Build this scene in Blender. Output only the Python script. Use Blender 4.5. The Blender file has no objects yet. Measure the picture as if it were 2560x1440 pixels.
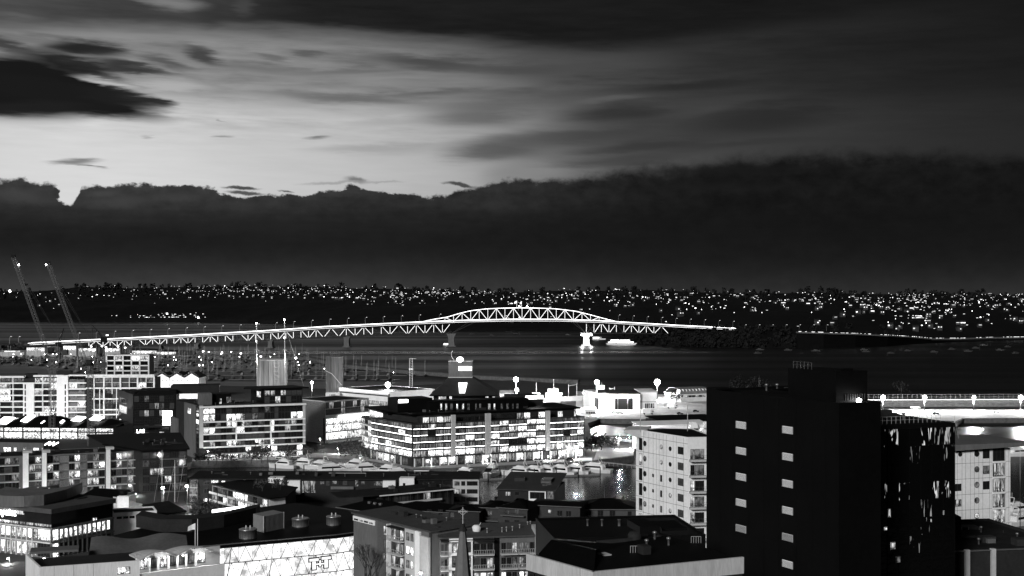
import bpy, math, random
from mathutils import Vector, noise
R = random.Random(7)
C = bpy.context.scene.collection
S = bpy.context.scene
F, HZ, H = 3200.0, 740.0, 80.0            # focal length in photo pixels, horizon row, eye height in metres

# ---------------------------------------------------------------- camera
cam = bpy.data.cameras.new('camera'); cam.lens = 45; cam.sensor_width = 36
cam.shift_y = (HZ - 720) / 2560; cam.clip_start = 1; cam.clip_end = 60000
co = bpy.data.objects.new('camera', cam); C.objects.link(co)
co.location = (0, 0, H); co.rotation_euler = (math.radians(90), 0, 0); S.camera = co
S.view_settings.view_transform = 'Standard'; S.view_settings.look = 'None'
S.view_settings.exposure = 0; S.view_settings.gamma = 1
S.cycles.sample_clamp_indirect = 3; S.cycles.max_bounces = 6; S.cycles.use_denoising = True

# ---------------------------------------------------------------- world: dusk sky with cloud banks
def lin(v): v /= 255.0; return v / 12.92 if v <= .04045 else ((v + .055) / 1.055) ** 2.4
def az(px): return math.atan((px - 1280) / F)
def el(px, py): x = (px - 1280) / F; return (HZ - py) / F / math.sqrt(1 + x * x)
wd = bpy.data.worlds.new('World'); S.world = wd; wd.use_nodes = True
nt = wd.node_tree; nt.nodes.clear(); N = nt.nodes; LK = nt.links.new
def nd(t, **k):
    n = N.new(t)
    for a, b in k.items(): setattr(n, a, b)
    return n
def mth(op, a, b=None, c=None, clamp=False):
    n = nd('ShaderNodeMath', operation=op, use_clamp=clamp)
    for i, v in enumerate((a, b, c)):
        if v is None: continue
        if isinstance(v, (int, float)): n.inputs[i].default_value = v
        else: LK(v, n.inputs[i])
    return n.outputs[0]
def comb(x, y, z=0.0):
    n = nd('ShaderNodeCombineXYZ')
    for i, v in enumerate((x, y, z)):
        if isinstance(v, (int, float)): n.inputs[i].default_value = v
        else: LK(v, n.inputs[i])
    return n.outputs[0]
def smooth(v, lo, hi, a=0.0, b=1.0):
    n = nd('ShaderNodeMapRange', interpolation_type='SMOOTHSTEP')
    LK(v, n.inputs[0])
    for i, q in enumerate((lo, hi, a, b)): n.inputs[i + 1].default_value = q
    return n.outputs[0]
def nz(vec, scale, detail=3, rough=.5):
    n = nd('ShaderNodeTexNoise'); n.inputs['Scale'].default_value = scale
    n.inputs['Detail'].default_value = detail; n.inputs['Roughness'].default_value = rough
    LK(vec, n.inputs['Vector']); return n.outputs['Fac']
def mixf(a, b, f):
    n = nd('ShaderNodeMix', data_type='FLOAT')
    for i, v in ((0, f), (2, a), (3, b)):
        if isinstance(v, (int, float)): n.inputs[i].default_value = v
        else: LK(v, n.inputs[i])
    return n.outputs[0]
def curve(v, pts):                         # pts in 0..1
    n = nd('ShaderNodeFloatCurve'); c = n.mapping.curves[0]
    while len(c.points) < len(pts): c.points.new(.5, .5)
    for p, q in zip(c.points, pts): p.location = q; p.handle_type = 'AUTO'
    n.mapping.update(); LK(v, n.inputs['Value']); return n.outputs[0]
tc = nd('ShaderNodeTexCoord'); sep = nd('ShaderNodeSeparateXYZ'); LK(tc.outputs['Generated'], sep.inputs[0])
dx, dy, dz = sep.outputs
U0 = mth('ARCTAN2', dx, dy)
V0 = mth('DIVIDE', dz, mth('MAXIMUM', mth('SQRT', mth('ADD', mth('MULTIPLY', dx, dx), mth('MULTIPLY', dy, dy))), .05))
st = comb(mth('MULTIPLY', U0, 9.0), mth('MULTIPLY', V0, 70.0), .3)         # long drawn-out streaks
stf = comb(mth('ADD', mth('MULTIPLY', U0, 26.0), mth('MULTIPLY', V0, 30.0)), mth('MULTIPLY', V0, 230.0), 2.3)
bil = comb(mth('MULTIPLY', U0, 60.0), mth('MULTIPLY', V0, 90.0), 5.1)      # billows on the low bank
n1 = mth('SUBTRACT', nz(st, 1.0, 4, .55), .5); n2 = mth('SUBTRACT', nz(stf, 1.0, 4, .6), .5)
n3 = mth('SUBTRACT', nz(bil, 1.0, 6, .62), .5)
U = mth('ADD', U0, mth('MULTIPLY', n2, .03)); V = mth('ADD', V0, mth('ADD', mth('MULTIPLY', n1, .013), mth('MULTIPLY', n2, .007)))
PV = comb(U, V)
un = mth('ADD', mth('MULTIPLY', U0, 1 / .8), .5)                             # azimuth -0.4..0.4 -> 0..1
def uq(px): return az(px) / .8 + .5
def glow(pts): return curve(un, [(uq(p), lin(v)) for p, v in pts])
base = glow([(-200, 200), (0, 205), (300, 208), (600, 197), (900, 184), (1130, 168), (1260, 138), (1400, 110), (1600, 84), (1900, 58), (2200, 42), (2560, 31), (2760, 28)])
vert = curve(mth('MULTIPLY', mth('ADD', V0, mth('ADD', mth('MULTIPLY', n1, .03), mth('MULTIPLY', n2, .012))), 4.0, clamp=True), [(0, 1), (.44, 1.0), (.53, .93), (.585, .74), (.63, .47), (.69, .40), (.76, .33), (.82, .34), (.9, .28), (1, .22)])
L = mth('MULTIPLY', base, vert)
wst = smooth(V0, .105, .16)                                                   # streaky veil in the upper part
L = mth('MULTIPLY', L, mth('ADD', 1.0, mth('MULTIPLY', mth('ADD', mth('MULTIPLY', n1, 1.5), mth('MULTIPLY', n2, 1.1)), mth('ADD', mth('MULTIPLY', wst, .8), .12))))
skyt = nd('ShaderNodeTexSky', sky_type='NISHITA'); skyt.sun_disc = False
skyt.sun_elevation = math.radians(.6); skyt.sun_rotation = math.radians(-24)
bw = nd('ShaderNodeRGBToBW'); LK(skyt.outputs[0], bw.inputs[0])
L = mth('ADD', L, mth('MULTIPLY', bw.outputs[0], .006))
def blob(L, px, py, a, b, rot, col, op=1.0, inner=.15, vec=None):
    m = nd('ShaderNodeMapping', vector_type='TEXTURE'); LK(vec or PV, m.inputs[0])
    m.inputs['Location'].default_value = (az(px), el(px, py), 0)
    m.inputs['Rotation'].default_value = (0, 0, math.radians(rot)); m.inputs['Scale'].default_value = (a / F, b / F, 1)
    ln = nd('ShaderNodeVectorMath', operation='LENGTH'); LK(m.outputs[0], ln.inputs[0])
    k = smooth(ln.outputs['Value'], 1.0, inner, 0.0, op)
    return mixf(L, lin(col), k)
for q in [(1000, 205, 460, 30, 0, 128, .4), (880, 244, 280, 20, -2, 88, .7), (640, 165, 240, 22, -4, 88, .5), (900, 175, 200, 12, 3, 84, .5), (1080, 232, 160, 10, 4, 80, .6), (620, 222, 160, 9, 2, 150, .5), (980, 196, 130, 8, 3, 140, .5), (1080, 156, 220, 26, -3, 66, .85), (930, 205, 160, 20, -4, 140, .5),
          (510, 138, 80, 28, -18, 58, .9), (410, 158, 90, 20, -14, 80, .85), (330, 176, 110, 16, -8, 60, .7), (765, 130, 66, 15, -10, 84, .8), (680, 137, 66, 13, -10, 95, .7), (1190, 290, 200, 40, 3, 88, .8), (1200, 262, 260, 20, 3, 92, .5),
          (1235, 375, 190, 44, 5, 80, .85), (950, 372, 260, 18, 0, 150, .6), (1000, 385, 150, 12, 2, 165, .5), (795, 345, 40, 6, 4, 118, .9), (562, 343, 36, 5, 0, 140, .8), (360, 346, 26, 5, 0, 165, .7), (185, 400, 80, 11, 2, 110, .85), (215, 413, 56, 6, -6, 110, .85), (556, 304, 18, 4, -12, 150, .7),
          (1330, 170, 240, 20, 0, 68, .8), (1450, 160, 380, 50, 0, 78, .5), (1755, 210, 280, 18, 3, 42, .9), (1560, 282, 240, 42, 2, 44, .85), (1905, 300, 280, 48, 3, 37, .75), (1700, 293, 160, 18, 11, 70, .75), (1520, 247, 130, 12, 5, 92, .7), (1830, 250, 220, 18, 4, 62, .5),
          (1430, 340, 260, 30, 3, 66, .6), (1320, 432, 150, 30, 5, 132, .85), (1620, 365, 240, 22, 4, 56, .7), (1900, 360, 300, 16, 3, 54, .6), (1560, 400, 260, 18, 4, 62, .6), (1640, 345, 480, 95, 3, 46, .55), (1240, 240, 260, 34, 2, 84, .35), (1180, 330, 150, 10, 2, 150, .5), (1000, 300, 200, 16, 2, 140, .35)]:
    L = blob(L, *q)
# upper cloud deck
edge = curve(un, [(uq(p), el(p, y) * 4) for p, y in [(-300, 60), (0, 74), (300, 78), (550, 80), (700, 84), (900, 96), (1100, 112), (1280, 120), (1500, 120), (1700, 108), (1900, 74), (2100, 40), (2300, 10), (2700, 0)]])
dck = smooth(mth('SUBTRACT', mth('ADD', V, mth('MULTIPLY', n1, .012)), mth('MULTIPLY', edge, .25)), -.006, .010)
dcol = glow([(-200, 80), (0, 76), (250, 64), (520, 60), (680, 40), (900, 33), (1500, 27), (2560, 25), (2760, 24)])
dcol = mth('MULTIPLY', dcol, mth('ADD', 1.0, mth('MULTIPLY', mth('ADD', n1, n2), .7)))
L = mixf(L, dcol, dck)
for q in [(430, 4, 110, 26, -3, 128, .85), (40, 42, 80, 14, 0, 100, .6), (530, 35, 60, 45, 40, 50, .6), (610, 15, 40, 40, 50, 78, .5), (60, 90, 220, 16, 0, 96, .6), (330, 92, 330, 16, 0, 140, .5)]:
    L = blob(L, *q)
# dark wedge-shaped cloud
for q in [(10, 105, 110, 26, -12, 52, .9), (190, 118, 150, 28, 2, 44, .95), (20, 220, 330, 92, 0, 25, 1, .62), (190, 160, 200, 28, -8, 28, .95, .3), (150, 240, 310, 44, -9, 27, 1, .5), (310, 243, 150, 26, -8, 31, .97, .3), (385, 254, 75, 13, -6, 42, .95, .3), (230, 122, 120, 24, -6, 36, .9, .3), (330, 168, 120, 16, -10, 48, .85, .3), (60, 275, 180, 24, 6, 32, .9, .4), (275, 206, 100, 13, -11, 186, .95), (420, 212, 140, 22, -5, 178, .8), (330, 190, 90, 12, -8, 150, .7)]:
    L = blob(L, *q)
# low cloud bank over the horizon
n4 = mth('SUBTRACT', nz(comb(mth('MULTIPLY', U0, 260.0), mth('MULTIPLY', V0, 330.0), 1.7), 1.0, 4, .6), .5)
UB = mth('ADD', U0, mth('MULTIPLY', n3, .012)); unb = mth('ADD', mth('MULTIPLY', UB, 1 / .8), .5)
eb = curve(unb, [(uq(p), el(p, y) * 8) for p, y in [(-300, 460), (0, 456), (50, 446), (80, 455), (115, 458), (143, 470), (152, 496), (170, 512), (192, 496), (205, 470), (240, 466), (340, 462), (450, 467), (530, 470), (556, 484), (590, 494), (650, 490), (700, 488), (780, 484), (850, 470), (885, 467), (930, 474), (1000, 485), (1050, 487), (1100, 492), (1150, 480), (1200, 468), (1240, 455), (1350, 450), (1480, 442), (1560, 426), (1700, 418), (1800, 407), (1900, 396), (2000, 390), (2300, 388), (2560, 396), (2800, 400)]])
soft = curve(un, [(0, .16), (uq(1200), .14), (uq(1700), .7), (1, .7)])
bank = mth('DIVIDE', mth('SUBTRACT', mth('MULTIPLY', eb, .125), mth('ADD', V0, mth('ADD', mth('MULTIPLY', n3, .016), mth('MULTIPLY', mth('MULTIPLY', n4, .0032), smooth(U0, .14, .0))))), mth('MULTIPLY', soft, .012))
bank = smooth(bank, -1.0, 1.0)
bl = [(0, 62), (.05, 56), (.1, 46), (.17, 33), (.25, 32), (.31, 42), (.36, 52), (.42, 58), (.6, 60), (1, 60)]
br = [(0, 46), (.05, 40), (.1, 32), (.18, 25), (.3, 22), (.42, 23), (.55, 24), (.7, 26), (1, 26)]
v4 = mth('MULTIPLY', mth('ADD', V0, mth('MULTIPLY', n1, .014)), 5.0, clamp=True)
k = curve(un, [(0, 0), (uq(500), 0.0), (uq(1200), .45), (uq(1900), 1), (1, 1)])
bcol = mixf(curve(v4, [(a, lin(b)) for a, b in bl]), curve(v4, [(a, lin(b)) for a, b in br]), k)
bcol = mth('MULTIPLY', bcol, mth('ADD', 1.0, mth('ADD', mth('MULTIPLY', n3, mth('ADD', .5, mth('MULTIPLY', smooth(V0, .05, .085), 1.1))), mth('MULTIPLY', n1, .6))))
L = mixf(L, bcol, bank)
PB = comb(UB, mth('ADD', V0, mth('MULTIPLY', n3, .006)))
for q in [(605, 469, 56, 6, -2, 62, .95, .4), (615, 482, 60, 7, -3, 56, .9, .4), (890, 450, 44, 11, -4, 112, .9, .2), (840, 456, 120, 5, 3, 150, .7, .2), (960, 454, 70, 4, 0, 150, .6, .2), (1150, 462, 52, 8, -9, 66, .95, .4), (715, 479, 30, 3, -4, 80, .9), (1830, 425, 300, 20, 0, 25, .8), (1800, 470, 300, 20, 0, 30, .4), (60, 492, 80, 26, -8, 68, .5), (300, 506, 120, 22, 4, 70, .5), (450, 492, 100, 14, 0, 66, .45), (260, 484, 50, 12, 6, 74, .45), (620, 512, 140, 14, 0, 54, .4), (870, 500, 90, 12, -3, 40, .5), (700, 560, 500, 26, 0, 33, .4)]:
    L = blob(L, *q, vec=PB)
hi = smooth(V0, .24, .5, 1.0, .0)
L = mixf(.007, L, hi); L = mixf(.008, L, smooth(V0, -.02, 0.0))
bg = nd('ShaderNodeBackground'); cc = comb(L, L, L); LK(cc, bg.inputs[0]); bg.inputs[1].default_value = 1.0
wo = nd('ShaderNodeOutputWorld'); LK(bg.outputs[0], wo.inputs[0])

# weak low sun lamp: the last afterglow and city glow coming from behind the viewer
sl = bpy.data.lights.new('sun', 'SUN'); sl.energy = 2.5; sl.angle = math.radians(10)
so = bpy.data.objects.new('sun', sl); C.objects.link(so)
so.rotation_euler = (math.radians(69), 0, math.radians(-27))

# ---------------------------------------------------------------- helpers
def P(px, py, D): return Vector(((px - 1280) * D / F, D, H - (py - HZ) * D / F))
def G(px, py, z=3.0): return P(px, py, (H - z) * F / (py - HZ))
def tag(o, label=None, cat=None, group=None, kind=None):
    for k, v in (('label', label), ('category', cat), ('group', group), ('kind', kind)):
        if v: o[k] = v
    return o
def thing(name, loc, label, cat, group=None):
    o = bpy.data.objects.new(name, None); C.objects.link(o); o.location = loc; o.empty_display_size = .5
    return tag(o, label, cat, group)
class MB:
    def __init__(s): s.v = []; s.f = []; s.m = []; s.sm = []
    def add(s, vs, fs, mi=0, sm=False):
        b = len(s.v); s.v += [tuple(v) for v in vs]
        for f in fs: s.f.append([b + i for i in f]); s.m.append(mi); s.sm.append(sm)
        return s
    def quad(s, a, b, c, d, mi=0): return s.add((a, b, c, d), ((0, 1, 2, 3),), mi)
    def hexa(s, p, mi=0): return s.add(p, ((0, 3, 2, 1), (4, 5, 6, 7), (0, 1, 5, 4), (1, 2, 6, 5), (2, 3, 7, 6), (3, 0, 4, 7)), mi)
    def box(s, x0, x1, y0, y1, z0, z1, mi=0): return s.hexa([(x0, y0, z0), (x1, y0, z0), (x1, y1, z0), (x0, y1, z0), (x0, y0, z1), (x1, y0, z1), (x1, y1, z1), (x0, y1, z1)], mi)
    def bar(s, p, q, r, n=4, r2=None, mi=0):
        p, q = Vector(p), Vector(q); d = q - p
        if d.length < 1e-6: return s
        d.normalize(); a = d.cross(Vector((0, 0, 1)) if abs(d.z) < .95 else Vector((1, 0, 0))).normalized(); b = d.cross(a); r2 = r if r2 is None else r2
        vs = []
        for c, rr in ((p, r), (q, r2)):
            for i in range(n):
                t = 2 * math.pi * (i + .5) / n; vs.append(c + a * math.cos(t) * rr + b * math.sin(t) * rr)
        fs = [(i, (i + 1) % n, n + (i + 1) % n, n + i) for i in range(n)] + [tuple(range(n))[::-1], tuple(range(n, 2 * n))]
        return s.add(vs, fs, mi, n > 5)
    def prism(s, pts, z0, z1, mi=0, top=None):
        n = len(pts); vs = [(p[0], p[1], z0) for p in pts] + [(p[0], p[1], z1) for p in pts]
        s.add(vs, [(i, (i + 1) % n, n + (i + 1) % n, n + i) for i in range(n)] + [tuple(range(n))[::-1]], mi)
        return s.add([(p[0], p[1], z1) for p in pts], [tuple(range(n))], mi if top is None else top)
    def lathe(s, c, prof, n=16, mi=0, sm=True):
        vs = []
        for r, z in prof:
            for i in range(n):
                t = 2 * math.pi * i / n; vs.append((c[0] + r * math.cos(t), c[1] + r * math.sin(t), c[2] + z))
        m = len(prof)
        for j in range(m - 1):
            pass
        s.add(vs, [(j * n + i, j * n + (i + 1) % n, (j + 1) * n + (i + 1) % n, (j + 1) * n + i) for j in range(m - 1) for i in range(n)], mi, sm)
        return s.add(vs[-n:], [tuple(range(n))], mi)
    def ball(s, c, r, mi=0, n=8):
        return s.lathe(c, [(r * math.sin(math.pi * k / 5) + .001, -r * math.cos(math.pi * k / 5)) for k in range(6)], n, mi)
    def build(s, name, mats, parent=None, loc=None):
        if not isinstance(mats, (list, tuple)): mats = [mats]
        if loc is None: loc = parent.location if parent and parent.parent is None else (Vector(s.v[0]) if s.v else Vector())
        if parent and parent.parent is not None: loc = parent.parent.location + parent.location
        loc = Vector(loc); me = bpy.data.meshes.new(name)
        me.from_pydata([(x - loc.x, y - loc.y, z - loc.z) for x, y, z in s.v], [], s.f)
        for m in mats: me.materials.append(m)
        if len(mats) > 1: me.polygons.foreach_set('material_index', s.m)
        if any(s.sm): me.polygons.foreach_set('use_smooth', s.sm)
        o = bpy.data.objects.new(name, me); C.objects.link(o)
        if parent: o.parent = parent; o.location = (0, 0, 0)
        else: o.location = loc
        return o
def dup(root, loc, rz=0.0, label=None, group=None, sc=None):
    r = root.copy(); C.objects.link(r); r.location = loc; r.rotation_euler = (0, 0, rz)
    if sc: r.scale = (sc, sc, sc) if isinstance(sc, (int, float)) else sc
    if label: r['label'] = label
    if group: r['group'] = group
    for ch in root.children:
        c = ch.copy(); C.objects.link(c); c.parent = r
        for g in ch.children: d = g.copy(); C.objects.link(d); d.parent = c
    return r

# ---------------------------------------------------------------- materials
def mat(name, col, rough=.7, var=.25, scale=.6, metal=0.0, emit=0.0, grain=None, bump=0.0, spec=.08):
    m = bpy.data.materials.new(name); m.use_nodes = True; t = m.node_tree; b = t.nodes['Principled BSDF']
    b.inputs['Base Color'].default_value = (col, col, col, 1); b.inputs['Roughness'].default_value = rough
    b.inputs['Metallic'].default_value = metal; b.inputs['Specular IOR Level'].default_value = spec
    if var:
        c = t.nodes.new('ShaderNodeTexCoord'); mp = t.nodes.new('ShaderNodeMapping'); n = t.nodes.new('ShaderNodeTexNoise'); n2 = t.nodes.new('ShaderNodeTexNoise')
        t.links.new(c.outputs['Object'], mp.inputs[0]); mp.inputs['Scale'].default_value = grain or (1, 1, 1)
        for q, s_ in ((n, scale), (n2, scale * 7)): t.links.new(mp.outputs[0], q.inputs['Vector']); q.inputs['Scale'].default_value = s_; q.inputs['Detail'].default_value = 5
        ad = t.nodes.new('ShaderNodeMath'); ad.operation = 'ADD'; t.links.new(n.outputs['Fac'], ad.inputs[0]); t.links.new(n2.outputs['Fac'], ad.inputs[1])
        r = t.nodes.new('ShaderNodeMapRange'); t.links.new(ad.outputs[0], r.inputs[0])
        r.inputs[1].default_value = .6; r.inputs[2].default_value = 1.4; r.inputs[3].default_value = col * (1 - var); r.inputs[4].default_value = min(.95, col * (1 + var))
        t.links.new(r.outputs[0], b.inputs['Base Color'])
        if bump:
            bp = t.nodes.new('ShaderNodeBump'); bp.inputs['Strength'].default_value = bump; t.links.new(n2.outputs['Fac'], bp.inputs['Height']); t.links.new(bp.outputs[0], b.inputs['Normal'])
    if emit:
        b.inputs['Emission Color'].default_value = (1, 1, 1, 1); b.inputs['Emission Strength'].default_value = emit
    return m
def lit(name, strength, lo, hi, floor=.02, sc=(.9, .9, .55), rnd=(.45, 1.3), sill=.9):
    """window glass with a lit room behind it: furniture, blinds and wall show as lighter and darker patches"""
    m = bpy.data.materials.new(name); m.use_nodes = True; t = m.node_tree; b = t.nodes['Principled BSDF']; A = t.nodes.new; K = t.links.new
    b.inputs['Base Color'].default_value = (.02, .02, .02, 1); b.inputs['Roughness'].default_value = .12
    c = A('ShaderNodeTexCoord'); oi = A('ShaderNodeObjectInfo'); mu = A('ShaderNodeMath'); mu.operation = 'MULTIPLY'; mu.inputs[1].default_value = 61.0
    K(oi.outputs['Random'], mu.inputs[0]); va = A('ShaderNodeVectorMath'); va.operation = 'ADD'; K(c.outputs['Object'], va.inputs[0]); K(mu.outputs[0], va.inputs[1])
    mp = A('ShaderNodeMapping'); mp.inputs['Scale'].default_value = sc; K(va.outputs[0], mp.inputs[0])
    n = A('ShaderNodeTexNoise'); n.inputs['Scale'].default_value = 1.0; n.inputs['Detail'].default_value = 4; n.inputs['Roughness'].default_value = .65; K(mp.outputs[0], n.inputs['Vector'])
    r = A('ShaderNodeMapRange'); K(n.outputs['Fac'], r.inputs[0])
    for i, v in enumerate((lo, hi, floor, 1.0)): r.inputs[i + 1].default_value = v
    gs = A('ShaderNodeSeparateXYZ'); K(c.outputs['Generated'], gs.inputs[0]); fz_ = A('ShaderNodeMapRange'); fz_.interpolation_type = 'SMOOTHSTEP'; K(gs.outputs[2], fz_.inputs[0])
    for i, v in enumerate((.55, .15, 0.0, 1.0)): fz_.inputs[i + 1].default_value = v
    n5 = A('ShaderNodeTexNoise'); n5.inputs['Scale'].default_value = 2.6; n5.inputs['Detail'].default_value = 3; K(va.outputs[0], n5.inputs['Vector']); f5 = A('ShaderNodeMapRange'); K(n5.outputs['Fac'], f5.inputs[0])
    for i, v in enumerate((.47, .53, 0.0, sill)): f5.inputs[i + 1].default_value = v
    dk = A('ShaderNodeMath'); dk.operation = 'MULTIPLY'; K(fz_.outputs[0], dk.inputs[0]); K(f5.outputs[0], dk.inputs[1])      # furniture and plants along the sill
    iv = A('ShaderNodeMath'); iv.operation = 'SUBTRACT'; iv.inputs[0].default_value = 1.0; K(dk.outputs[0], iv.inputs[1])
    pr = A('ShaderNodeMath'); pr.operation = 'MULTIPLY'; K(r.outputs[0], pr.inputs[0]); K(iv.outputs[0], pr.inputs[1]); out = pr.outputs[0]
    r2 = A('ShaderNodeMapRange'); K(oi.outputs['Random'], r2.inputs[0]); r2.inputs[3].default_value = rnd[0] * strength; r2.inputs[4].default_value = rnd[1] * strength
    e = A('ShaderNodeMath'); e.operation = 'MULTIPLY'; K(out, e.inputs[0]); K(r2.outputs[0], e.inputs[1])
    b.inputs['Emission Color'].default_value = (1, 1, 1, 1); K(e.outputs[0], b.inputs['Emission Strength'])
    return m
white = mat('white_render', .84, .8, .12, .25); pale = mat('pale_panel', .5, .7, .15, .2); grey = mat('grey_concrete', .13, .85, .25, .2, grain=(1, 1, .25))
dgrey = mat('dark_grey_cladding', .025, .7, .3, .3); dark = mat('dark_roofing', .018, .85, .5, .35); black = mat('black_cladding', .003, .6, .4, .2, spec=.12)
asph = mat('asphalt', .06, .85, .3, .15); paving = mat('paving', .32, .8, .25, .3); metal = mat('grey_metal', .3, .4, .2, 1, .7); dmetal = mat('dark_metal', .05, .5, .3, 1, .4)
steel = mat('ribbed_steel', .45, .35, .2, .8, .8); glassk = mat('dark_glass', .015, .06, .3, .15, spec=.8); glassg = mat('grey_glass', .07, .08, .5, .25, spec=.9)
leaf = mat('foliage', .07, .8, .6, 1.5); bark = mat('bark', .08, .9, .4, 2); hillm = mat('hill_scrub', .006, .95, .5, .01); seawall = mat('rock_wall', .10, .9, .6, .5, bump=.5)
boatw = mat('white_gelcoat', .75, .3, .06, .5, spec=.5); seam = mat('panel_joint', .04, .9, 0); gravel = mat('yard_concrete', .45, .85, .3, .08)
litL = lit('lit_window_bright', 2.6, .36, .55, .05); litM = lit('lit_window', 1.3, .38, .62, .015); litD = lit('dim_window', .28, .4, .7, .02); litS = lit('streaked_window', .8, .42, .6, .02, (2.4, 2.4, .3))
shop = lit('shop_window', 2.6, .38, .56, .02, (1.1, 1.1, 1.1)); hall = lit('glass_hall', 1.6, .36, .54, .34, (.35, .35, .45), (.75, 1.25), 0)
blind = lit('half_drawn_blind', .42, .42, .66, .02, (2.2, 2.2, .25), (.3, 1.4)); glowm = mat('lamp_glow', .8, .5, 0, emit=30); glowlo = mat('soft_glow', .8, .5, 0, emit=5); led = mat('line_glow', .8, .5, 0, emit=3.2)
glowdim = mat('dim_glow', .8, .5, 0, emit=1.6)
signm = mat('lit_sign', .8, .5, 0, emit=9)
farl = mat('far_lamp', .8, .5, 0, emit=26); farw = mat('far_window', .8, .5, 0, emit=5)
for q, lo_, hi_ in ((farl, 1.5, 6), (farw, .12, 1.9)):
    t = q.node_tree; oi = t.nodes.new('ShaderNodeObjectInfo'); gm = t.nodes.new('ShaderNodeNewGeometry'); ad = t.nodes.new('ShaderNodeMath'); ad.operation = 'ADD'; fr_ = t.nodes.new('ShaderNodeMath'); fr_.operation = 'FRACT'
    t.links.new(oi.outputs['Random'], ad.inputs[0]); t.links.new(gm.outputs['Random Per Island'], ad.inputs[1]); t.links.new(ad.outputs[0], fr_.inputs[0])
    r = t.nodes.new('ShaderNodeMapRange'); t.links.new(fr_.outputs[0], r.inputs[0]); r.inputs[3].default_value = lo_; r.inputs[4].default_value = hi_; t.links.new(r.outputs[0], t.nodes['Principled BSDF'].inputs['Emission Strength'])
WM = {'K': glassk, 'G': glassg, 'L': litL, 'M': litM, 'D': litD, 'S': litS, 'B': blind, 'H': shop}
def pick(w, r=R): return WM[w[r.randrange(len(w))]]

# ---------------------------------------------------------------- facades
class Wall:
    """a vertical facade from photo column pa at distance da to column pb at distance db; s runs along it, y runs into the building"""
    def __init__(s, pa, da, pb, db, root=None):
        s.o = Vector(((pa - 1280) * da / F, da)); e = Vector(((pb - 1280) * db / F, db)); s.len = (e - s.o).length
        s.u = (e - s.o) / s.len; s.n = Vector((s.u.y, -s.u.x)); s.root = root; s.ang = math.atan2(s.u.y, s.u.x)
    def hit(s, px):
        k = (px - 1280) / F; t = (s.u.x * s.o.y - s.u.y * s.o.x) / (s.u.x - s.u.y * k); return t
    def s_(s, px):
        t = s.hit(px); return (Vector(((px - 1280) / F * t, t)) - s.o).dot(s.u)
    def z_(s, px, py): return H - (py - HZ) * s.hit(px) / F
    def pt(s, a, y, z): q = s.o + s.u * a - s.n * y; return Vector((q.x, q.y, z))
    def box(s, mb, s0, s1, y0, y1, z0, z1, mi=0):
        return mb.hexa([s.pt(s0, y0, z0), s.pt(s1, y0, z0), s.pt(s1, y1, z0), s.pt(s0, y1, z0), s.pt(s0, y0, z1), s.pt(s1, y0, z1), s.pt(s1, y1, z1), s.pt(s0, y1, z1)], mi)
    def foot(s, d, e0=0.0, e1=0.0, f=0.0): return [s.pt(-e0, -f, 0), s.pt(s.len + e1, -f, 0), s.pt(s.len + e1, d, 0), s.pt(-e0, d, 0)]
    def part(s, name, mt, *boxes):
        mb = MB()
        for b in boxes: s.box(mb, *b)
        return mb.build(name, mt, s.root)
    def ppart(s, name, mt, px0, py0, px1, py1, out, inn=.0, pr=None):
        """one box given by photo columns and rows"""
        return s.part(name, mt, (s.s_(px0), s.s_(px1), -out, inn, s.z_(px0, py1), s.z_(px0, py0)))
WREG = {}
def win(W, s0, s1, z0, z1, mt, name='window', fr=None, mull=0, fw=.07, trans=0, out=0.0):
    WREG.setdefault(W.root.name, []).append((W, s0, s1, z0, z1, mt, name, fr or dmetal, mull, fw, trans, out))
def pwin(W, px0, py0, px1, py1, mt, **k): win(W, W.s_(px0), W.s_(px1), W.z_(px0, py1), W.z_(px0, py0), mt, **k)
WMESH = {}
def wgeo(w, h, mull, fw, trans):
    mb = MB(); mb.box(0, w, -.03, .05, 0, h, 0)
    for x in [0, w - fw] + [w * (i + 1) / (mull + 1) - fw / 2 for i in range(mull)]: mb.box(x, x + fw, -.08, -.0305, 0, h, 1)
    for z in [0, h - fw] + [h * (i + 1) / (trans + 1) - fw / 2 for i in range(trans)]: mb.box(fw, w - fw, -.078, -.031, z, z + fw, 1)
    return mb
def place_windows():
    for rn, lst in WREG.items():
        lst.sort(key=lambda q: -(q[2] - q[1]) * (q[4] - q[3]))
        cnt = {}; rest = {}
        for q in lst:
            W, s0, s1, z0, z1, mt, name, fr, mull, fw, trans, out = q
            w, h = s1 - s0, z1 - z0
            if w < .05 or h < .05: continue
            cnt[name] = cnt.get(name, 0) + 1
            if cnt[name] > 100: rest.setdefault(name, []).append(q); continue
            k = (round(w, 2), round(h, 2), mull, fw, trans, mt.name, fr.name)
            if k not in WMESH:
                mb = wgeo(k[0], k[1], mull, fw, trans); me = bpy.data.meshes.new(name)
                me.from_pydata(mb.v, [], mb.f); me.materials.append(mt); me.materials.append(fr); me.polygons.foreach_set('material_index', mb.m); WMESH[k] = me
            o = bpy.data.objects.new(name, WMESH[k]); C.objects.link(o); o.parent = W.root
            o.location = W.pt(s0, -out, z0) - W.root.location; o.rotation_euler = (0, 0, W.ang)
        for name, ql in rest.items():
            mb = MB(); ms = []
            for W, s0, s1, z0, z1, mt, nm, fr, mull, fw, trans, out in ql:
                for m_ in (mt, fr):
                    if m_ not in ms: ms.append(m_)
                g = wgeo(s1 - s0, z1 - z0, mull, fw, trans)
                for f_, i in zip(g.f, g.m): mb.add([W.pt(s0 + g.v[j][0], g.v[j][1] - out, z0 + g.v[j][2]) for j in f_], [range(4)], ms.index(fr if i else mt))
            tag(mb.build(name, ms, ql[0][0].root), kind='stuff')
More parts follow.
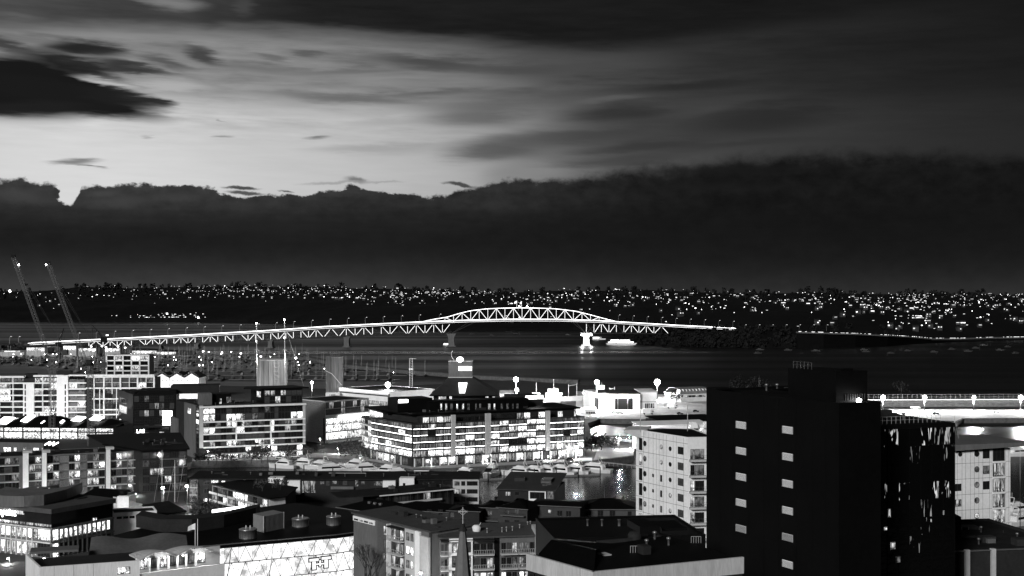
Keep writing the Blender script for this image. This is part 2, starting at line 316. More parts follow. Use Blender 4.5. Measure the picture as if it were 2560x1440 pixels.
def block(W, d, z0, z1, wm, rm=None, par=.6, name='walls', foot=None):
    fp = foot or W.foot(d); mb = MB(); mb.prism(fp, z0, z1 - par); mb.build(name, wm, W.root)
    c = sum((Vector(p[:2]) for p in fp), Vector((0, 0))) / len(fp)
    out = [c + (Vector(p[:2]) - c) * 1.002 for p in fp]; inn = [c + (Vector(p[:2]) - c).normalized() * max(.2, (Vector(p[:2]) - c).length - .5) for p in fp]
    MB().prism(inn, z1 - par - .1, z1 - par + .08).build('roof', rm or dark, W.root)
    if par > .15:
        mb = MB(); n = len(fp)
        for i in range(n):
            j = (i + 1) % n; a, b, c2, d2 = out[i], out[j], inn[j], inn[i]
            mb.hexa([(a.x, a.y, z1 - par + .002), (b.x, b.y, z1 - par + .002), (c2.x, c2.y, z1 - par + .002), (d2.x, d2.y, z1 - par + .002), (a.x, a.y, z1), (b.x, b.y, z1), (c2.x, c2.y, z1), (d2.x, d2.y, z1)])
        mb.build('parapet', wm, W.root)
    return fp
def lamp_light(parent, loc, watts, rad=.4):
    l = bpy.data.lights.new('lamp_light', 'POINT'); l.energy = watts; l.shadow_soft_size = rad
    o = bpy.data.objects.new('lamp_light', l); C.objects.link(o); o.parent = parent; o.location = Vector(loc) - Vector(parent.location); return o

# ---------------------------------------------------------------- water and land
wm = bpy.data.materials.new('harbour_water'); wm.use_nodes = True; t = wm.node_tree; b = t.nodes['Principled BSDF']; A = t.nodes.new; K = t.links.new
b.inputs['Base Color'].default_value = (.010, .010, .010, 1); b.inputs['IOR'].default_value = 1.22
c = A('ShaderNodeTexCoord'); sx = A('ShaderNodeSeparateXYZ'); K(c.outputs['Object'], sx.inputs[0])
def wnz(sc, det):
    mp = A('ShaderNodeMapping'); n = A('ShaderNodeTexNoise'); K(c.outputs['Object'], mp.inputs[0]); mp.inputs['Scale'].default_value = sc; K(mp.outputs[0], n.inputs['Vector']); n.inputs['Scale'].default_value = 1; n.inputs['Detail'].default_value = det; return n.outputs['Fac']
def wmr(v, *q):
    m = A('ShaderNodeMapRange'); m.interpolation_type = 'SMOOTHSTEP'; K(v, m.inputs[0])
    for i, x in enumerate(q): m.inputs[i + 1].default_value = x
    return m.outputs[0]
def wm_(op, a, b_):
    m = A('ShaderNodeMath'); m.operation = op
    for i, v in enumerate((a, b_)):
        if isinstance(v, float): m.inputs[i].default_value = v
        else: K(v, m.inputs[i])
    return m.outputs[0]
strk = wnz((.0007, .010, 1), 2)
yy = wm_('ADD', sx.outputs[1], wm_('MULTIPLY', wnz((.004, .0, 1), 2), 60.0))
band = wm_('MULTIPLY', wmr(yy, 1800.0, 1838.0, 0.0, 1.0), wmr(yy, 1868.0, 1900.0, 1.0, 0.0))           # ruffled tide line in front of the bridge
band = wm_('MULTIPLY', band, wmr(sx.outputs[0], 150.0, 420.0, 1.0, .15))
rough = wm_('SUBTRACT', wm_('ADD', wmr(strk, .36, .66, .31, .46), wm_('ADD', wmr(sx.outputs[1], 820.0, 900.0, -.08, 0.0), wmr(sx.outputs[1], 630.0, 670.0, -.03, 0.0))), wm_('MULTIPLY', band, wmr(wnz((.003, .0, 1), 3), .3, .7, .13, .22)))
K(rough, b.inputs['Roughness'])
mb = MB(); mb.quad((-9000, 20, 0), (9000, 20, 0), (9000, 14000, 0), (-9000, 14000, 0)); tag(mb.build('water', wm, loc=(0, 0, 0)), kind='structure')
def land(name, pts, z0=-3, z1=3, m=asph, side=seawall):
    mb = MB(); mb.prism([(p.x, p.y) for p in pts], z0, z1, 1, 0); return tag(mb.build(name, [m, side], loc=(0, 0, 0)), kind='structure')
land('ground', [Vector((-160, 40, 0)), Vector((220, 40, 0)), G(3100, 1350), G(2500, 1345), G(2300, 1300), G(1600, 1256), G(1205, 1262), G(1190, 1196), G(470, 1192), G(-400, 1195), Vector((-400, 420, 0))])
land('quay', [G(-600, 1166), G(470, 1158), G(480, 1154), G(700, 1150.5), G(770, 1144), G(890, 1149), G(935, 1156), G(1031, 1176), G(1250, 1165.5), G(1480, 1153), G(1584, 1140), G(1590, 1108), G(1500, 1098), G(1480, 1086), G(1470, 1058), G(1500, 1047), G(1770, 1050), G(2395, 1054), G(2410, 1046), G(2900, 1043), G(2900, 1027), G(2200, 1020), G(1900, 990), G(1700, 968), G(1440, 962), G(1290, 950), G(1060, 962), G(900, 975), G(500, 962), G(-700, 930)])
land('bayside_land', [G(-400, 884), G(300, 884), G(480, 888), G(490, 878), G(330, 868), G(90, 858), G(-400, 851)])
land('outer_wharf', [G(1780, 1007), G(2900, 1006), G(2900, 1001), G(1780, 1000)], m=gravel)
land('breakwater', [G(760, 893), G(860, 913), G(1000, 926), G(1200, 941), G(1445, 952), G(1450, 949), G(1210, 937), G(1000, 922), G(870, 909), G(770, 890)], -3, 3.5, seawall)
# lit yard surfaces and road, thin sheets on the land
def sheet(name, pts, m, z): 
    mb = MB(); mb.prism([(p.x, p.y) for p in pts], z - .05, z); return tag(mb.build(name, m, loc=(0, 0, 0)), kind='structure')
sheet('yard_pavement', [G(1440, 1046), G(1768, 1049), G(2390, 1052), G(2405, 1045.5), G(2900, 1042), G(2900, 1029), G(2200, 1023), G(1900, 1000), G(1768, 990), G(1440, 978)], gravel, 3.004)
sheet('quay_pavement', [G(480, 1153), G(700, 1149.5), G(770, 1143), G(890, 1148), G(935, 1154), G(1031, 1174), G(1250, 1164), G(1480, 1152), G(1480, 1144), G(1250, 1157), G(1031, 1167), G(930, 1146), G(890, 1136), G(770, 1132), G(480, 1146)], paving, 3.004)
sheet('promontory_pavement', [G(1484, 1150), G(1582, 1138), G(1588, 1110), G(1502, 1100)], paving, 3.004)
sheet('street', [G(280, 1330), G(440, 1322), G(520, 1288), G(480, 1284), G(280, 1306)], paving, 3.004)

# ---------------------------------------------------------------- far shore
def lerp(pts, x):
    if x <= pts[0][0]: return pts[0][1]
    for (a, b), (c, d) in zip(pts, pts[1:]):
        if x <= c: return b + (d - b) * (x - a) / (c - a)
    return pts[-1][1]
ridge = [(-300, 730), (0, 727), (120, 729), (200, 719), (350, 721), (480, 717), (600, 714), (740, 717), (900, 722), (1100, 727), (1300, 731), (1420, 726), (1600, 726), (1800, 733), (2000, 732), (2250, 736), (2560, 738), (2900, 739)]
shore = [(-300, 804), (560, 806), (700, 809), (850, 816), (1000, 825), (1150, 828), (1450, 826), (1530, 838), (1600, 862), (1700, 869), (2000, 870), (2180, 866), (2300, 858), (2560, 848), (2900, 842)]
def tz(px, t):
    """far terrain: t = 0 shore, 1 ridge -> (distance, height)"""
    ds = H * F / (lerp(shore, px) - HZ); dr = 4900.0; D = ds + (dr - ds) * t
    zr = H + (HZ - lerp(ridge, px)) * dr / F; w = min(1, max(0, (px - 700) / 700)); h = zr * (.62 * t ** .45 + .38 * t) * (1 - w) + zr * (.42 * min(1, t * 7) ** .6 + .58 * t ** .9) * w
    x = (px - 1280) * D / F
    h += (noise.noise((x * .004, D * .004, 1)) * 9 + noise.noise((x * .02, D * .02, 4)) * 3.5) * min(1, t * 6) * (1 if t < .97 else .5)
    return D, max(h, 0) if t > 0 else -2
mb = MB(); NX, NT = 260, 44; ts = [0] + [.004 * (k + 1) ** 1.0 for k in range(3)] + [.012 + .988 * (k / 39) ** 1.3 for k in range(1, 40)] + [1.25]
vs = []
for j, q in enumerate(ts):
    for i in range(NX + 1):
        px = -350 + 3300 * i / NX; D, z = tz(px, min(q, 1.0))
        if q > 1: D *= 1.3; z = -20
        vs.append(((px - 1280) * D / F, D, z))
mb.add(vs, [(j * (NX + 1) + i, j * (NX + 1) + i + 1, (j + 1) * (NX + 1) + i + 1, (j + 1) * (NX + 1) + i) for j in range(len(ts) - 1) for i in range(NX)], 0, True)
tag(mb.build('far_hills', hillm, loc=(0, 0, 0)), kind='structure')
# wooded skyline and slopes: clumps of leaf faces, nobody could count the trees
rt = random.Random(3); mb = MB()
def clump(x, y, z, r, h, n, rr, w=.35):
    for _ in range(n):
        a = rr.random() * 6.283; e = rr.random() ** .5; u = rr.random()
        c = Vector((x + math.cos(a) * r * e * (1 - .5 * u), y + math.sin(a) * r * e * (1 - .5 * u), z + h * u)); s_ = r * w * (.6 + rr.random() * .8)
        d = Vector((rr.uniform(-1, 1), rr.uniform(-1, 1), rr.uniform(-.6, 1))).normalized(); a1 = d.orthogonal().normalized() * s_; b1 = d.cross(a1).normalized() * s_
        mb.quad(c - a1, c - b1 * .8, c + a1, c + b1 * .8)
for i in range(620):
    px = -150 + rt.random() * 2900; q = 1 - (rt.random() ** 2.2) * .5; D, z = tz(px, q); s_ = (rt.random() ** 2.5) * 13 + 5
    clump((px - 1280) * D / F, D, z - 2, s_ * .8, s_ * (1.2 + .3 * rt.random()), 26, rt)
for i in range(330):
    px = rt.choice((rt.uniform(1530, 2250), rt.uniform(1560, 1900))); q = rt.random() ** 2 * .06; D, z = tz(px, q); s_ = rt.uniform(4, 8)
    clump((px - 1280) * D / F, D, z - 1, s_, s_ * 1.3, 26, rt)
tag(mb.build('hill_trees', mat('dark_foliage', .012, .9, .5, .3), loc=(0, 0, 0)), kind='stuff')

rl = random.Random(11)
def town(px_w):
    """a point on the far slopes, denser towards the ridge as in the photo"""
    while True:
        px = rl.uniform(-20, 2580); t_ = 1 - rl.random() ** (1.25 if px < 1250 else .72) * (.97 if px > 1250 else .78)
        y = HZ - (tz(px, t_)[1] - H) * F / tz(px, t_)[0]
        p = .25 if px < 240 else .5 if px < 470 else 1.0
        if 150 < px < 900 and y > 752: p *= .06
        if 900 <= px < 1250 and y > 770: p *= .4
        if 1480 < px < 2000 and t_ < .10: p *= .05
        if 1400 < px < 1500 and y > 760: p *= .3
        if px > 2150: p *= 1.5
        if rl.random() < p / 1.5: return px, t_
hm = mat('house_wall', .05, .8, .3, .2); hr = mat('house_roof', .02, .8, .3, .2)
def mk_house(nm, k):
    mb = MB(); w, d, h = 11, 9, 5.5; mb.box(-w / 2, w / 2, -d / 2, d / 2, -4, h, 0)
    mb.add([(-w / 2 - .4, -d / 2 - .4, h), (w / 2 + .4, -d / 2 - .4, h), (w / 2 + .4, d / 2 + .4, h), (-w / 2 - .4, d / 2 + .4, h), (-w / 2 - .4, 0, h + 3), (w / 2 + .4, 0, h + 3)], ((0, 1, 5, 4), (2, 3, 4, 5), (1, 2, 5), (3, 0, 4), (3, 2, 1, 0)), 1)
    for x0, x1, z0, z1 in ([(-4.6, -1.2, 1, 3.4)], [(-4, -1.6, 3, 4.8), (1.5, 4.3, 3, 4.8)], [(-5, 4.6, 2.6, 4.4)], [(.5, 3, .8, 3)])[k]: mb.box(x0, x1, -d / 2 - .06, -d / 2 + .1, z0, z1, 2)
    return mb.build('house', [hm, hr, farw], loc=(0, 0, 0))
hp = [mk_house('house', k) for k in range(4)]
HL = ['small house on the far hillside with one lit window', 'small house on the far hillside with two lit windows', 'house on the far hillside with a long lit window', 'house on the far hillside with a single low lit window']
for o, l_ in zip(hp, HL): tag(o, l_, 'house', 'houses on the far hillside: ' + l_)
used = [0] * 4
def put_house(px, t_):
    k = rl.randrange(4); D, z = tz(px, t_); loc = ((px - 1280) * D / F, D, z + 2.5)
    if not used[k]: used[k] = 1; o = hp[k]; o.location = loc
    else: o = hp[k].copy(); C.objects.link(o); o.location = loc
    o.rotation_euler = (0, 0, rl.uniform(-.5, .5)); s_ = rl.uniform(.5, .95); o.scale = (s_, s_, s_)
for i in range(290): put_house(*town(0))
mb = MB(); mb.bar((0, 0, 0), (0, 0, 9), .12); mb.bar((0, 0, 9), (0, -1.6, 9.3), .08); mb.ball((0, -1.6, 9.1), 1.05, 1)
fl = tag(mb.build('street_lamp', [dmetal, farl], loc=(0, 0, 0)), 'street lamp shining on the dark far hillside', 'street lamp', 'street lamps on the far hillside')
for i in range(230):
    px, t_ = town(0); D, z = tz(px, t_); o = fl if i == 0 else fl.copy()
    if i: C.objects.link(o)
    o.location = ((px - 1280) * D / F, D, z + .5); s_ = rl.choice((.45, .5, .6, .7, .9, 1.5)); o.scale = (s_, s_, 1)
mb = MB()
for i in range(560):
    px, t_ = town(0); D, z = tz(px, t_); x = (px - 1280) * D / F; w = rl.uniform(.3, 1.7); h = rl.uniform(.4, 1.1); z += rl.uniform(4, 9); mb.box(x - w, x + w, D - 2, D, z, z + h)
for cx, cy, sx, sy, n_ in ((2285, 752, 32, 16, 44), (1105, 737, 22, 7, 26), (1000, 738, 30, 4, 22), (400, 795, 90, 6, 60), (2290, 800, 25, 4, 22), (1075, 735, 40, 3, 14), (560, 730, 90, 7, 30), (700, 728, 110, 9, 40)):
    for i in range(n_):
        px = rl.gauss(cx, sx * .6); py = rl.gauss(cy, sy * .6)
        for k in range(60):
            D, z = tz(px, k / 60)
            if HZ - (z - H) * F / D <= py + .5: break
        x = (px - 1280) * D / F; w = rl.uniform(.4, 2.2); h = rl.uniform(.5, 1.6); mb.box(x - w, x + w, D - 5, D - 3, z + 3, z + 3 + h)
tag(mb.build('town_lights', farw, loc=(0, 0, 0)), kind='stuff')

# ---------------------------------------------------------------- harbour bridge
def bD(px): return 1900 + (px - 100) * 210 / 1730
deck = [(60, 860), (80, 858.5), (480, 838.5), (667, 828), (810, 818), (960, 810.5), (1070, 805.5), (1180, 801.5), (1290, 799.5), (1400, 800), (1500, 803), (1556, 806.5), (1699, 815), (1814, 820.5), (1840, 822)]
arch = [(1050, 806), (1080, 799), (1119, 792.5), (1147, 784), (1176, 776.8), (1217, 772), (1260, 770.2), (1300, 769.6), (1345, 770.2), (1390, 772), (1439, 778), (1472, 786), (1509, 796), (1545, 805)]
lowc = [(300, 866), (480, 859), (667, 851.5), (855, 841.5), (960, 838), (1120, 834), (1160, 812)]
lowr = [(1440, 815), (1466, 834), (1560, 833), (1700, 836)]
def bp_(px, py, off=0.0): q = P(px, py, bD(px)); return Vector((q.x, q.y + off, q.z))
br = thing('harbour_bridge', (P(1128, 868, bD(1128)).x, bD(1128), 0), 'long steel harbour bridge with a lit arch truss and glowing lines for its traffic trails', 'bridge')
pxs = list(range(70, 1841, 10))
road = MB(); rail = MB(); trail2 = MB(); trail3 = MB(); gird = MB()
for a, b in zip(pxs, pxs[1:]):
    A, B = bp_(a, lerp(deck, a)), bp_(b, lerp(deck, b))
    road.hexa([A + Vector((0, 0, -2.2)), B + Vector((0, 0, -2.2)), B + Vector((0, 16, -2.2)), A + Vector((0, 16, -2.2)), A + Vector((0, 0, -.4)), B + Vector((0, 0, -.4)), B + Vector((0, 16, -.4)), A + Vector((0, 16, -.4))])
    rail.bar(A + Vector((0, -.3, .6)), B + Vector((0, -.3, .6)), .36); trail2.bar(A + Vector((0, -.35, -1.9)), B + Vector((0, -.35, -1.9)), .3)
    trail3.bar(A + Vector((0, 15, 1.0)), B + Vector((0, 15, 1.0)), .4)
road.build('road_deck', grey, br); rail.build('light_line', led, br); trail3.build('light_line', led, br); trail2.build('light_line', glowdim, br)  # glowing deck lines added in place of traffic light trails
webl = mat('web_light_tube', .8, .5, 0, emit=1.7)
tl = MB(); k = 0
def truss(x0, x1, low, step, litp):
    """web under the deck: chord, verticals, diagonals; the front web carries light tubes"""
    global k
    n_ = int(round((x1 - x0) / step)); xs = [x0 + (x1 - x0) * i / n_ for i in range(n_ + 1)]
    for off in (0, 16):
        for i, (a, b) in enumerate(zip(xs, xs[1:])):
            A, B = bp_(a, lerp(deck, a) + 3, off), bp_(b, lerp(deck, b) + 3, off); a2, b2 = bp_(a, lerp(low, a), off), bp_(b, lerp(low, b), off)
            gird.bar(a2, b2, .75); gird.bar(A, B, .7); gird.bar(A, a2, .4); gird.bar(A if i % 2 == 0 else a2, b2 if i % 2 == 0 else B, .45)
            gird.bar(A, bp_(b, lerp(low, b), off), .22)
            if off == 0:
                v = Vector((0, -.8, 0)); f = lambda p, q, u: p + (q - p) * u + v
                if litp(i, a): tl.bar(f(A, a2, .18), f(A, a2, .85), .34)
                if litp(i + 1, a): p, q = (A, b2) if i % 2 == 0 else (B, a2); tl.bar(f(p, q, .16), f(p, q, .88), .37)
rb = random.Random(2)
truss(205, 488, lowc, 17.6, lambda i, a: rb.random() < .82); truss(488, 866, lowc, 18.9, lambda i, a: rb.random() < .9); truss(866, 1128, lowc, 21.8, lambda i, a: rb.random() < .9)
truss(1466, 1672, lowr, 19.5, lambda i, a: rb.random() < .85)
gird.build('truss_girder', dmetal, br); tl.build('light_tube', webl, br)
# arch over the main span
ar = MB(); al = MB(); aw = MB(); al2 = MB()
ax = [1055 + 10.7 * i for i in range(46)]
for a, b in zip(ax, ax[1:]):
    for off in (0, 15):
        A, B = bp_(a, lerp(arch, a), off), bp_(b, lerp(arch, b), off); ar.bar(A, B, .8)
        if off == 0: al.bar(A + Vector((0, -.9, 0)), B + Vector((0, -.9, 0)), .55)
        else: al2.bar(A + Vector((0, .9, .3)), B + Vector((0, .9, .3)), .3)
    A, B = bp_(a, lerp(arch, a), 0), bp_(a, lerp(arch, a), 15); ar.bar(A, B, .3)
nodes = [1112.5 + 21.4 * i for i in range(19)]
for i, a in enumerate(nodes):
    for off in (0, 15):
        T, B = bp_(a, lerp(arch, a), off), bp_(a, lerp(deck, a), off); ar.bar(T, B, .45)
        if off == 0: aw.bar(T + Vector((0, -.9, 0)), B + Vector((0, -.9, 0)), .32)
        if i + 1 < len(nodes):
            c_ = nodes[i + 1]; T2, B2 = bp_(c_, lerp(arch, c_), off), bp_(c_, lerp(deck, c_), off); p, q = (B, T2) if i % 2 == 1 else (T, B2)
            ar.bar(p, q, .4)
            if off == 0: aw.bar(p + Vector((0, -.9, 0)), q + Vector((0, -.9, 0)), .4)
            else: aw.bar(p, q, .16)
ar.build('arch_truss', dmetal, br); al.build('light_line', led, br); al2.build('light_line', led, br); aw.build('light_tube', webl, br)
mb = MB()
for a, b, y0, y1 in ((1128, 1185, 834, 806), (1128, 1175, 834, 803), (1440, 1466, 806, 834), (1428, 1466, 803, 834), (1466, 1490, 834, 809)): mb.bar(bp_(a, y0), bp_(b, y1), .6); mb.bar(bp_(a, y0, 15), bp_(b, y1, 15), .6)
mb.build('pier_bracket', dmetal, br)
def pier(px, ytop, w, flare, m=grey):
    D = bD(px); x = P(px, 0, D).x; zt = P(px, ytop, D).z; mb = MB()
    prof = [(0, 1.15), (.12, 1.0), (.55, .86), (.8, 1.0), (1, flare)]
    for off in (2, 11):
        for (f0, w0), (f1, w1) in zip(prof, prof[1:]):
            a, c2 = w * w0 / 2, w * w1 / 2; z0, z1 = zt * f0, zt * f1; dd = 2.6
            mb.hexa([(x - a, D + off - dd, z0), (x + a, D + off - dd, z0), (x + a, D + off + dd, z0), (x - a, D + off + dd, z0), (x - c2, D + off - dd, z1), (x + c2, D + off - dd, z1), (x + c2, D + off + dd, z1), (x - c2, D + off + dd, z1)])
    mb.box(x - w * .75, x + w * .75, D - 2, D + 16, -3, 1.2)
    return mb.build('pier', m, br)
for px, yt, w in ((491, 858, 6), (675, 850, 7), (866, 841, 8.5)): pier(px, yt, w, 1.35)
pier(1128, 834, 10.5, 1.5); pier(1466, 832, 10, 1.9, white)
for px, yt in ((330, 864), (400, 862), (1690, 836), (1745, 838), (1790, 836)): pier(px, yt, 3.2, 1.1)
# floodlights on the northern main pier
for dx_ in (-7.5, 7.5):
    q = bp_(1466, 838); f = thing('floodlight', (q.x + dx_, q.y - 6, q.z + 1), 'floodlight glowing on the %s shoulder of the brightly lit bridge pier' % ('city side' if dx_ < 0 else 'hill side'), 'floodlight', 'pier floodlights')
    m_ = MB(); m_.ball((q.x + dx_, q.y - 6, q.z + 1), 2.0); m_.build('lens', glowlo, f); m_ = MB(); m_.box(q.x + dx_ - 1.2, q.x + dx_ + 1.2, q.y - 4.8, q.y - 3, q.z - .5, q.z + 2); m_.build('housing', dmetal, f)
    lamp_light(f, (q.x + dx_, q.y - 9, q.z - 8), 9000, 2)
# lamp posts along the deck
def post(h=11.0):
    o = thing('bridge_lamp', (0, 0, 0), 'slim lamp post on the edge of the long bridge deck', 'lamp post', 'lamp posts along the bridge deck')
    m_ = MB(); m_.bar((0, 0, 0), (0, 0, h), .28, 4, .2); m_.bar((0, 0, h), (1.8, 0, h + .9), .2); m_.build('pole', metal, o); m_ = MB(); m_.box(1.5, 2.9, -.35, .35, h + .8, h + 1.15); m_.build('lamp_head', glowdim, o); return o
lp = post(); first = True
for px in [24, 46, 94] + [142 + 45.2 * i for i in range(21)] + [1097] + [1548 + 36 * i for i in range(9)] + [1862 + 34 * i for i in range(7)]:
    q = bp_(px, lerp(deck, px), 15) if 80 < px < 1845 else P(px, 861 if px < 80 else 830, 1950 if px < 80 else 2120)
    if first: lp.location = q; first = False
    else: dup(lp, q)
for px, l_ in ((1292, 'tall white flag on the crown of the bridge arch'), (1304, 'smaller white flag beside the tall one on the bridge arch')):
    q = bp_(px, 769.5, 7); f = thing('flagpole', q, l_, 'flag'); h = 11.5 if px < 1300 else 10.5
    m_ = MB(); m_.bar(q, q + Vector((0, 0, h)), .22); m_.build('pole', glowdim, f)
    m_ = MB(); vs = []
    for i in range(7):
        for j in (0, 1): vs.append(q + Vector((-i * .62 if px < 1300 else -i * .42, .25 * math.sin(i * 1.3), h - .2 - j * 3.0 - i * .32)))
    m_.add(vs, [(2 * i, 2 * i + 1, 2 * i + 3, 2 * i + 2) for i in range(6)]); m_.build('flag', glowdim, f)  # flag and pole glow themselves in place of light falling on them
for px in (1298, 1318):
    q = bp_(px, 768, 0); f = thing('beacon', q, 'bright beacon lamp on the bridge arch %s' % ('between the two flags' if px < 1300 else 'just past the flags'), 'lamp'); m_ = MB(); m_.ball(q + Vector((0, -1, 1.2)), 1.1); m_.build('lens', glowm, f); m_ = MB(); m_.box(q.x - .6, q.x + .6, q.y - 1.6, q.y - .4, q.z - .5, q.z + .3); m_.build('bracket', dmetal, f)
q = bp_(1385, 803, -2); g_ = thing('maintenance_gantry', q, 'dark maintenance gantry hung under the arch span of the bridge', 'gantry'); m_ = MB(); m_.box(q.x - 8, q.x + 8, q.y, q.y + 18, q.z - 2.5, q.z - .3); m_.build('platform', black, g_); m_ = MB(); [m_.bar((q.x + i * 4 - 8, q.y, q.z - .3), (q.x + i * 4 - 8, q.y, q.z + 1.6), .2) for i in range(5)]; m_.build('hanger', dmetal, g_)
# approach viaduct beyond the headland, right of the bridge
va = thing('approach_viaduct', P(2150, 850, 2200), 'low lit motorway causeway crossing the bay beyond the dark headland', 'viaduct')
ap = [(1995, 829.5, 1955), (2060, 831.5, 1962), (2140, 834, 1985), (2220, 838, 2030), (2290, 842.5, 2130), (2330, 846, 2170), (2400, 846, 2215), (2480, 843.5, 2270), (2560, 842.5, 2310), (2660, 842, 2330)]
m_ = MB(); m2 = MB(); m3 = MB()
for (a, ya, da), (b, yb, db) in zip(ap, ap[1:]):
    A, B = P(a, ya, da), P(b, yb, db); m_.hexa([A + Vector((0, 0, -2)), B + Vector((0, 0, -2)), B + Vector((0, 14, -2)), A + Vector((0, 14, -2)), A, B, B + Vector((0, 14, 0)), A + Vector((0, 14, 0))]); 
    nn = max(3, int((B - A).length / 9))
    for j_ in range(nn):
        if rb.random() < .75: m2.bar(A + (B - A) * (j_ + .1) / nn + Vector((0, -.3, .5)), A + (B - A) * (j_ + .25 + .7 * rb.random()) / nn + Vector((0, -.3, .5)), rb.uniform(.2, .5))
    if a < 2300:
        v = Vector((0, 3, 0)); w = Vector((0, 12, 0)); z_ = lambda p: Vector((p.x, p.y, -2)); m3.hexa([z_(A + v), z_(B + v), z_(B + w), z_(A + w), A + v - Vector((0, 0, 2)), B + v - Vector((0, 0, 2)), B + w - Vector((0, 0, 2)), A + w - Vector((0, 0, 2))])
m_.build('road_deck', grey, va); m2.build('light_line', glowdim, va); m3.build('embankment', black, va)

# ---------------------------------------------------------------- buildings: helpers
def bld(name, label, pa, da, pb, db, cat='building', z=3.0, group=None):
    W = Wall(pa, da, pb, db); W.root = thing(name, (W.o.x, W.o.y, z), label, cat, group); return W
def sub(W, pa, da, pb, db): return Wall(pa, da, pb, db, W.root)
def grid(W, xs, ys, ref, wts, gap=.0, mull=0, lits={}, name='window', rnd=R, trans=0, fw=.07, out=0.0, fr=None):
    """windows in every cell between columns xs (photo px) and rows ys (photo py at column ref)"""
    for j, (a, b) in enumerate(ys):
        z1, z0 = W.z_(ref, a), W.z_(ref, b)
        for i, (p, q) in enumerate(xs):
            w = lits.get((j, i), None) or wts
            win(W, W.s_(p) + gap, W.s_(q) - gap, z0 + gap, z1 - gap, pick(w, rnd), name=name, mull=mull, trans=trans, fw=fw, out=out, fr=fr)
def split(a, b, n, gap=0.0): w = (b - a) / n; return [(a + i * w + gap, a + (i + 1) * w - gap) for i in range(n)]
def pairs(l, g=0.0): return [(a + g, b - g) for a, b in zip(l, l[1:])]
def hbars(W, name, m, x0, x1, ys, ref, th, out, inn=0.0):
    """one part per horizontal band (slab, balcony edge, fascia)"""
    for y in ys: z = W.z_(ref, y); W.part(name, m, (W.s_(x0), W.s_(x1), -out, inn, z - th / 2, z + th / 2))
def vbars(W, name, m, xs, y0, y1, ref, w, out, inn=0.0):
    for x in xs: a = W.s_(x); W.part(name, m, (a - w / 2, a + w / 2, -out, inn, W.z_(ref, y1), W.z_(ref, y0)))
def rail(W, x0, x1, z, h=1.0, out=1.4, n=6, m=None):
    mb = MB(); a, b = W.s_(x0), W.s_(x1); W.box(mb, a, b, -out, -out + .05, z + h - .06, z + h)
    for i in range(n + 1): s = a + (b - a) * i / n; W.box(mb, s - .03, s + .03, -out, -out + .05, z, z + h)
    mb.build('balcony_rail', m or metal, W.root)
def roofbox(W, name, m, px0, py0, px1, py1, inn, d):
    """a box standing back on the roof of W, given by its front face in the photo"""
    q = Wall(px0, W.hit(px0) + inn, px1, W.hit(px1) + inn, W.root)
    return q, q.part(name, m, (0, q.len, 0, d, q.z_(px0, py1), q.z_(px0, py0)))
def zpx(py, D): return H - (py - HZ) * D / F

# ---- A: long white-framed apartment block, far left
r = random.Random(21)
A = bld('apartment_block', 'long apartment block with white grid frames and lit flats behind the two tall cranes', -60, 772, 386, 776)
block(A, 16, 3, zpx(946, 772), dgrey, dark, .3)
Y = [957.5, 972.5, 988, 1003, 1017, 1031, 1046]; YR = pairs([943] + Y, 1.2)
grid(A, split(-40, 60, 3), YR, 30, 'KKKKGDDML', .1, 2, rnd=r); grid(A, split(87, 145, 3), YR, 100, 'KKKGDDMML', .1, 1, rnd=r); grid(A, split(173, 214, 2), YR, 200, 'KGKDKDML', .1, 2, rnd=r)
for x0, x1 in ((-60, 62), (86, 145), (172, 216)): hbars(A, 'balcony_slab', white, x0, x1, Y, 60, .75, 1.5)
hbars(A, 'roof_beam', white, -60, 62, [942], 30, 1.0, 1.5, 2); hbars(A, 'roof_beam', white, 85, 158, [939.5], 100, 1.0, 1.5, 2); hbars(A, 'roof_beam', white, 172, 386, [938.5], 100, .8, 1.0, 2)
for x0, y0, x1 in ((60, 956, 87), (144, 938, 172)): A.ppart('stair_tower', white, x0, y0, x1, 1062, 1.7, 3)
A.ppart('roof_screen', dgrey, 140, 927, 176, 957, -2, 5); A.ppart('roof_screen', dark, 60, 934, 86, 956, -2, 6)
vbars(A, 'column', white, [0, 34, 108, 128], 942, 1050, 60, .4, 1.5)
for k in range(7):
    z = A.z_(200, Y[k]); A.part('louvre', pale, *[(A.s_(175), A.s_(213), -1.45, -1.35, z + .5 + .5 * i, z + .62 + .5 * i) for i in range(4)])
for x in (66, 166):
    for k in range(1, 7): pwin(A, x - 2, Y[k - 1] + 3, x + 1, Y[k] - 1, glassk, name='slot_window', out=1.72)
grid(A, pairs([238, 260, 281, 302, 324, 345, 366, 386]), pairs([943, 956, 969]), 300, 'KKGDDML', .15, 2, rnd=r)
grid(A, pairs([238, 260, 281, 302]), pairs([970, 983, 997, 1010, 1024, 1036, 1048]), 300, 'KKGGDDM', .15, 1, rnd=r); grid(A, pairs([302, 324, 345, 366]), pairs([970, 983]), 300, 'KGDK', .15, 1, rnd=r)
vbars(A, 'column', white, [236, 261, 302, 345, 386], 941, 1055, 300, .8, 1.3); hbars(A, 'balcony_slab', white, 216, 386, [942, 970], 300, .8, 1.3); hbars(A, 'balcony_slab', white, 232, 297, [997, 1024, 1036], 260, .7, 1.3)
vbars(A, 'column', white, [281, 324, 366], 943, 985, 300, .35, .9); vbars(A, 'column', white, [250, 292], 970, 1045, 300, .35, .9); hbars(A, 'glazing_bar', pale, 238, 386, [956], 300, .3, .6)
Q = sub(A, 265, 784, 373, 785); Q.part('penthouse', dgrey, (0, Q.len, 0, 12, zpx(940, 784), zpx(887, 784)))
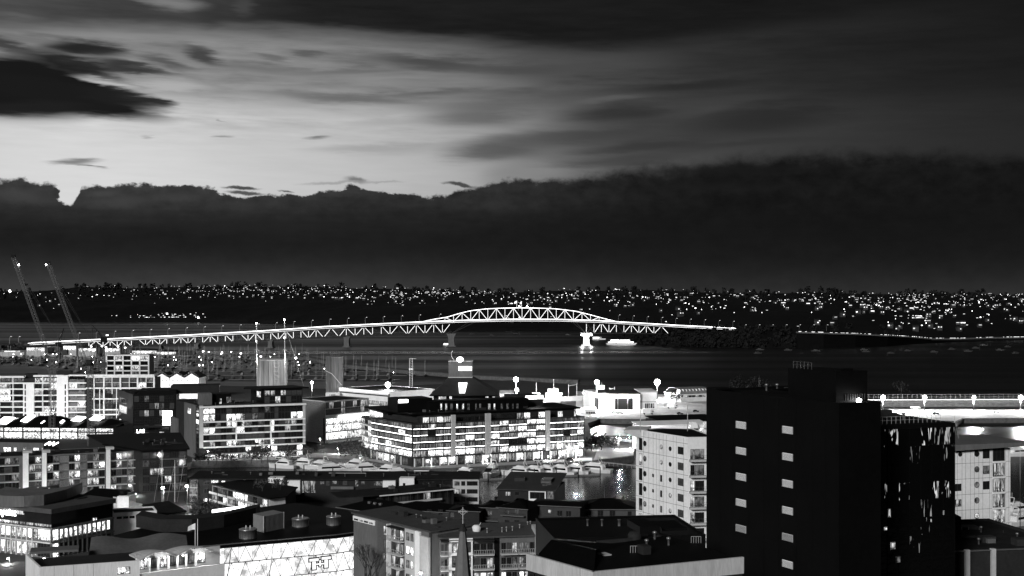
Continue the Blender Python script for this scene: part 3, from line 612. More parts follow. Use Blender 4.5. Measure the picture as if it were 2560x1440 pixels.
grid(Q, pairs([287, 308, 329, 350, 371]), pairs([890, 901, 914, 927, 938]), 300, 'KKKGDDM', .12, 1, rnd=r, lits={(0, 2): 'L', (0, 3): 'M'}); grid(Q, [(269, 286)], pairs([890, 938]), 300, 'K', .1, 0)
vbars(Q, 'column', white, [267, 287, 308, 329, 350, 372], 887, 938, 300, .75, .8); hbars(Q, 'balcony_slab', white, 266, 373, [888, 901.5, 914, 927], 300, .7, .8)

# ---- B: three gabled white sheds
for i, (x0, x1, l_) in enumerate(((386, 423, 'white gabled boat shed beside the apartment block, first of three'), (424, 460, 'middle one of three white gabled boat sheds in a row'), (461, 497, 'white gabled boat shed furthest from the apartment block'))):
    W = bld('gabled_shed', l_, x0, 960, x1, 960, 'shed', group='white gabled sheds'); ze, zr = zpx(945, 960), zpx(934, 960); mb = MB(); l = W.len
    f = [(0, 3), (l, 3), (l, ze), (l / 2, zr), (0, ze)]; mb.add([W.pt(s, 0, z) for s, z in f] + [W.pt(s, 22, z) for s, z in f], ((0, 1, 2, 3, 4), (9, 8, 7, 6, 5), (0, 5, 6, 1), (1, 6, 7, 2), (4, 9, 5, 0))); mb.build('walls', white, W.root)
    mb = MB(); mb.hexa([W.pt(-.3, -.5, ze), W.pt(l / 2, -.5, zr), W.pt(l / 2, 22.5, zr), W.pt(-.3, 22.5, ze), W.pt(-.3, -.5, ze + .5), W.pt(l / 2, -.5, zr + .5), W.pt(l / 2, 22.5, zr + .5), W.pt(-.3, 22.5, ze + .5)]); mb.hexa([W.pt(l / 2, -.5, zr), W.pt(l + .3, -.5, ze), W.pt(l + .3, 22.5, ze), W.pt(l / 2, 22.5, zr), W.pt(l / 2, -.5, zr + .5), W.pt(l + .3, -.5, ze + .5), W.pt(l + .3, 22.5, ze + .5), W.pt(l / 2, 22.5, zr + .5)]); mb.build('roof', dgrey, W.root)
    W.part('vent', dark, *[(l * u, l * u + .7, -.08, .1, zpx(952.5, 960), zpx(951, 960)) for u in (.2, .5, .8)])
    mb = MB()
    for k in range(7):
        u = k / 6; z = ze + (zr - ze) * (1 - abs(2 * u - 1)); mb.bar(W.pt(l * u, -.4, z), W.pt(l * u, -.4, z + 1.6), .08)
        if k < 6: u2 = (k + 1) / 6; mb.bar(W.pt(l * u, -.4, z + 1.5), W.pt(l * u2, -.4, ze + (zr - ze) * (1 - abs(2 * u2 - 1)) + 1.5), .08)
    mb.build('ridge_rail', metal, W.root)

# ---- C: market hall with sawtooth roof
W = bld('market_hall', 'low market hall with zigzag dark roof, white skylights and a bright glass wall', -60, 694, 286, 688, 'market hall')
zt = zpx(1069, 690); block(W, 30, 3, zt, dgrey, dark, .1)
grid(W, [(-60, 9), (10, 56), (58, 102), (104, 148), (150, 194), (195, 238), (240, 284)], [(1069, 1079), (1080, 1099)], 100, 'H', .15, 5, name='shopfront', trans=1)
vbars(W, 'column', dmetal, [9.5, 57, 103, 149, 194.5, 239], 1066, 1101, 100, .35, .5)
rf = [(-60, 1062), (8, 1060), (22, 1063), (38, 1043), (62, 1050), (57, 1064), (70, 1046), (125, 1046), (145, 1054), (166, 1046), (193, 1054), (186, 1060), (206, 1047), (236, 1055), (246, 1052), (285, 1062)]
mb = MB(); ft = [(-60, 1045), (10, 1056), (36, 1043), (60, 1052), (68, 1046), (124, 1046), (150, 1056), (165, 1046), (192, 1058), (206, 1046), (236, 1057), (250, 1052), (286, 1062)]
for (a, ya), (b, yb) in zip(ft, ft[1:]):
    sa, sb, za, zb = W.s_(a), W.s_(b), zpx(ya, 690), zpx(yb, 690); mb.hexa([W.pt(sa, -1.5, zt), W.pt(sb, -1.5, zt), W.pt(sb, 14, zb - .3), W.pt(sa, 14, za - .3), W.pt(sa, -1.5, zt + .35), W.pt(sb, -1.5, zt + .35), W.pt(sb, 14, zb), W.pt(sa, 14, za)]); mb.hexa([W.pt(sa, 14, zt), W.pt(sb, 14, zt), W.pt(sb, 30, zt), W.pt(sa, 30, zt), W.pt(sa, 14, za - .02), W.pt(sb, 14, zb - .02), W.pt(sb, 30, zt + .3), W.pt(sa, 30, zt + .3)])
mb.build('roof', black, W.root)
def skyl(x0, y0, x1, y1, sk):
    a, b = W.s_(x0), W.s_(x1); f = lambda y: -1.5 + 15.5 * (zpx(y, 690) - zt) / (zpx(1047, 690) - zt)
    yb_, yt = f(y1), f(y0); zb_, zt_ = zpx(y1, 690), zpx(y0, 690); k = (b - a) * sk
    mb = MB(); mb.hexa([W.pt(a - k, yb_, zb_), W.pt(b - k, yb_, zb_ - .4), W.pt(b, yt, zt_ - .4), W.pt(a, yt, zt_), W.pt(a - k, yb_ - .3, zb_ + .5), W.pt(b - k, yb_ - .3, zb_ + .1), W.pt(b, yt - .3, zt_ + .1), W.pt(a, yt - .3, zt_ + .5)]); mb.build('skylight', glowlo, W.root)
for q in ((-14, 1050, 13, 1062, .15), (35, 1046, 59, 1058, .2), (96, 1057, 101, 1062, .2), (141, 1055, 146, 1060, .2), (167, 1048, 190, 1056, .2), (210, 1047, 236, 1054, .2)): skyl(*q)

# ---- D: dark glass office with the bright screen
r = random.Random(5)
W = bld('glass_office', 'dark glass office with a blinding white screen and an overhanging black roof', 333, 668, 440, 672)
block(W, 26, 3, zpx(986, 670), black, dark, .2); L2 = sub(W, 296, 700, 333, 668)
mb = MB(); mb.prism([tuple(L2.pt(0, 0, 0)[:2]), tuple(L2.pt(L2.len, 0, 0)[:2]), tuple(W.pt(0, 26, 0)[:2]), tuple(L2.pt(0, 14, 0)[:2])], zpx(1050, 690), zpx(985, 670)); mb.build('wing', black, W.root)
pwin(L2, 299, 1011, 317, 1029, litL, mull=4); pwin(L2, 299, 992, 317, 1006, glassk, mull=3)
grid(W, split(335, 436, 8), pairs([988, 1006, 1024, 1042, 1060, 1078, 1096], 1), 380, 'KKKGGKSKD', .1, 2, rnd=r, trans=1)
W.ppart('light_screen', signm, 407, 1027, 430, 1068, .5)
for x0, x1, y0, y1 in ((372, 379, 1083, 1096), (382, 396, 1084, 1098)): pwin(W, x0, y0, x1, y1, litL, mull=1, out=.1)
W.ppart('canopy', dgrey, 335, 1064, 428, 1068, 4); W.ppart('lower_wing', dgrey, 430, 1048, 448, 1120, 1.0, 8)
q, _ = roofbox(W, 'roof_plant', dgrey, 427, 965, 548, 985, 10, 16); q2, _ = roofbox(W, 'roof_slab', black, 345, 977, 440, 986, 3, 22)
def text(parent, W, s, px, py0, py1, m, out, ext=.12, width=None):
    cu = bpy.data.curves.new('lettering', 'FONT'); cu.body = s; cu.extrude = ext; z0, z1 = W.z_(px, py1), W.z_(px, py0); cu.size = (z1 - z0) * 1.38
    tmp = bpy.data.objects.new('lettering_curve', cu); me = bpy.data.meshes.new_from_object(tmp); bpy.data.objects.remove(tmp); me.name = 'lettering'; me.materials.clear(); me.materials.append(m)
    o = bpy.data.objects.new('lettering', me); C.objects.link(o); o.parent = parent
    p = W.pt(W.s_(px), -out, z0); o.location = p - parent.location; o.rotation_euler = (math.radians(90), 0, W.ang); return o
text(W.root, W, 'LAS', 341, 1073, 1082, signm, .3)

# ---- E: banded apartment building, left of centre
r = random.Random(8)
E = bld('waterfront_apartments', 'seven storey apartment building with white floor bands and a glass penthouse on its roof', 498, 600, 763, 619)
block(E, 22, 3, zpx(1017, 600), dgrey, black, .3)
LW = sub(E, 440, 640, 498, 600); LW.part('side_wing', grey, (LW.s_(462), LW.s_(490), -.3, .5, 3, zpx(1014, 604)))
mb = MB(); mb.prism([tuple(LW.pt(0, 0, 0)[:2]), tuple(LW.pt(LW.len, 0, 0)[:2]), tuple(E.pt(0, 22, 0)[:2]), tuple(LW.pt(0, 12, 0)[:2])], 3, zpx(1014, 606)); mb.build('side_walls', dgrey, E.root)
LW.part('side_panel', grey, (LW.s_(429), LW.s_(447), -.6, .4, 8, zpx(1049, 630)))
for k in range(7): pwin(LW, 490.5, 1017 + 15 * k, 497.5, 1029 + 15 * k, pick('KKKGM' if k != 2 else 'L', r), name='side_window')
pwin(LW, 471, 1019, 479, 1033, litM, mull=1, name='side_window', out=.35)
E.ppart('corner_pier', pale, 498, 1014, 507.5, 1120, .9, .5); vbars(E, 'column', white, [590, 676.5], 1053, 1105, 600, .5, 1.3); E.ppart('end_pier', pale, 757, 1012, 762, 1108, 1.3, .5)
hbars(E, 'balcony_slab', white, 508, 762, [1055.5, 1070, 1086, 1103, 1119], 508, .55, 1.5); hbars(E, 'roof_fascia', white, 498, 764, [1017.8], 508, .8, 1.8, 1)
cols = [508, 523, 538, 552, 566, 580, 590, 602, 612, 630, 645, 661, 676, 686, 696, 712, 727, 742, 757]
ys = [(1022, 1036), (1037, 1054), (1057, 1069), (1071, 1085), (1087, 1102), (1104, 1118)]
grid(E, pairs(cols, .3), ys, 508, 'KKKKGGGKKD', .05, 1, rnd=r, lits={(0, 0): 'L', (0, 1): 'L', (1, 0): 'L', (1, 1): 'L', (1, 4): 'L', (1, 5): 'L', (1, 6): 'L', (1, 7): 'M', (2, 4): 'M', (2, 5): 'L', (2, 7): 'M', (2, 12): 'L', (3, 0): 'L', (3, 1): 'L', (3, 6): 'L', (3, 7): 'L', (3, 12): 'L', (4, 14): 'G', (5, 4): 'L', (5, 5): 'L', (5, 10): 'M', (5, 12): 'L', (1, 16): 'L', (1, 17): 'L', (5, 1): 'S', (2, 15): 'S', (3, 15): 'S', (2, 16): 'S'})
grid(E, pairs([525, 548, 572, 597, 612, 630, 650, 676, 695, 716, 740, 758], 2), [(1122, 1135)], 508, 'KKKKKKMLLKL', .05, 1, rnd=r, name='ground_window'); grid(E, pairs([512, 540, 568, 596, 624, 652, 680, 700, 720, 740, 758], 1), [(1138, 1150)], 508, 'HHDHSH', .05, 2, rnd=r, name='shopfront')
hbars(E, 'canopy', pale, 512, 760, [1136.5], 508, .3, 2.2)
Q = sub(E, 660, 622, 756, 629); Q.part('penthouse', dgrey, (0, Q.len, 0, 14, zpx(1015, 622), zpx(973, 622))); grid(Q, split(661, 755, 7), [(976, 989), (991, 1009)], 670, 'KKGGSMK', .08, 1, rnd=r)
Q2 = sub(E, 627, 638, 660, 622); Q2.part('penthouse_side', black, (0, Q2.len, 0, 8, zpx(1012, 630), zpx(974, 630))); pwin(Q2, 642, 977, 652, 992, litL, mull=1)
mb = MB(); mb.prism([tuple(Q.pt(-9, 5, 0)[:2]), tuple(Q.pt(-1.5, -1.5, 0)[:2]), tuple(Q.pt(Q.len + 3, -1.5, 0)[:2]), tuple(Q.pt(Q.len - 1, 16, 0)[:2]), tuple(Q.pt(-6, 16, 0)[:2])], zpx(972.5, 624), zpx(969.5, 624)); mb.build('penthouse_roof', black, E.root)
q, _ = roofbox(E, 'roof_screen', grey, 500, 984, 530, 1013, 8, 8); q, _ = roofbox(E, 'roof_room', black, 530, 985, 578, 1012, 10, 8); pwin(q, 548, 996, 554, 1010, litM, mull=1); pwin(q, 566, 992, 577, 1008, litS, mull=1)

# ---- F: screened glass building
W = bld('screened_hotel', 'glass building with a dark slatted corner and a blown out lobby behind the parked boats', 813, 668, 922, 690)
block(W, 26, 3, zpx(1003, 668), pale, black, .3); L2 = sub(W, 770, 690, 813, 668); mb = MB(); mb.prism([tuple(L2.pt(0, 0, 0)[:2]), tuple(L2.pt(L2.len, 0, 0)[:2]), tuple(W.pt(0, 20, 0)[:2]), tuple(L2.pt(0, 10, 0)[:2])], 3, zpx(1003, 674)); mb.build('side_walls', dgrey, W.root)
grid(W, split(814, 921, 11), [(1006, 1022), (1023, 1038)], 820, 'GGGGS', .03, 3); grid(L2, split(771, 812, 4), [(1005, 1020), (1021, 1040)], 800, 'GGS', .03, 3)
W.ppart('soffit_light', glowlo, 846, 1040, 921, 1046, 1.4); grid(W, split(815, 921, 6), [(1047, 1062), (1063, 1080), (1082, 1100)], 820, 'HLL', .05, 2, name='lobby_glass')
L2.part('slatted_screen', black, (L2.s_(773), L2.s_(812.5), -.5, .3, zpx(1107, 672), zpx(1044, 672))); L2.part('screen_light', glowdim, (L2.s_(777), L2.s_(778), -.6, -.5, zpx(1066, 680), zpx(1048, 680)), (L2.s_(773), L2.s_(806), -.7, -.5, zpx(1105.5, 675), zpx(1103, 675)))
W.ppart('canopy', pale, 815, 1105, 921, 1108, 3)

# ---- G: the big glass office in the centre
r = random.Random(31)
Gb = bld('harbour_office', 'largest brightly lit glass office, its corner facing the boats and concrete fins between bays', 1031, 577, 1461, 614)
LG = sub(Gb, 928, 608, 1031, 577); LG.root = Gb.root
z5 = zpx(1060, 577); foot = [tuple(Gb.pt(0, 0, 0)[:2]), tuple(Gb.pt(Gb.len, 0, 0)[:2]), tuple(Gb.pt(Gb.len, 34, 0)[:2]), tuple(LG.pt(0, 0, 0)[:2])]
block(Gb, 30, 3, z5, dgrey, black, .3, foot=foot)
ft2 = [tuple(Gb.pt(4, 4, 0)[:2]), tuple(Gb.pt(Gb.len - 4, 3, 0)[:2]), tuple(Gb.pt(Gb.len - 2, 32, 0)[:2]), tuple(LG.pt(4, 4, 0)[:2])]
mb = MB(); mb.prism(ft2, z5 - .2, zpx(1040, 577)); mb.build('top_storey', dgrey, Gb.root); cen = sum((Vector(p) for p in ft2), Vector((0, 0))) / 4
mb = MB(); mb.prism([tuple(cen + (Vector(p) - cen) * 1.07) for p in ft2], zpx(1040, 577), zpx(1036.5, 577)); mb.build('roof', black, Gb.root)
T = Wall(1038, 581, 1450, 617, Gb.root); grid(T, [(1056, 1072), (1073, 1090), (1091, 1108), (1109, 1126)], [(1043, 1058)], 1056, 'LSM', .1, 2, rnd=r, out=.4); grid(T, pairs([1138, 1156, 1174, 1192, 1210], 1), [(1045, 1057)], 1056, 'KKDM', .1, 2, rnd=r, out=.4); grid(T, pairs([1290, 1308, 1326, 1344, 1362, 1376, 1392, 1408, 1424, 1440], 1), [(1042, 1058)], 1056, 'LLSLSK', .1, 2, rnd=r, out=.4)
T.part('top_pane', glassk, (T.s_(1228), T.s_(1288), -.5, -.3, z5, z5 + 2.6))
SL = [1060, 1076, 1092.5, 1109.5, 1126.5, 1144.5]
bays = split(1032, 1127, 5) + split(1138, 1212, 3) + split(1226, 1363, 6) + split(1374, 1460, 5)
for j in range(5):
    for i, (a, b) in enumerate(bays):
        w = 'BBBBBBBM' if j < 4 else 'LMSLHM'
        if (j, i) in ((2, 16), (3, 10), (3, 11), (1, 2)): w = 'K'
        if (j, i) in ((0, 9), (1, 10), (1, 11), (0, 12), (2, 12), (3, 12), (3, 13), (2, 6), (2, 8), (2, 11), (0, 13), (1, 13), (2, 18)): w = 'L'
        win(Gb, Gb.s_(a) + .1, Gb.s_(b) - .1, zpx(SL[j + 1], 577) + .25, zpx(SL[j], 577) - .35, pick(w, r), mull=4, fw=.1)
        if j < 4 and w[0] == 'B': Gb.part('sill_light', glowlo, (Gb.s_(a) + .2, Gb.s_(b) - .2, -.12, -.02, zpx(SL[j + 1], 577) + .3, zpx(SL[j + 1], 577) + .56))
for j in range(5):
    for i, (a, b) in enumerate(split(928, 1030, 6)):
        win(LG, LG.s_(a) + .1, LG.s_(b) - .1, zpx(SL[j + 1], 577) + .25, zpx(SL[j], 577) - .35, pick('BBBBL' if j < 4 else 'SLH', r), mull=5, fw=.1, name='side_window')
        if j < 4: LG.part('sill_light', glowlo, (LG.s_(a) + .2, LG.s_(b) - .2, -.12, -.02, zpx(SL[j + 1], 577) + .3, zpx(SL[j + 1], 577) + .56))
for y in SL: hz = zpx(y, 577); Gb.part('floor_band', dmetal, (0, Gb.len, -.35, 0, hz - .22, hz + .22)); LG.part('floor_band', dmetal, (0, LG.len, -.35, 0, hz - .22, hz + .22))
for x0, x1 in ((1127.5, 1137), (1212.5, 1225), (1363.5, 1373)): Gb.part('concrete_fin', pale, (Gb.s_(x0), Gb.s_(x1), -1.1, .2, 7, zpx(1041, 577)))
for i, (a, b) in enumerate(split(1034, 1458, 20)): win(Gb, Gb.s_(a) + .25, Gb.s_(b) - .25, 3.3, zpx(1147, 577), pick('HHSHD', r), name='shopfront', mull=2, fw=.1); Gb.part('column', white, (Gb.s_(a) - .22, Gb.s_(a) + .22, -1.5, -1.0, 3, zpx(1146, 577)))
for i, (a, b) in enumerate(split(930, 1020, 6)): win(LG, LG.s_(a) + .25, LG.s_(b) - .25, 3.3, zpx(1147, 577), pick('HDHS', r), name='shopfront', mull=2, fw=.1); LG.part('column', white, (LG.s_(a) - .2, LG.s_(a) + .2, -.7, -.3, 3, zpx(1146, 577)))
q, _ = roofbox(Gb, 'roof_plant', black, 994, 998, 1081, 1030, 14, 14); q.part('sign_light', signm, (.4, 5, -.2, 0, q.z_(1000, 1007), q.z_(1000, 999)))
q, _ = roofbox(Gb, 'louvre_house', black, 1074, 1004, 1322, 1032, 10, 10)
for i, x in enumerate((1101, 1113, 1126, 1141, 1155, 1168, 1188, 1198, 1220, 1234, 1252, 1266, 1280, 1291)): pwin(q, x, 1009, x + 4 + (i * 7) % 3, 1025, pick('DLDMSD', r), name='louvre_window', mull=1)
q, _ = roofbox(Gb, 'roof_plant', dgrey, 1290, 990, 1358, 1030, 16, 14); q.part('sign_light', signm, (q.s_(1314), q.s_(1357), -.2, 0, q.z_(1314, 998), q.z_(1314, 990)))
# its rear wing seen past the left end
W = bld('terrace_office', 'narrow office wing with lit balconies just behind the large glass office', 903, 640, 930, 622)
block(W, 14, 3, zpx(1044, 630), dgrey, black, .3); grid(W, split(904, 929, 3), pairs([1046, 1061, 1076, 1091, 1106, 1121], 1.5), 915, 'LLSMK', .05, 1, rnd=r); hbars(W, 'balcony_slab', white, 902, 930, [1061, 1076, 1091, 1106], 915, .4, 1.2)
Q, _ = roofbox(W, 'glass_pavilion', pale, 923, 1024, 972, 1043, 8, 9); grid(Q, split(924, 971, 4), [(1025, 1041)], 930, 'LLH', .1, 2)
mb = MB(); mb.prism([tuple(Q.pt(-2, -2, 0)[:2]), tuple(Q.pt(Q.len + 5, -2, 0)[:2]), tuple(Q.pt(Q.len + 5, 12, 0)[:2]), tuple(Q.pt(-2, 12, 0)[:2])], Q.z_(930, 1021), Q.z_(930, 1018)); mb.build('pavilion_roof', black, W.root)

# ---- hip-roofed tower house behind it
D0 = 690; W = bld('hip_roofed_building', 'building with a wide dark pyramid roof rising to a square lamp-topped tower', 1074, D0, 1245, D0)
W.part('walls', dgrey, (2, W.len - 2, 2, 30, 3, zpx(989, D0)))
def ring(x0, x1, py, y0, y1): z = zpx(py, D0); k = D0 / F; return [((x0 - 1280) * k, D0 + y0, z), ((x1 - 1280) * k, D0 + y0, z), ((x1 - 1280) * k, D0 + y1, z), ((x0 - 1280) * k, D0 + y1, z)]
lv = [ring(1074, 1245, 988, 0, 36), ring(1100, 1210, 966, 8, 29), ring(1118, 1179, 947, 12, 25)]; mb = MB(); [mb.hexa(a + b) for a, b in zip(lv, lv[1:])]; mb.build('roof', dgrey, W.root)
mb = MB(); mb.hexa(ring(1072, 1247, 990, -1, 37) + ring(1074, 1245, 988.2, 0, 36)); mb.build('eave', black, W.root)
mb = MB(); mb.hexa(ring(1118.5, 1178.5, 947.5, 12.2, 24.8) + ring(1118.5, 1178.5, 907, 12.2, 24.8)); mb.build('tower', grey, W.root); mb = MB(); mb.hexa(ring(1117.5, 1179.5, 948, 11.8, 25.2) + ring(1117.5, 1179.5, 946, 11.8, 25.2)); mb.hexa(ring(1117.5, 1179.5, 907, 11.8, 25.2) + ring(1117.5, 1179.5, 905.5, 11.8, 25.2)); mb.build('cornice', pale, W.root)
mb = MB(); mb.hexa(ring(1144, 1178, 930, 11.6, 12) + ring(1144, 1178, 919, 11.6, 12)); mb.build('lit_panel', glowdim, W.root)
k_ = D0 / F; mb = MB(); a_ = Vector(((1144 - 1280) * k_, D0 + 7.5, zpx(966.5, D0))); mb.hexa([Vector(((1148 - 1280) * k_, D0 + 1.5, zpx(984, D0))), Vector(((1162 - 1280) * k_, D0 + 1.5, zpx(984, D0))), Vector(((1167 - 1280) * k_, D0 + 9.5, zpx(962, D0))), Vector(((1144 - 1280) * k_, D0 + 9.5, zpx(962, D0))), Vector(((1148 - 1280) * k_, D0 + .8, zpx(982, D0))), Vector(((1162 - 1280) * k_, D0 + .8, zpx(982, D0))), Vector(((1167 - 1280) * k_, D0 + 8.8, zpx(959, D0))), Vector(((1144 - 1280) * k_, D0 + 8.8, zpx(959, D0)))]); mb.build('roof_light', glowdim, W.root)
grid(Wall(1095, D0 + 1.9, 1240, D0 + 1.9, W.root), split(1096, 1130, 5) + split(1205, 1238, 4), [(990.5, 1001)], 1100, 'SMKL', .1, 1)
zt = zpx(905, D0); x_ = (1127 - 1280) * k_; f = thing('rooftop_sculpture', (x_, D0 + 14, zt), 'thin curved metal sculpture standing on the square tower roof', 'sculpture'); mb = MB(); pts = [Vector((x_ + 1.6, D0 + 14, zt)), Vector((x_ + .3, D0 + 14, zt + 1.2)), Vector((x_ - .4, D0 + 14, zt + 3)), Vector((x_ - .2, D0 + 14, zt + 4.8)), Vector((x_ + .4, D0 + 14, zt + 5.6))]
for a, b in zip(pts, pts[1:]): mb.bar(a, b, .22)
mb.build('curved_pole', pale, f); mb = MB(); mb.box(x_ + .9, x_ + 2.4, D0 + 13.4, D0 + 14.6, zt, zt + .4); mb.build('plinth', grey, f)
# ---- long white shed
W = bld('long_shed', 'long low shed with a white lit wall band and flat dark roof beside the silos', 847, 900, 974, 860, 'shed')
block(W, 40, 3, zpx(973, 885), white, dark, .3); W.ppart('wall_stripe', dgrey, 848, 978, 973, 981, .15); W.ppart('shopfront', litS, 850, 993, 972, 1004, .1)
W.part('wall_light', glowlo, (1, W.len - 1, -.25, -.05, zpx(976.8, 885), zpx(975, 885))); S2 = sub(W, 974, 860, 1052, 900); S2.part('side_wall', grey, (0, S2.len, -.05, 1, 3, zpx(982, 870)))
# ---- silos
def silo(px0, px1, D, ytop, ybase, label, shell):
    xc, rad = ((px0 + px1) / 2 - 1280) * D / F, (px1 - px0) / 2 * D / F; t = thing('silo', (xc, D, 3), label, 'silo', 'concrete silos'); zt = zpx(ytop, D); mb = MB()
    n = 40; prof = []; mb.lathe((xc, D, 0), [(rad, 3), (rad, zt - .6), (rad * 1.02, zt - .6), (rad * 1.02, zt)], 36); mb.build('shell', shell, t)
    mb = MB()
    for i in range(14): a = i * 2 * math.pi / 14; mb.bar((xc + rad * math.cos(a), D + rad * math.sin(a), zt), (xc + rad * math.cos(a), D + rad * math.sin(a), zt + 1.3), .1)
    mb.build('railing', dmetal, t); return t, xc, rad, zt
t, xc, rad, zt = silo(645, 718, 900, 898, 970, 'wide pale concrete silo with a lattice stair tower up its front', mat('streaked_concrete', .5, .8, .5, .35, grain=(1, 1, .04)))
x_ = (699 - 1280) * 900 / F; mb = MB()
for dx_ in (-1.6, 1.6):
    for dy in (-.5, -3): mb.bar((x_ + dx_, 900 - rad + dy + .5, 3), (x_ + dx_, 900 - rad + dy + .5, zt), .14)
for i in range(11): z = 6 + i * (zt - 6) / 11; mb.bar((x_ - 1.6, 900 - rad, z), (x_ + 1.6, 900 - rad, z), .12); mb.bar((x_ - 1.6, 900 - rad, z), (x_ + 1.6, 900 - rad, z + (zt - 6) / 11), .12); mb.bar((x_ - 1.6, 900 - rad - 2.5, z), (x_ + 1.6, 900 - rad - 2.5, z), .12)
mb.build('stair_tower', pale, t); mb = MB(); [mb.bar((xc + rad * math.sin(a) * 1.0, 900 - rad * math.cos(a) - .1, 3), (xc + rad * math.sin(a), 900 - rad * math.cos(a) - .1, zt - 1), .12) for a in (-.62, -.5, -.1, .25)]; mb.build('downpipe', dgrey, t)
t, xc, rad, zt = silo(815, 858, 905, 891, 985, 'slender dark concrete silo with a slanting conveyor and a white hut at its foot', mat('dark_streaked_concrete', .16, .8, .8, .35, grain=(1, 1, .04)))
mb = MB(); mb.bar((xc - 5.6, 905 - rad - .6, zpx(925, 905)), (xc - 1, 905 - rad - .8, zpx(933, 905)), .25); mb.bar((xc - 1, 905 - rad - .8, zpx(933, 905)), (xc + 6, 905 - rad, zpx(962, 905)), .25); mb.build('conveyor', pale, t); mb = MB(); [mb.bar((xc + dx_, 905, zt), (xc + dx_ * .6, 905, zt + 2.2), .12) for dx_ in (-2, 2)]; mb.bar((xc - 1.2, 905, zt + 2.2), (xc + 1.2, 905, zt + 2.2), .15); mb.build('hoist_frame', metal, t)
q = Wall(814, 892, 848, 892); q.root = t; q.part('hut', white, (0, q.len, 0, 6, 3, zpx(982, 892))); pwin(q, 823, 986, 840, 998, litS, mull=3)
# lattice mast beyond the shed
x_ = (1027.5 - 1280) * 980 / F; t = thing('lattice_mast', (x_, 980, 3), 'square lattice mast standing alone before the breakwater', 'mast'); z1 = zpx(896, 980); mb = MB()
for a in (-1.1, 1.1):
    for b_ in (-1.1, 1.1): mb.bar((x_ + a, 980 + b_, 3), (x_ + a, 980 + b_, z1), .16)
for i in range(15): z = 4 + i * (z1 - 4) / 15; mb.bar((x_ - 1.1, 978.9, z), (x_ + 1.1, 978.9, z + (z1 - 4) / 15), .1); mb.bar((x_ - 1.1, 978.9, z), (x_ + 1.1, 978.9, z), .1)
mb.build('lattice', pale, t); mb = MB(); mb.box(x_ - 1.5, x_ + 1.5, 978.5, 981.5, zpx(924, 980), zpx(921, 980)); mb.bar((x_ - 1, 980, z1), (x_ + 4, 980, z1 - .3), .15); mb.build('platform', white, t)

# ---------------------------------------------------------------- foreground right: towers
r = random.Random(14)
def slant(W, d, ze, zr, over=.5, m=None, name='roof', th=.35, e=.4):
    """mono-pitch roof plane rising from the front eave to the back"""
    mb = MB(); mb.hexa([W.pt(-e, -over, ze), W.pt(W.len + e, -over, ze), W.pt(W.len + e, d, zr), W.pt(-e, d, zr), W.pt(-e, -over, ze + th), W.pt(W.len + e, -over, ze + th), W.pt(W.len + e, d, zr + th), W.pt(-e, d, zr + th)]); return mb.build(name, m or dark, W.root)
def disc(W, px, py, rad, m, name='round_window', out=.06):
    s, z = W.s_(px), W.z_(px, py); n = 16; mb = MB()
    c = [W.pt(s + rad * math.cos(2 * math.pi * i / n), -out, z + rad * math.sin(2 * math.pi * i / n)) for i in range(n)]; c2 = [W.pt(s + rad * math.cos(2 * math.pi * i / n), .1, z + rad * math.sin(2 * math.pi * i / n)) for i in range(n)]
    mb.add(c + c2, [tuple(range(n))[::-1]] + [(i, (i + 1) % n, n + (i + 1) % n, n + i) for i in range(n)], 0)
    for i in range(n):
        a, b = 2 * math.pi * i / n, 2 * math.pi * (i + 1) / n; q = lambda t, k: W.pt(s + rad * k * math.cos(t), -out - .04, z + rad * k * math.sin(t)); mb.quad(q(b, 1.12), q(a, 1.12), q(a, .92), q(b, .92), 1)
    mb.bar(W.pt(s - rad, -out - .03, z + .1), W.pt(s + rad, -out - .03, z + .1), .03, mi=1)
    return mb.build(name, [m, dmetal], W.root)
# J: white panelled tower
J = bld('white_tower', 'tall white panelled apartment tower with round windows and a curved blade canopy on top', 1590, 318, 1720, 300)
zt = zpx(1093, 300); RW = sub(J, 1720, 300, 1790, 301); foot = [tuple(J.pt(0, 0, 0)[:2]), tuple(J.pt(J.len, 0, 0)[:2]), tuple(RW.pt(RW.len, 0, 0)[:2]), tuple(RW.pt(RW.len, 20, 0)[:2]), tuple(J.pt(0, 8, 0)[:2])]
block(J, 14, 3, zt, white, black, .25, foot=foot)
fl_ = [zpx(1110 + 39.6 * k, 300) for k in range(10)]
J.part('panel_joint', seam, *[(0, J.len, -.02, .01, z - .035, z + .035) for z in fl_]); J.part('panel_joint', seam, *[(J.s_(x) - .025, J.s_(x) + .025, -.018, .01, 10, zt - .3) for x in (1609, 1622, 1633, 1641, 1648, 1658, 1666, 1683, 1691, 1709)])
for k in range(9):
    z = fl_[k + 1]; y_ = lambda px, dz: HZ + (H - z - dz) * F / J.hit(px)
    win(J, J.s_(1598), J.s_(1606), z + .35, fl_[k] - .4, glassk if k not in (1, 5) else litS, name='strip_window', mull=0, fw=.05)
    disc(J, 1612.5, y_(1612.5, 2.15), .62, litD if k in (1, 4) else glassk); disc(J, 1676, y_(1676, 1.9), .5, litS if k in (3, 4) else glassk)
    win(J, J.s_(1695), J.s_(1709), z + 1.0, z + 2.75, pick('KKG', r), mull=1, fw=.05)
    if k < 2: disc(J, 1654, y_(1654, 2.0), .5, litM)
    else: win(J, J.s_(1651), J.s_(1655.5), z + 1.0, z + 2.6, glassk, name='slot_window', fw=.04); win(J, J.s_(1631), J.s_(1635), z + 1.7, z + 2.5, glassk if k != 5 else litM, name='small_window', fw=.04)
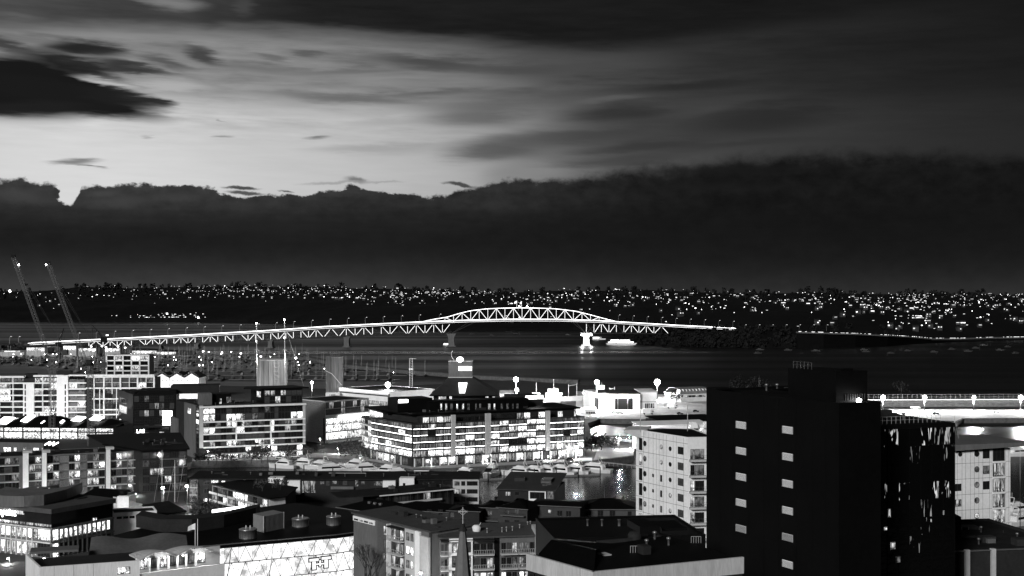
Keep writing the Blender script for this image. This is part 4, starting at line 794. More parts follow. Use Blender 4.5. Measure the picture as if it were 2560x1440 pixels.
for k in range(9):
    z = fl_[k + 1]; RW.part('balcony_slab', pale, (.2, RW.len, -1.4, .2, z - .35, z + .1)); rail(RW, 1722, 1764, z + .1, 1.1, 1.3, 4, glassg)
    win(RW, RW.s_(1726), RW.s_(1736), z + .1, z + 2.5, pick('KMK' if k != 5 else 'L', r), name='balcony_door', mull=1, fw=.05); win(RW, RW.s_(1737), RW.s_(1760), z + .1, z + 2.5, pick('KKD', r), name='balcony_door', mull=1, fw=.05)
mb = MB(); c_ = [(1560, 1078), (1566, 1083), (1578, 1089), (1592, 1093), (1606, 1095), (1614, 1090), (1618, 1082)]
top = [P(x, 1077, 316) for x, y in c_]; bot = [P(x, y, 316) for x, y in c_]; tb = [p + Vector((2, 9, 0)) for p in top]; bb = [p + Vector((2, 9, 0)) for p in bot]
for i in range(len(c_) - 1): mb.hexa([bot[i], bot[i + 1], bb[i + 1], bb[i], top[i] + Vector((0, 0, .25)), top[i + 1] + Vector((0, 0, .25)), tb[i + 1] + Vector((0, 0, .25)), tb[i] + Vector((0, 0, .25))])
mb.build('blade_canopy', pale, J.root)
for px, y0, y1 in ((1601, 1017, 1080), (1719, 1012, 1078)): p = P(px, y1, 312); mb = MB(); mb.bar(p, Vector((p.x, p.y, zpx(y0, 312))), .12, 6, .07); mb.build('flagstaff', pale, J.root)
# K: black tower
K = bld('dark_tower', 'huge unlit black office tower with glowing louvred vents, largest thing in view', 1766, 190, 2097, 165)
KR = sub(K, 2097, 165, 2202, 168); zt = zpx(1008, 165); foot = [tuple(K.pt(0, 0, 0)[:2]), tuple(K.pt(K.len, 0, 0)[:2]), tuple(KR.pt(KR.len, 0, 0)[:2]), tuple(KR.pt(KR.len, 24, 0)[:2]), tuple(K.pt(0, 26, 0)[:2])]
block(K, 24, 3, zt, black, black, .4, foot=foot)
K.part('panel_joint', black, *[(K.s_(x) - .03, K.s_(x) + .03, -.015, .01, 10, zt) for x in (1800, 1832, 1872, 1908, 1946, 1990, 2030, 2064)])
ventm = mat('lit_louvre', .6, .6, .1, 2, emit=.42)
ventd = mat('dim_louvre', .6, .6, .1, 2, emit=.12)
for col, (x0, x1, y0, st, hh) in enumerate(((1841, 1865, 1052.5, 64.4, 17.5), (1957, 1982, 1064.5, 66.8, 18))):
    for k in range(6 if col else 5):
        a, b = K.s_(x0), K.s_(x1); z1, z0 = K.z_(x0, y0 + st * k), K.z_(x0, y0 + st * k + hh); mb = MB(); K.box(mb, a, b, -.02, .02, z0, z1, 1); n = 11
        for i in range(n): z = z0 + (z1 - z0) * i / n; mb.hexa([K.pt(a, -.09, z), K.pt(b, -.09, z), K.pt(b, -.03, z + .012), K.pt(a, -.03, z + .012), K.pt(a, -.09, z + .02), K.pt(b, -.09, z + .02), K.pt(b, -.03, z + .032), K.pt(a, -.03, z + .032)], 0)
        for s in (a - .04, b): K.box(mb, s, s + .04, -.1, .02, z0, z1, 2)
        mb.build('louvred_vent', [black, ventd if (col, k) in ((0, 4), (1, 4)) else ventm, pale], K.root)
U2 = sub(K, 1970, 176, 2090, 167.5); U3 = sub(K, 2090, 167.5, 2168, 170.1); z2 = zpx(920, 176); U2.part('plant_tower', black, (0, U2.len, 0, 5.4, zt - .4, z2)); U2.part('aerial_box', black, (U2.s_(2078), U2.s_(2089), 1, 3, z2, z2 + .35))
mb = MB()
for i in range(6): p = U2.pt(.4 + i * .75, .6, z2); mb.bar(p, p + Vector((0, 0, .95)), .025)
for h_ in (.5, .93): mb.bar(U2.pt(.4, .6, z2 + h_), U2.pt(4.2, .6, z2 + h_), .018)
mb.build('guard_rail', metal, K.root); K.part('parapet_step', black, (0, 2.6, -.05, 3, zt, zt + .25))
mb = MB(); [U3.box(mb, U3.s_(2112 + 6 * i), U3.s_(2113.5 + 6 * i), -.12, -.005, zt + .1, U3.z_(2150, 984)) for i in range(9)]; mb.build('louvre_fins', dmetal, K.root)
p = U3.pt(U3.s_(2140), -.55, U3.z_(2140, 1001)); f = thing('floodlight', p, 'single floodlight shining on the roof of the black tower', 'floodlight'); mb = MB(); mb.ball(p, .34); mb.build('lens', glowm, f); mb = MB(); mb.box(p.x - .12, p.x + .12, p.y + .1, p.y + .5, zt, p.z + .15); mb.build('bracket', dmetal, f); lamp_light(f, p + Vector((0, -.6, .1)), 60, .2)
# L: black wavy glass building
L_ = bld('mirror_glass_block', 'black mirror-glass block with painted-in city reflections beside the dark tower', 2186, 180, 2388, 184.3)
zl = zpx(1063, 180); block(L_, 20, 3, zl, black, black, .1); lw = mat('wavy_mirror_glass', .003, .04, 0, spec=.5); t = lw.node_tree; n_ = t.nodes.new('ShaderNodeTexNoise'); n_.inputs['Scale'].default_value = .5; n_.inputs['Detail'].default_value = 2; bp2 = t.nodes.new('ShaderNodeBump'); bp2.inputs['Strength'].default_value = .6; bp2.inputs['Distance'].default_value = .3
tc2 = t.nodes.new('ShaderNodeTexCoord'); t.links.new(tc2.outputs['Object'], n_.inputs['Vector']); t.links.new(n_.outputs['Fac'], bp2.inputs['Height']); t.links.new(bp2.outputs[0], t.nodes['Principled BSDF'].inputs['Normal'])
WM['W'] = lw; glint_paint = lit('painted_glint', 1.1, .60, .65, .0, (2.0, 2.0, .32), (.1, .8), 0); glint_paint.node_tree.nodes['Principled BSDF'].inputs['Base Color'].default_value = (.003, .003, .003, 1); glint_paint.node_tree.nodes['Noise Texture'].inputs['Distortion'].default_value = 1.4; glint_paint.node_tree.nodes['Noise Texture'].inputs['Detail'].default_value = 1; WM['R'] = glint_paint  # emissive streaks painted in as city reflections on the glass
for j in range(9):
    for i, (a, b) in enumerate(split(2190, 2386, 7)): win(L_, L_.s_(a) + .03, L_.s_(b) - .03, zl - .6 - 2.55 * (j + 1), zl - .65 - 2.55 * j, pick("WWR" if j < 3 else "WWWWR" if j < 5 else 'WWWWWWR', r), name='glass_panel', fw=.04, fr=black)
for x0, y0, x1, y1, m_ in ((2210, 1318, 2217, 1327, litM), (2226, 1356, 2238, 1374, litM), (2239, 1391, 2250, 1407, litD), (2357, 1276, 2360, 1287, litM), (2218, 1272, 2226, 1294, litS)): pwin(L_, x0, y0, x1, y1, m_, name='lit_window', out=.12)
mb = MB()
for i in range(16): p = L_.pt(.5 + i * .75, 1, zl); mb.bar(p, p + Vector((0, 0, 1.0)), .025)
mb.bar(L_.pt(.5, 1, zl + 1), L_.pt(11.7, 1, zl + 1), .02); mb.bar(L_.pt(.5, 1, zl + .5), L_.pt(11.7, 1, zl + .5), .02); mb.build('guard_rail', pale, L_.root)
p = P(2386, 1096, 186); mb = MB(); mb.bar(p, Vector((p.x, p.y, zpx(1040, 186))), .07, 6, .05); mb.bar(p + Vector((.6, 0, 0)), Vector((p.x + .15, p.y, zpx(1052, 186))), .025); mb.build('flagstaff', pale, L_.root)
# M: second white tower
M = bld('white_tower', 'smaller white panelled tower with round windows under a broad sloping roof edge', 2381, 286, 2526, 291)
zm = zpx(1126, 286); block(M, 16, 3, zm, white, dark, .1); fl_ = [zpx(1160 + 39.1 * k, 286) for k in range(6)]
M.part('panel_joint', seam, *[(0, M.len, -.02, .01, z - .03, z + .03) for z in fl_]); M.part('panel_joint', seam, *[(M.s_(x) - .022, M.s_(x) + .022, -.018, .01, 12, zm) for x in (2393, 2405, 2414, 2426, 2436, 2447, 2457, 2474, 2480, 2513, 2522)])
for k in range(6):
    z = fl_[k]; y_ = lambda px, dz: HZ + (H - z - dz) * F / M.hit(px)
    disc(M, 2441.5, y_(2441.5, 2.05), .62, (glassk, litD, litD, litD, litM, litD)[k])
    if k == 0: disc(M, 2400, y_(2400, 2.15), .5, glassk)
    if k < 3: win(M, M.s_(2457), M.s_(2473), z + .9, z + 2.75, glassk if k != 1 else litD, mull=1, fw=.05)
    if k in (2, 3): win(M, M.s_(2384), M.s_(2403), z + .9, z + 2.5, glassk if k == 2 else litS, mull=1, fw=.05)
    win(M, M.s_(2482), M.s_(2511), z + .15, z + 3.2, pick('K' if k in (0,) else 'DSK', r) if k != 4 else litM, name='balcony_opening', mull=2, fw=.05); M.part('balcony_slab', white, (M.s_(2481), M.s_(2512), -.35, .2, z - .22, z + .16))
mb = MB(); mb.hexa([M.pt(-.3, -1.3, zm), M.pt(M.len + 5, -1.6, zm + .5), M.pt(M.len + 5, 16, zm + .5), M.pt(-.3, 16, zm), M.pt(-.3, -1.3, zm + 1.35), M.pt(M.len + 5, -1.6, zm + 1.3), M.pt(M.len + 5, 16, zm + 1.3), M.pt(-.3, 16, zm + 1.35)]); mb.build('roof', grey, M.root)
# N: low roof in the lower right corner
Nn = bld('low_roofed_annex', 'flat dark rooftop with air conditioning boxes in the lower right corner', 2378, 196, 2700, 200); zn = zpx(1400, 190)
block(Nn, 26, 3, zn, dgrey, dark, .5); mb = MB(); q = sub(Nn, 2403, 217, 2449, 217); q.part('air_conditioner', dmetal, (0, q.len, 0, 2.5, zn, zpx(1336, 217))); q.part('unit_frame', metal, (0, .12, -.06, 0, zn, zpx(1338, 217)), (1.2, 1.32, -.06, 0, zn, zpx(1338, 217)), (q.len - .12, q.len, -.06, 0, zn, zpx(1338, 217)), (0, q.len, -.07, -.061, zpx(1340, 217), zpx(1337, 217)))
q = sub(Nn, 2378, 208, 2403, 208); q.part('lift_housing', dgrey, (0, q.len, 0, 4, zn, zpx(1292, 208))); p = P(2508, 1365, 214); mb = MB(); mb.bar(Vector((p.x, p.y, zn)), Vector((p.x, p.y, zpx(1342, 214))), .06); mb.box(p.x - .5, p.x + .5, p.y - .4, p.y + .4, zpx(1350, 214), zpx(1337, 214)); mb.build('roof_cowl', dmetal, Nn.root)
Nn.part('coping', metal, (0, Nn.len, -.3, .3, zn, zn + .12)); Nn.part('pilaster', pale, (Nn.s_(2411), Nn.s_(2421), -.5, .2, zn - 4, zn + .3)); Nn.part('pilaster', pale, (Nn.s_(2476), Nn.s_(2486), -.5, .2, zn - 4, zn + .3))
# O: parapet building, bottom centre right
O = bld('parapet_building', 'building with a pale concrete parapet corner and a humped black roof at the bottom edge', 1482, 140, 1860, 148); OL = sub(O, 1315, 150, 1482, 140); zo = zpx(1430, 140)
foot = [tuple(OL.pt(0, 0, 0)[:2]), tuple(O.pt(0, 0, 0)[:2]), tuple(O.pt(O.len, 0, 0)[:2]), tuple(O.pt(O.len, 22, 0)[:2]), tuple(OL.pt(0, 22, 0)[:2])]
mb = MB(); c_ = sum((Vector(p) for p in foot), Vector((0, 0))) / 5; mb.prism([tuple(c_ + (Vector(p) - c_) * .985) for p in foot], 3, zo - .5); mb.build('walls', dgrey, O.root)
pm = mat('weathered_concrete', .55, .85, .22, .8, grain=(1, 1, .15)); MB().prism([tuple(c_ + (Vector(p) - c_) * .97) for p in foot], zo - .5, zo - .3).build('roof', black, O.root)
O.part('parapet', pm, (0, O.len, -.0, .35, zo - 1.9, zo)); OL.part('parapet', pm, (0, OL.len, 0, .35, zo - 1.9, zo)); OL.part('panel_joint', seam, (OL.s_(1450), OL.s_(1450) + .04, -.015, .01, zo - 1.9, zo))
mb = MB(); h0 = [OL.pt(OL.s_(1328), 1, zo), OL.pt(OL.len - 1, 1, zo - .3), O.pt(4, 9, zo - .3), OL.pt(OL.s_(1328) + .5, 14, zo - .3)]; h1 = [P(1378, 1349, 153), P(1490, 1375, 148), P(1500, 1372, 156), P(1392, 1346, 162)]; mb.hexa(h0 + h1); mb.build('roof_hump', black, O.root)
for x0, y0, x1, y1, D_, m_, nm in ((1508, 1388, 1529, 1407, 150, pale, 'roof_hatch'), (1600, 1318, 1650, 1346, 164, black, 'lift_room'), (1655, 1322, 1718, 1350, 166, black, 'lift_room')):
    q = sub(O, x0, D_, x1, D_ + .5); q.part(nm, m_, (0, q.len, 0, 1.5 if m_ is pale else 6, zo - .3, zpx(y0, D_)))
for x0, D_ in ((1576, 152), (1728, 158)):
    mb = MB(); p = P(x0, 1398, D_)
    for i in range(5): mb.bar(Vector((p.x + .3 * i, p.y, zo - .3)), Vector((p.x + .3 * i, p.y, zo + .5)), .025)
    mb.bar(Vector((p.x, p.y, zo + .5)), Vector((p.x + 1.2, p.y, zo + .5)), .025); mb.build('ladder_rail', pale, O.root)
for i in range(6): win(OL, .8 + i * 1.1, 1.6 + i * 1.1, zo - 4.5, zo - 2.1, glassk, name='strip_window', out=-.0)
# dark roof block standing behind it
W = bld('dark_roofed_block', 'unlit block with a plain black roof between the courtyard flats and black tower', 1386, 236, 1764, 240); block(W, 22, 3, zpx(1346, 236), black, black, .3)
for x, y in ((1469, 1318), (1505, 1312), (1547, 1325), (1549, 1332)): p = P(x, y + 5, 250); mb = MB(); mb.lathe((p.x, p.y, zpx(1346, 236)), [(.2, -.2), (.2, .9), (.3, .9), (.3, 1.1)], 8); mb.build('roof_vent', metal, W.root)
q = sub(W, 1573, 232, 1606, 232); mb = MB(); mb.lathe((q.pt(q.len / 2, 1.4, 0).x, q.pt(q.len / 2, 1.4, 0).y, zpx(1346, 236)), [(1.2, -.2), (1.35, 1.1), (1.1, 1.6), (.2, 1.8)], 14); mb.build('water_tank', dgrey, W.root)

# ---------------------------------------------------------------- U: courtyard flats
r = random.Random(77)
UR = bld('courtyard_flats', 'pale courtyard apartment wing with railed balconies behind the church spire', 1100, 299, 1384, 303); ze = zpx(1345, 300)
UR.part('walls', grey, (0, UR.len - .1, 0, 13, 3, ze)); slant(UR, 13, ze, ze + .8, .6, mat('membrane_roof', .075, .8, .25, .3))
UE = sub(UR, 1340, 300.5, 1384, 301); UE.part('end_block', pale, (0, UE.len, 0, 8, 3, zpx(1327, 300))); UE.part('panel_joint', seam, *[(0, UE.len, -.02, .01, z - .03, z + .03) for z in (zpx(1350, 300), zpx(1388, 300), zpx(1338, 300))])
for y in (1344, 1383): pwin(UE, 1346, y, 1356, y + 15, glassk, mull=1); pwin(UE, 1362, y - 1, 1373, y + 14, litL if y < 1360 else litM, mull=1)
fz = [ze - .3 - 3.45 * k for k in range(5)]
for k in range(4):
    z = fz[k + 1]; a = 1100
    for x0, x1, n in ((1101, 1120, 2), (1183, 1234, 3), (1251, 1294, 3), (1296, 1338, 3)):
        UR.part('balcony_slab', pale, (UR.s_(x0), UR.s_(x1), -1.5, 0, z - .25, z)); rail(UR, x0, x1, z, 1.1, 1.45, n * 3, pale)
        for p_, q_ in split(x0 + 1, x1 - 1, n, 1.2): win(UR, UR.s_(p_), UR.s_(q_), z + .05, z + 2.4, pick('KKGMD' if k != 2 else 'KLGM', r), name='balcony_door', mull=1, fw=.06)
    for p_, q_ in ((1130, 1149), (1166, 1176)): win(UR, UR.s_(p_), UR.s_(q_), z + .5, z + 2.7, pick('MDG', r), mull=1, trans=1, fw=.06, out=.5)
    UR.part('bay_front', white, (UR.s_(1122), UR.s_(1129), -.6, 0, z - .2, z + 3.2), (UR.s_(1150), UR.s_(1165), -.6, 0, z - .2, z + 3.2), (UR.s_(1177), UR.s_(1181), -.6, 0, z - .2, z + 3.2), (UR.s_(1129), UR.s_(1150), -.6, 0, z - .2, z + .45), (UR.s_(1165), UR.s_(1177), -.6, 0, z - .2, z + .45))
UR.part('drain_recess', black, (UR.s_(1235), UR.s_(1249), -.03, .2, 3, ze)); UR.part('canopy', dgrey, (UR.s_(1184), UR.s_(1234), -1.9, 0, ze - .5, ze - .3)); UR.part('canopy', dgrey, (UR.s_(1101), UR.s_(1121), -1.9, 0, ze - .5, ze - .3))
UR.part('cornice', white, (UR.s_(1122), UR.s_(1181), -.75, 0, ze - .75, ze - .5), (UR.s_(1122), UR.s_(1181), -.75, 0, ze - .2, ze + .1))
for x, y in ((1160, 1328), (1222, 1335), (1260, 1334), (1272, 1332), (1288, 1330), (1310, 1322), (1336, 1310), (1344, 1308)): p = UR.pt(UR.s_(x), 3 + (1335 - y) * .28, ze + .6); mb = MB(); mb.lathe((p.x, p.y, p.z), [(.12, -.3), (.12, .9), (.2, .9), (.2, 1.1)], 8); mb.build('roof_vent', pale, UR.root)
p = UR.pt(UR.s_(1198), 5, ze + .8); mb = MB(); mb.lathe((p.x, p.y, p.z), [(.9, -.3), (1.1, .9), (.6, 1.3)], 10); mb.bar(p, p + Vector((1, 0, 1.9)), .06); mb.build('satellite_dish', white, UR.root)
UL = bld('courtyard_flats', 'courtyard apartment wing with a tall white panel wall, next to the curved glass hall', 884, 326, 1078, 300); zu = zpx(1331, 300)
UL.part('walls', grey, (0, UL.len, 0, 14, 3, zu)); slant(UL, 13.5, zu, zu + .25, .5, mat('membrane_roof', .065, .8, .25, .3)); SR = sub(UL, 1078, 300, 1101, 308); SR.part('side_wall', dgrey, (0, SR.len, -.1, .5, 3, zu))
UL.part('brick_bay', mat('dark_brick', .10, .9, .3, 3), (UL.s_(946), UL.s_(976), -.3, 0, 3, zu - .3)); UL.part('party_wall', white, (UL.s_(976), UL.s_(977.5), -1.2, 0, 3, zu - .2)); UL.part('white_panel', white, (UL.s_(1041), UL.s_(1053), -.5, 0, 3, zu - .4)); UL.part('white_panel', pale, (UL.s_(1055), UL.s_(1077), -.7, 0, 3, zu - 1.2)); UL.part('panel_bay', pale, (UL.s_(1014), UL.s_(1040), -.25, 0, 3, zu - .5))
for k in range(4):
    z = zu - .5 - 3.3 * (k + 1)
    UL.part('balcony_slab', pale, (UL.s_(978), UL.s_(1012), -1.4, 0, z - .2, z)); rail(UL, 978, 1012, z, 1.1, 1.35, 8, pale)
    for p_, q_ in split(980, 1010, 3, .8): win(UL, UL.s_(p_), UL.s_(q_), z + .05, z + 2.5, pick('MSGK', r), name='balcony_door', mull=1, fw=.06)
    for p_, q_ in ((1018, 1026), (1029, 1036)): win(UL, UL.s_(p_), UL.s_(q_), z + .6, z + 2.5, litL if r.random() < .75 else litD, mull=0, fw=.07, out=.27)
    if k < 3: win(UL, UL.s_(962), UL.s_(970), z + .5, z + 2.7, litM if k != 1 else glassg, name='side_window', mull=1, fw=.06, out=.32)
UL.part('canopy', dgrey, (UL.s_(978), UL.s_(1012), -1.7, 0, zu - .75, zu - .55)); UL.part('upper_storey', white, (UL.s_(884), UL.s_(938), -.2, 0, zu - 1.7, zu - .5)); grid(UL, split(886, 936, 4, 1), [(1300, 1306)], 912, 'KDKM', .1, 0, name='strip_window', rnd=r, out=.25)

# ---------------------------------------------------------------- church spire with its cross
D0 = 205; t = thing('church_spire', P(1157, 1440, D0), 'slender eight-sided church spire topped with a cross, in front of the courtyard flats', 'spire'); x_ = (1157 - 1280) * D0 / F; z1, z2, z3 = zpx(1325, D0), zpx(1309, D0), zpx(1268, D0)
mb = MB(); rr = lambda w: w * D0 / F / 2; mb.lathe((x_, D0, 0), [(rr(88), zpx(1640, D0)), (rr(42), zpx(1440, D0)), (rr(20), zpx(1345, D0)), (rr(13), z1)], 8, 0, False); mb.build('spire', mat('spire_slate', .16, .75, .2, 1.2), t)
mb = MB(); mb.lathe((x_, D0, 0), [(rr(22), z1 - .1), (rr(21), z1 + .12), (rr(12), z1 + .5), (rr(9), z2)], 8, 0, False); mb.build('finial', dgrey, t)
mb = MB(); mb.bar((x_, D0, z2 - .1), (x_, D0, z3), .085); zc = zpx(1279, D0); mb.bar((x_ - .68, D0, zc), (x_ + .68, D0, zc), .075)
for s in (-1, 1): mb.bar((x_ + s * .52, D0, zc - .1), (x_ + s * .08, D0, zc - .5), .04); mb.bar((x_ + s * .52, D0, zc + .1), (x_ + s * .08, D0, zc + .35), .04); mb.bar((x_ + s * .68, D0, zc - .16), (x_ + s * .68, D0, zc + .16), .05)
mb.build('cross', pale, t)
t_ = bld('church_hall', 'church body hidden below the slender spire', 1120, 204, 1200, 204, 'church'); t_.part('walls', grey, (0, t_.len, 3, 16, 3, zpx(1700, 205)))

# ---------------------------------------------------------------- P: curved glass hall with the TT sign
Pf = [(233, 330), (300, 326), (420, 323), (525, 326), (631, 331), (736, 336), (842, 341), (905, 346), (935, 350.5), (945, 355), (941, 359), (905, 366), (870, 380), (740, 394), (620, 382.6), (530, 374), (420, 362), (335, 348), (255, 335.5)]
pw = [((x - 1280) * d / F, d) for x, d in Pf]; pt_ = thing('curved_glass_hall', (pw[4][0], pw[4][1], 3), 'long oval building with a glowing diagrid glass wall and broad black roof', 'hall'); zr = 16.4
MB().prism(pw, 3, 15.5).build('core', pale, pt_) if False else None
ce = sum((Vector(p) for p in pw), Vector((0, 0))) / len(pw); inn = [tuple(ce + (Vector(p) - ce) * .93) for p in pw]; MB().prism(inn, 3, 15.4).build('inner_wall', pale, pt_); MB().prism(pw, 15.45, zr).build('roof', black, pt_)
mb = MB()
for a, b in zip(pw[:10], pw[1:11]): A_, B_ = Vector(a + (zr,)), Vector(b + (zr,)); mb.bar(A_, B_, .16)
mb.build('roof_edge', metal, pt_); net = MB(); acc = 0
for a, b in zip(pw[:10], pw[1:11]):
    W = Wall.__new__(Wall); W.o = Vector(a); e = Vector(b) - W.o; W.len = e.length; W.u = e / e.length; W.n = Vector((W.u.y, -W.u.x)); W.root = pt_; W.ang = math.atan2(W.u.y, W.u.x); n = max(1, round(W.len / 3.4))
    for i in range(n):
        s0, s1 = W.len * i / n, W.len * (i + 1) / n
        for z0, z1 in ((3.2, 6.6), (6.75, 11.4), (11.6, 15.4)): win(W, s0, s1, z0, z1, hall, name='glass_panel', fw=.03)
        for z0, z1 in ((3.2, 6.7), (6.7, 11.5), (11.5, 15.4)):
            m_ = (s0 + s1) / 2; net.bar(W.pt(s0, -.12, z0), W.pt(m_, -.12, z1), .075); net.bar(W.pt(m_, -.12, z1), W.pt(s1, -.12, z0), .075)
    for z in (6.68, 11.5): net.bar(W.pt(0, -.12, z), W.pt(W.len, -.12, z), .08)
    if a[1] < 341 and W.len > 5: 
        mb = MB(); [mb.bar(W.pt(W.len * u, -.14, 3.2), W.pt(W.len * u + 1.6, -.14, 15.2), .14) for u in (.35,)]; mb.build('raking_strut', pale, pt_)
net.build('diagrid', dmetal, pt_)
SW = Wall(766, 337.2, 830, 340.4, pt_); sx0, sx1 = SW.s_(771), SW.s_(825); zb, zt = SW.z_(771, 1424), SW.z_(771, 1396); w = sx1 - sx0; h = zt - zb
def logo(mbx, g, out, mi):
    """two letters T joined by a small plus"""
    for a, b, c, d in ((0, .44, .74, 1), (.13, .31, 0, .74), (.56, 1, .80, 1.06), (.69, .87, .06, .80), (.31, .69, .38, .54), (.455, .545, .22, .80)): SW.box(mbx, sx0 + a * w - g, sx0 + b * w + g, -out, -.5 if mi == 0 else -out + .06, zb + c * h - g, zb + d * h + g)
mb = MB(); logo(mb, .22, .7, 0); sg = mb.build('rooftop_sign', black, pt_); mb = MB(); logo(mb, -.05, .78, 1); mb.build('sign_letters', mat('sign_face', .75, .5, .05, emit=.9), pt_)
# on its roof
def drum(x0, x1, y0, y1, label_, m):
    k = 63.6 / ((y1 - HZ)) ; D = k * F + (x1 - x0) * .05; xc = ((x0 + x1) / 2 - 1280) * D / F; rad = (x1 - x0) / 2 * D / F; h = (y1 - y0) * D / F; t = thing('roof_drum', (xc, D, zr), label_, 'roof unit', 'round steel units on the oval roof'); mb = MB(); mb.lathe((xc, D, zr), [(rad, 0), (rad, h * .8), (rad * 1.03, h * .8), (rad * 1.03, h * .86), (rad * .98, h * .9)], 28); mb.build('casing', m, t)
    mb = MB(); [mb.bar((xc + dx_, D, zr + h * .88), (xc + dx_, D, zr + h * .88 + .9), .18, 8) for dx_ in (-.5, .6)]; mb.build('flue', pale, t); mb = MB(); [mb.bar((xc + rad * 1.005 * math.cos(i * .35 + 3.2), D + rad * 1.005 * math.sin(i * .35 + 3.2), zr), (xc + rad * 1.005 * math.cos(i * .35 + 3.2), D + rad * 1.005 * math.sin(i * .35 + 3.2), zr + h * .8), .03) for i in range(9)]; mb.build('casing_ribs', dmetal, t)
drum(598, 642, 1323, 1348, 'round steel roof unit closest to the glowing glass edge', steel); drum(730, 772, 1296, 1318, 'round steel roof unit in the middle of the black oval roof', steel); drum(816, 852, 1290, 1314, 'round steel roof unit nearest the pale flats', steel)
q = Wall(659, 344, 709, 350.5); q.root = thing('ribbed_plant_box', (q.o.x, q.o.y, zr), 'tall ribbed steel plant box standing on the black oval roof', 'roof unit'); ql = Wall(633, 348, 659, 344, q.root); hz = zpx(1291, 344); mb = MB(); mb.prism([tuple(ql.pt(0, 0, 0)[:2]), tuple(q.pt(0, 0, 0)[:2]), tuple(q.pt(q.len, 0, 0)[:2]), tuple(Vector(ql.pt(0, 0, 0)[:2]) + q.u * q.len)], zr, hz); zinc = mat('zinc_cladding', .2, .5, .2, .6); mb.build('casing', zinc, q.root); q.part('ribs', zinc, *[(i * q.len / 16, i * q.len / 16 + .12, -.1, .01, zr, hz) for i in range(17)]); q.part('trim', pale, (-.1, .06, -.14, .05, zr, hz + .1), (q.len - .06, q.len + .1, -.14, .05, zr, hz + .1))
# inner drum wall and open court at the back of the roof
mb = MB(); cw = [(340, 352), (400, 345), (480, 345), (560, 352), (640, 364)]; cp = [((x - 1280) * d / F, d) for x, d in cw]
for a, b in zip(cp, cp[1:]): mb.hexa([(a[0], a[1], zr), (b[0], b[1], zr), (b[0], b[1] + 6, zr), (a[0], a[1] + 6, zr), (a[0], a[1], zr + 3.4), (b[0], b[1], zr + 3.4), (b[0], b[1] + 6, zr + 3.6), (a[0], a[1] + 6, zr + 3.6)])
mb.build('inner_drum', dgrey, pt_)
mb = MB(); k_ = lambda px, D, z: (((px - 1280) * D / F), D, z); mb.hexa([k_(532, 371, zr), k_(614, 379, zr), k_(612, 380.5, zr), k_(530, 373, zr), k_(532, 371, zr + 1.3), k_(614, 379, zr + 1.3), k_(612, 380.5, zr + 1.3), k_(530, 373, zr + 1.3)]); mb.build('glowing_court_wall', glowlo, pt_)  # court wall glows itself in place of the terrace lighting
for px, y0 in ((488, 1308), (494, 1297)):
    f = thing('flagpole', P(px, 1385, 322), 'bare tall white flagpole before the glass hall' if px > 490 else 'shorter white flagpole with a limp flag before the glass hall', 'flagpole'); p = P(px, 1385, 322); mb = MB(); mb.bar(p, Vector((p.x, p.y, zpx(y0, 322))), .11, 6, .07); mb.build('pole', white, f)
    if px < 490: mb = MB(); z = zpx(y0, 322); mb.add([(p.x, p.y, z), (p.x - .9, p.y + .3, z - .4), (p.x - 1.8, p.y, z - .9), (p.x, p.y, z - 1.6), (p.x - .9, p.y + .3, z - 1.7), (p.x - 1.9, p.y, z - 2.0)], ((0, 1, 4, 3), (1, 2, 5, 4))); mb.build('flag', white, f)

# ---------------------------------------------------------------- Q: corner office with the glowing sign
r = random.Random(4)
Qr = bld('corner_office', 'corner office with a deep overhanging roof, black glass top storey and glowing roof sign', 128, 375, 284, 394.5); Ql = sub(Qr, -80, 391, 128, 375); fz = [zpx(y, 375) for y in (1272, 1284, 1321, 1356, 1398)]
foot = [tuple(Ql.pt(0, 0, 0)[:2]), tuple(Ql.pt(Ql.len, 0, 0)[:2]), tuple(Qr.pt(Qr.len, 0, 0)[:2]), tuple(Qr.pt(Qr.len, 34, 0)[:2]), tuple(Ql.pt(0, 36, 0)[:2])]; ce = sum((Vector(p) for p in foot), Vector((0, 0))) / 5
MB().prism(foot, 3, fz[2]).build('walls', grey, Qr.root); MB().prism([tuple(ce + (Vector(p) - ce) * .985) for p in foot], fz[2], fz[1]).build('top_storey', glassk, Qr.root); MB().prism([tuple(ce + (Vector(p) - ce) * 1.035) for p in foot], fz[1], fz[0]).build('roof', mat('membrane_roof', .07, .8, .25, .2), Qr.root)
for W, x0, x1, n in ((Ql, -78, 95, 13), (Qr, 147, 276, 11)):
    for k in (0, 1):
        z0, z1 = fz[3 + k], fz[2 + k]; W.part('floor_band', pale if W is Ql else grey, (0, W.len, -.35, 0, z1 - .45, z1 - .1))
        for a, b in split(x0, x1, n): win(W, W.s_(a) + .25, W.s_(b) - .25, z0 + .6, z1 - .7, pick('LLLH' if k == 0 else ('HHSL' if W is Ql else 'KKK'), r), mull=0, fw=.06); W.part('pilaster', pale if W is Ql else grey, (W.s_(a) - .2, W.s_(a) + .2, -.32, 0, z0 - .1, z1))
        if W is Ql: win(W, W.s_(96), W.s_(126), z0 + .4, z1 - .5, litL if k == 0 else glassk, name='corner_glazing', mull=3, fw=.1, out=.15)
        else: win(W, W.s_(131), W.s_(145), z0 + .4, z1 - .5, litL, name='corner_glazing', mull=2, fw=.1, out=.15)
grid(Ql, split(-60, 127, 9), [(1312, 1320)], 128, 'SHSD', .05, 0, name='terrace_window', rnd=r, out=-.2); grid(Qr, [(234, 236.5), (240, 242.5)], [(1295, 1312)], 236, 'L', 0, 0, name='slit_window', out=-.1)
mb = MB(); dp = [(-30, 383), (10, 379), (60, 378), (110, 381), (168, 392)]; cp = [((x - 1280) * d / F, d) for x, d in dp]
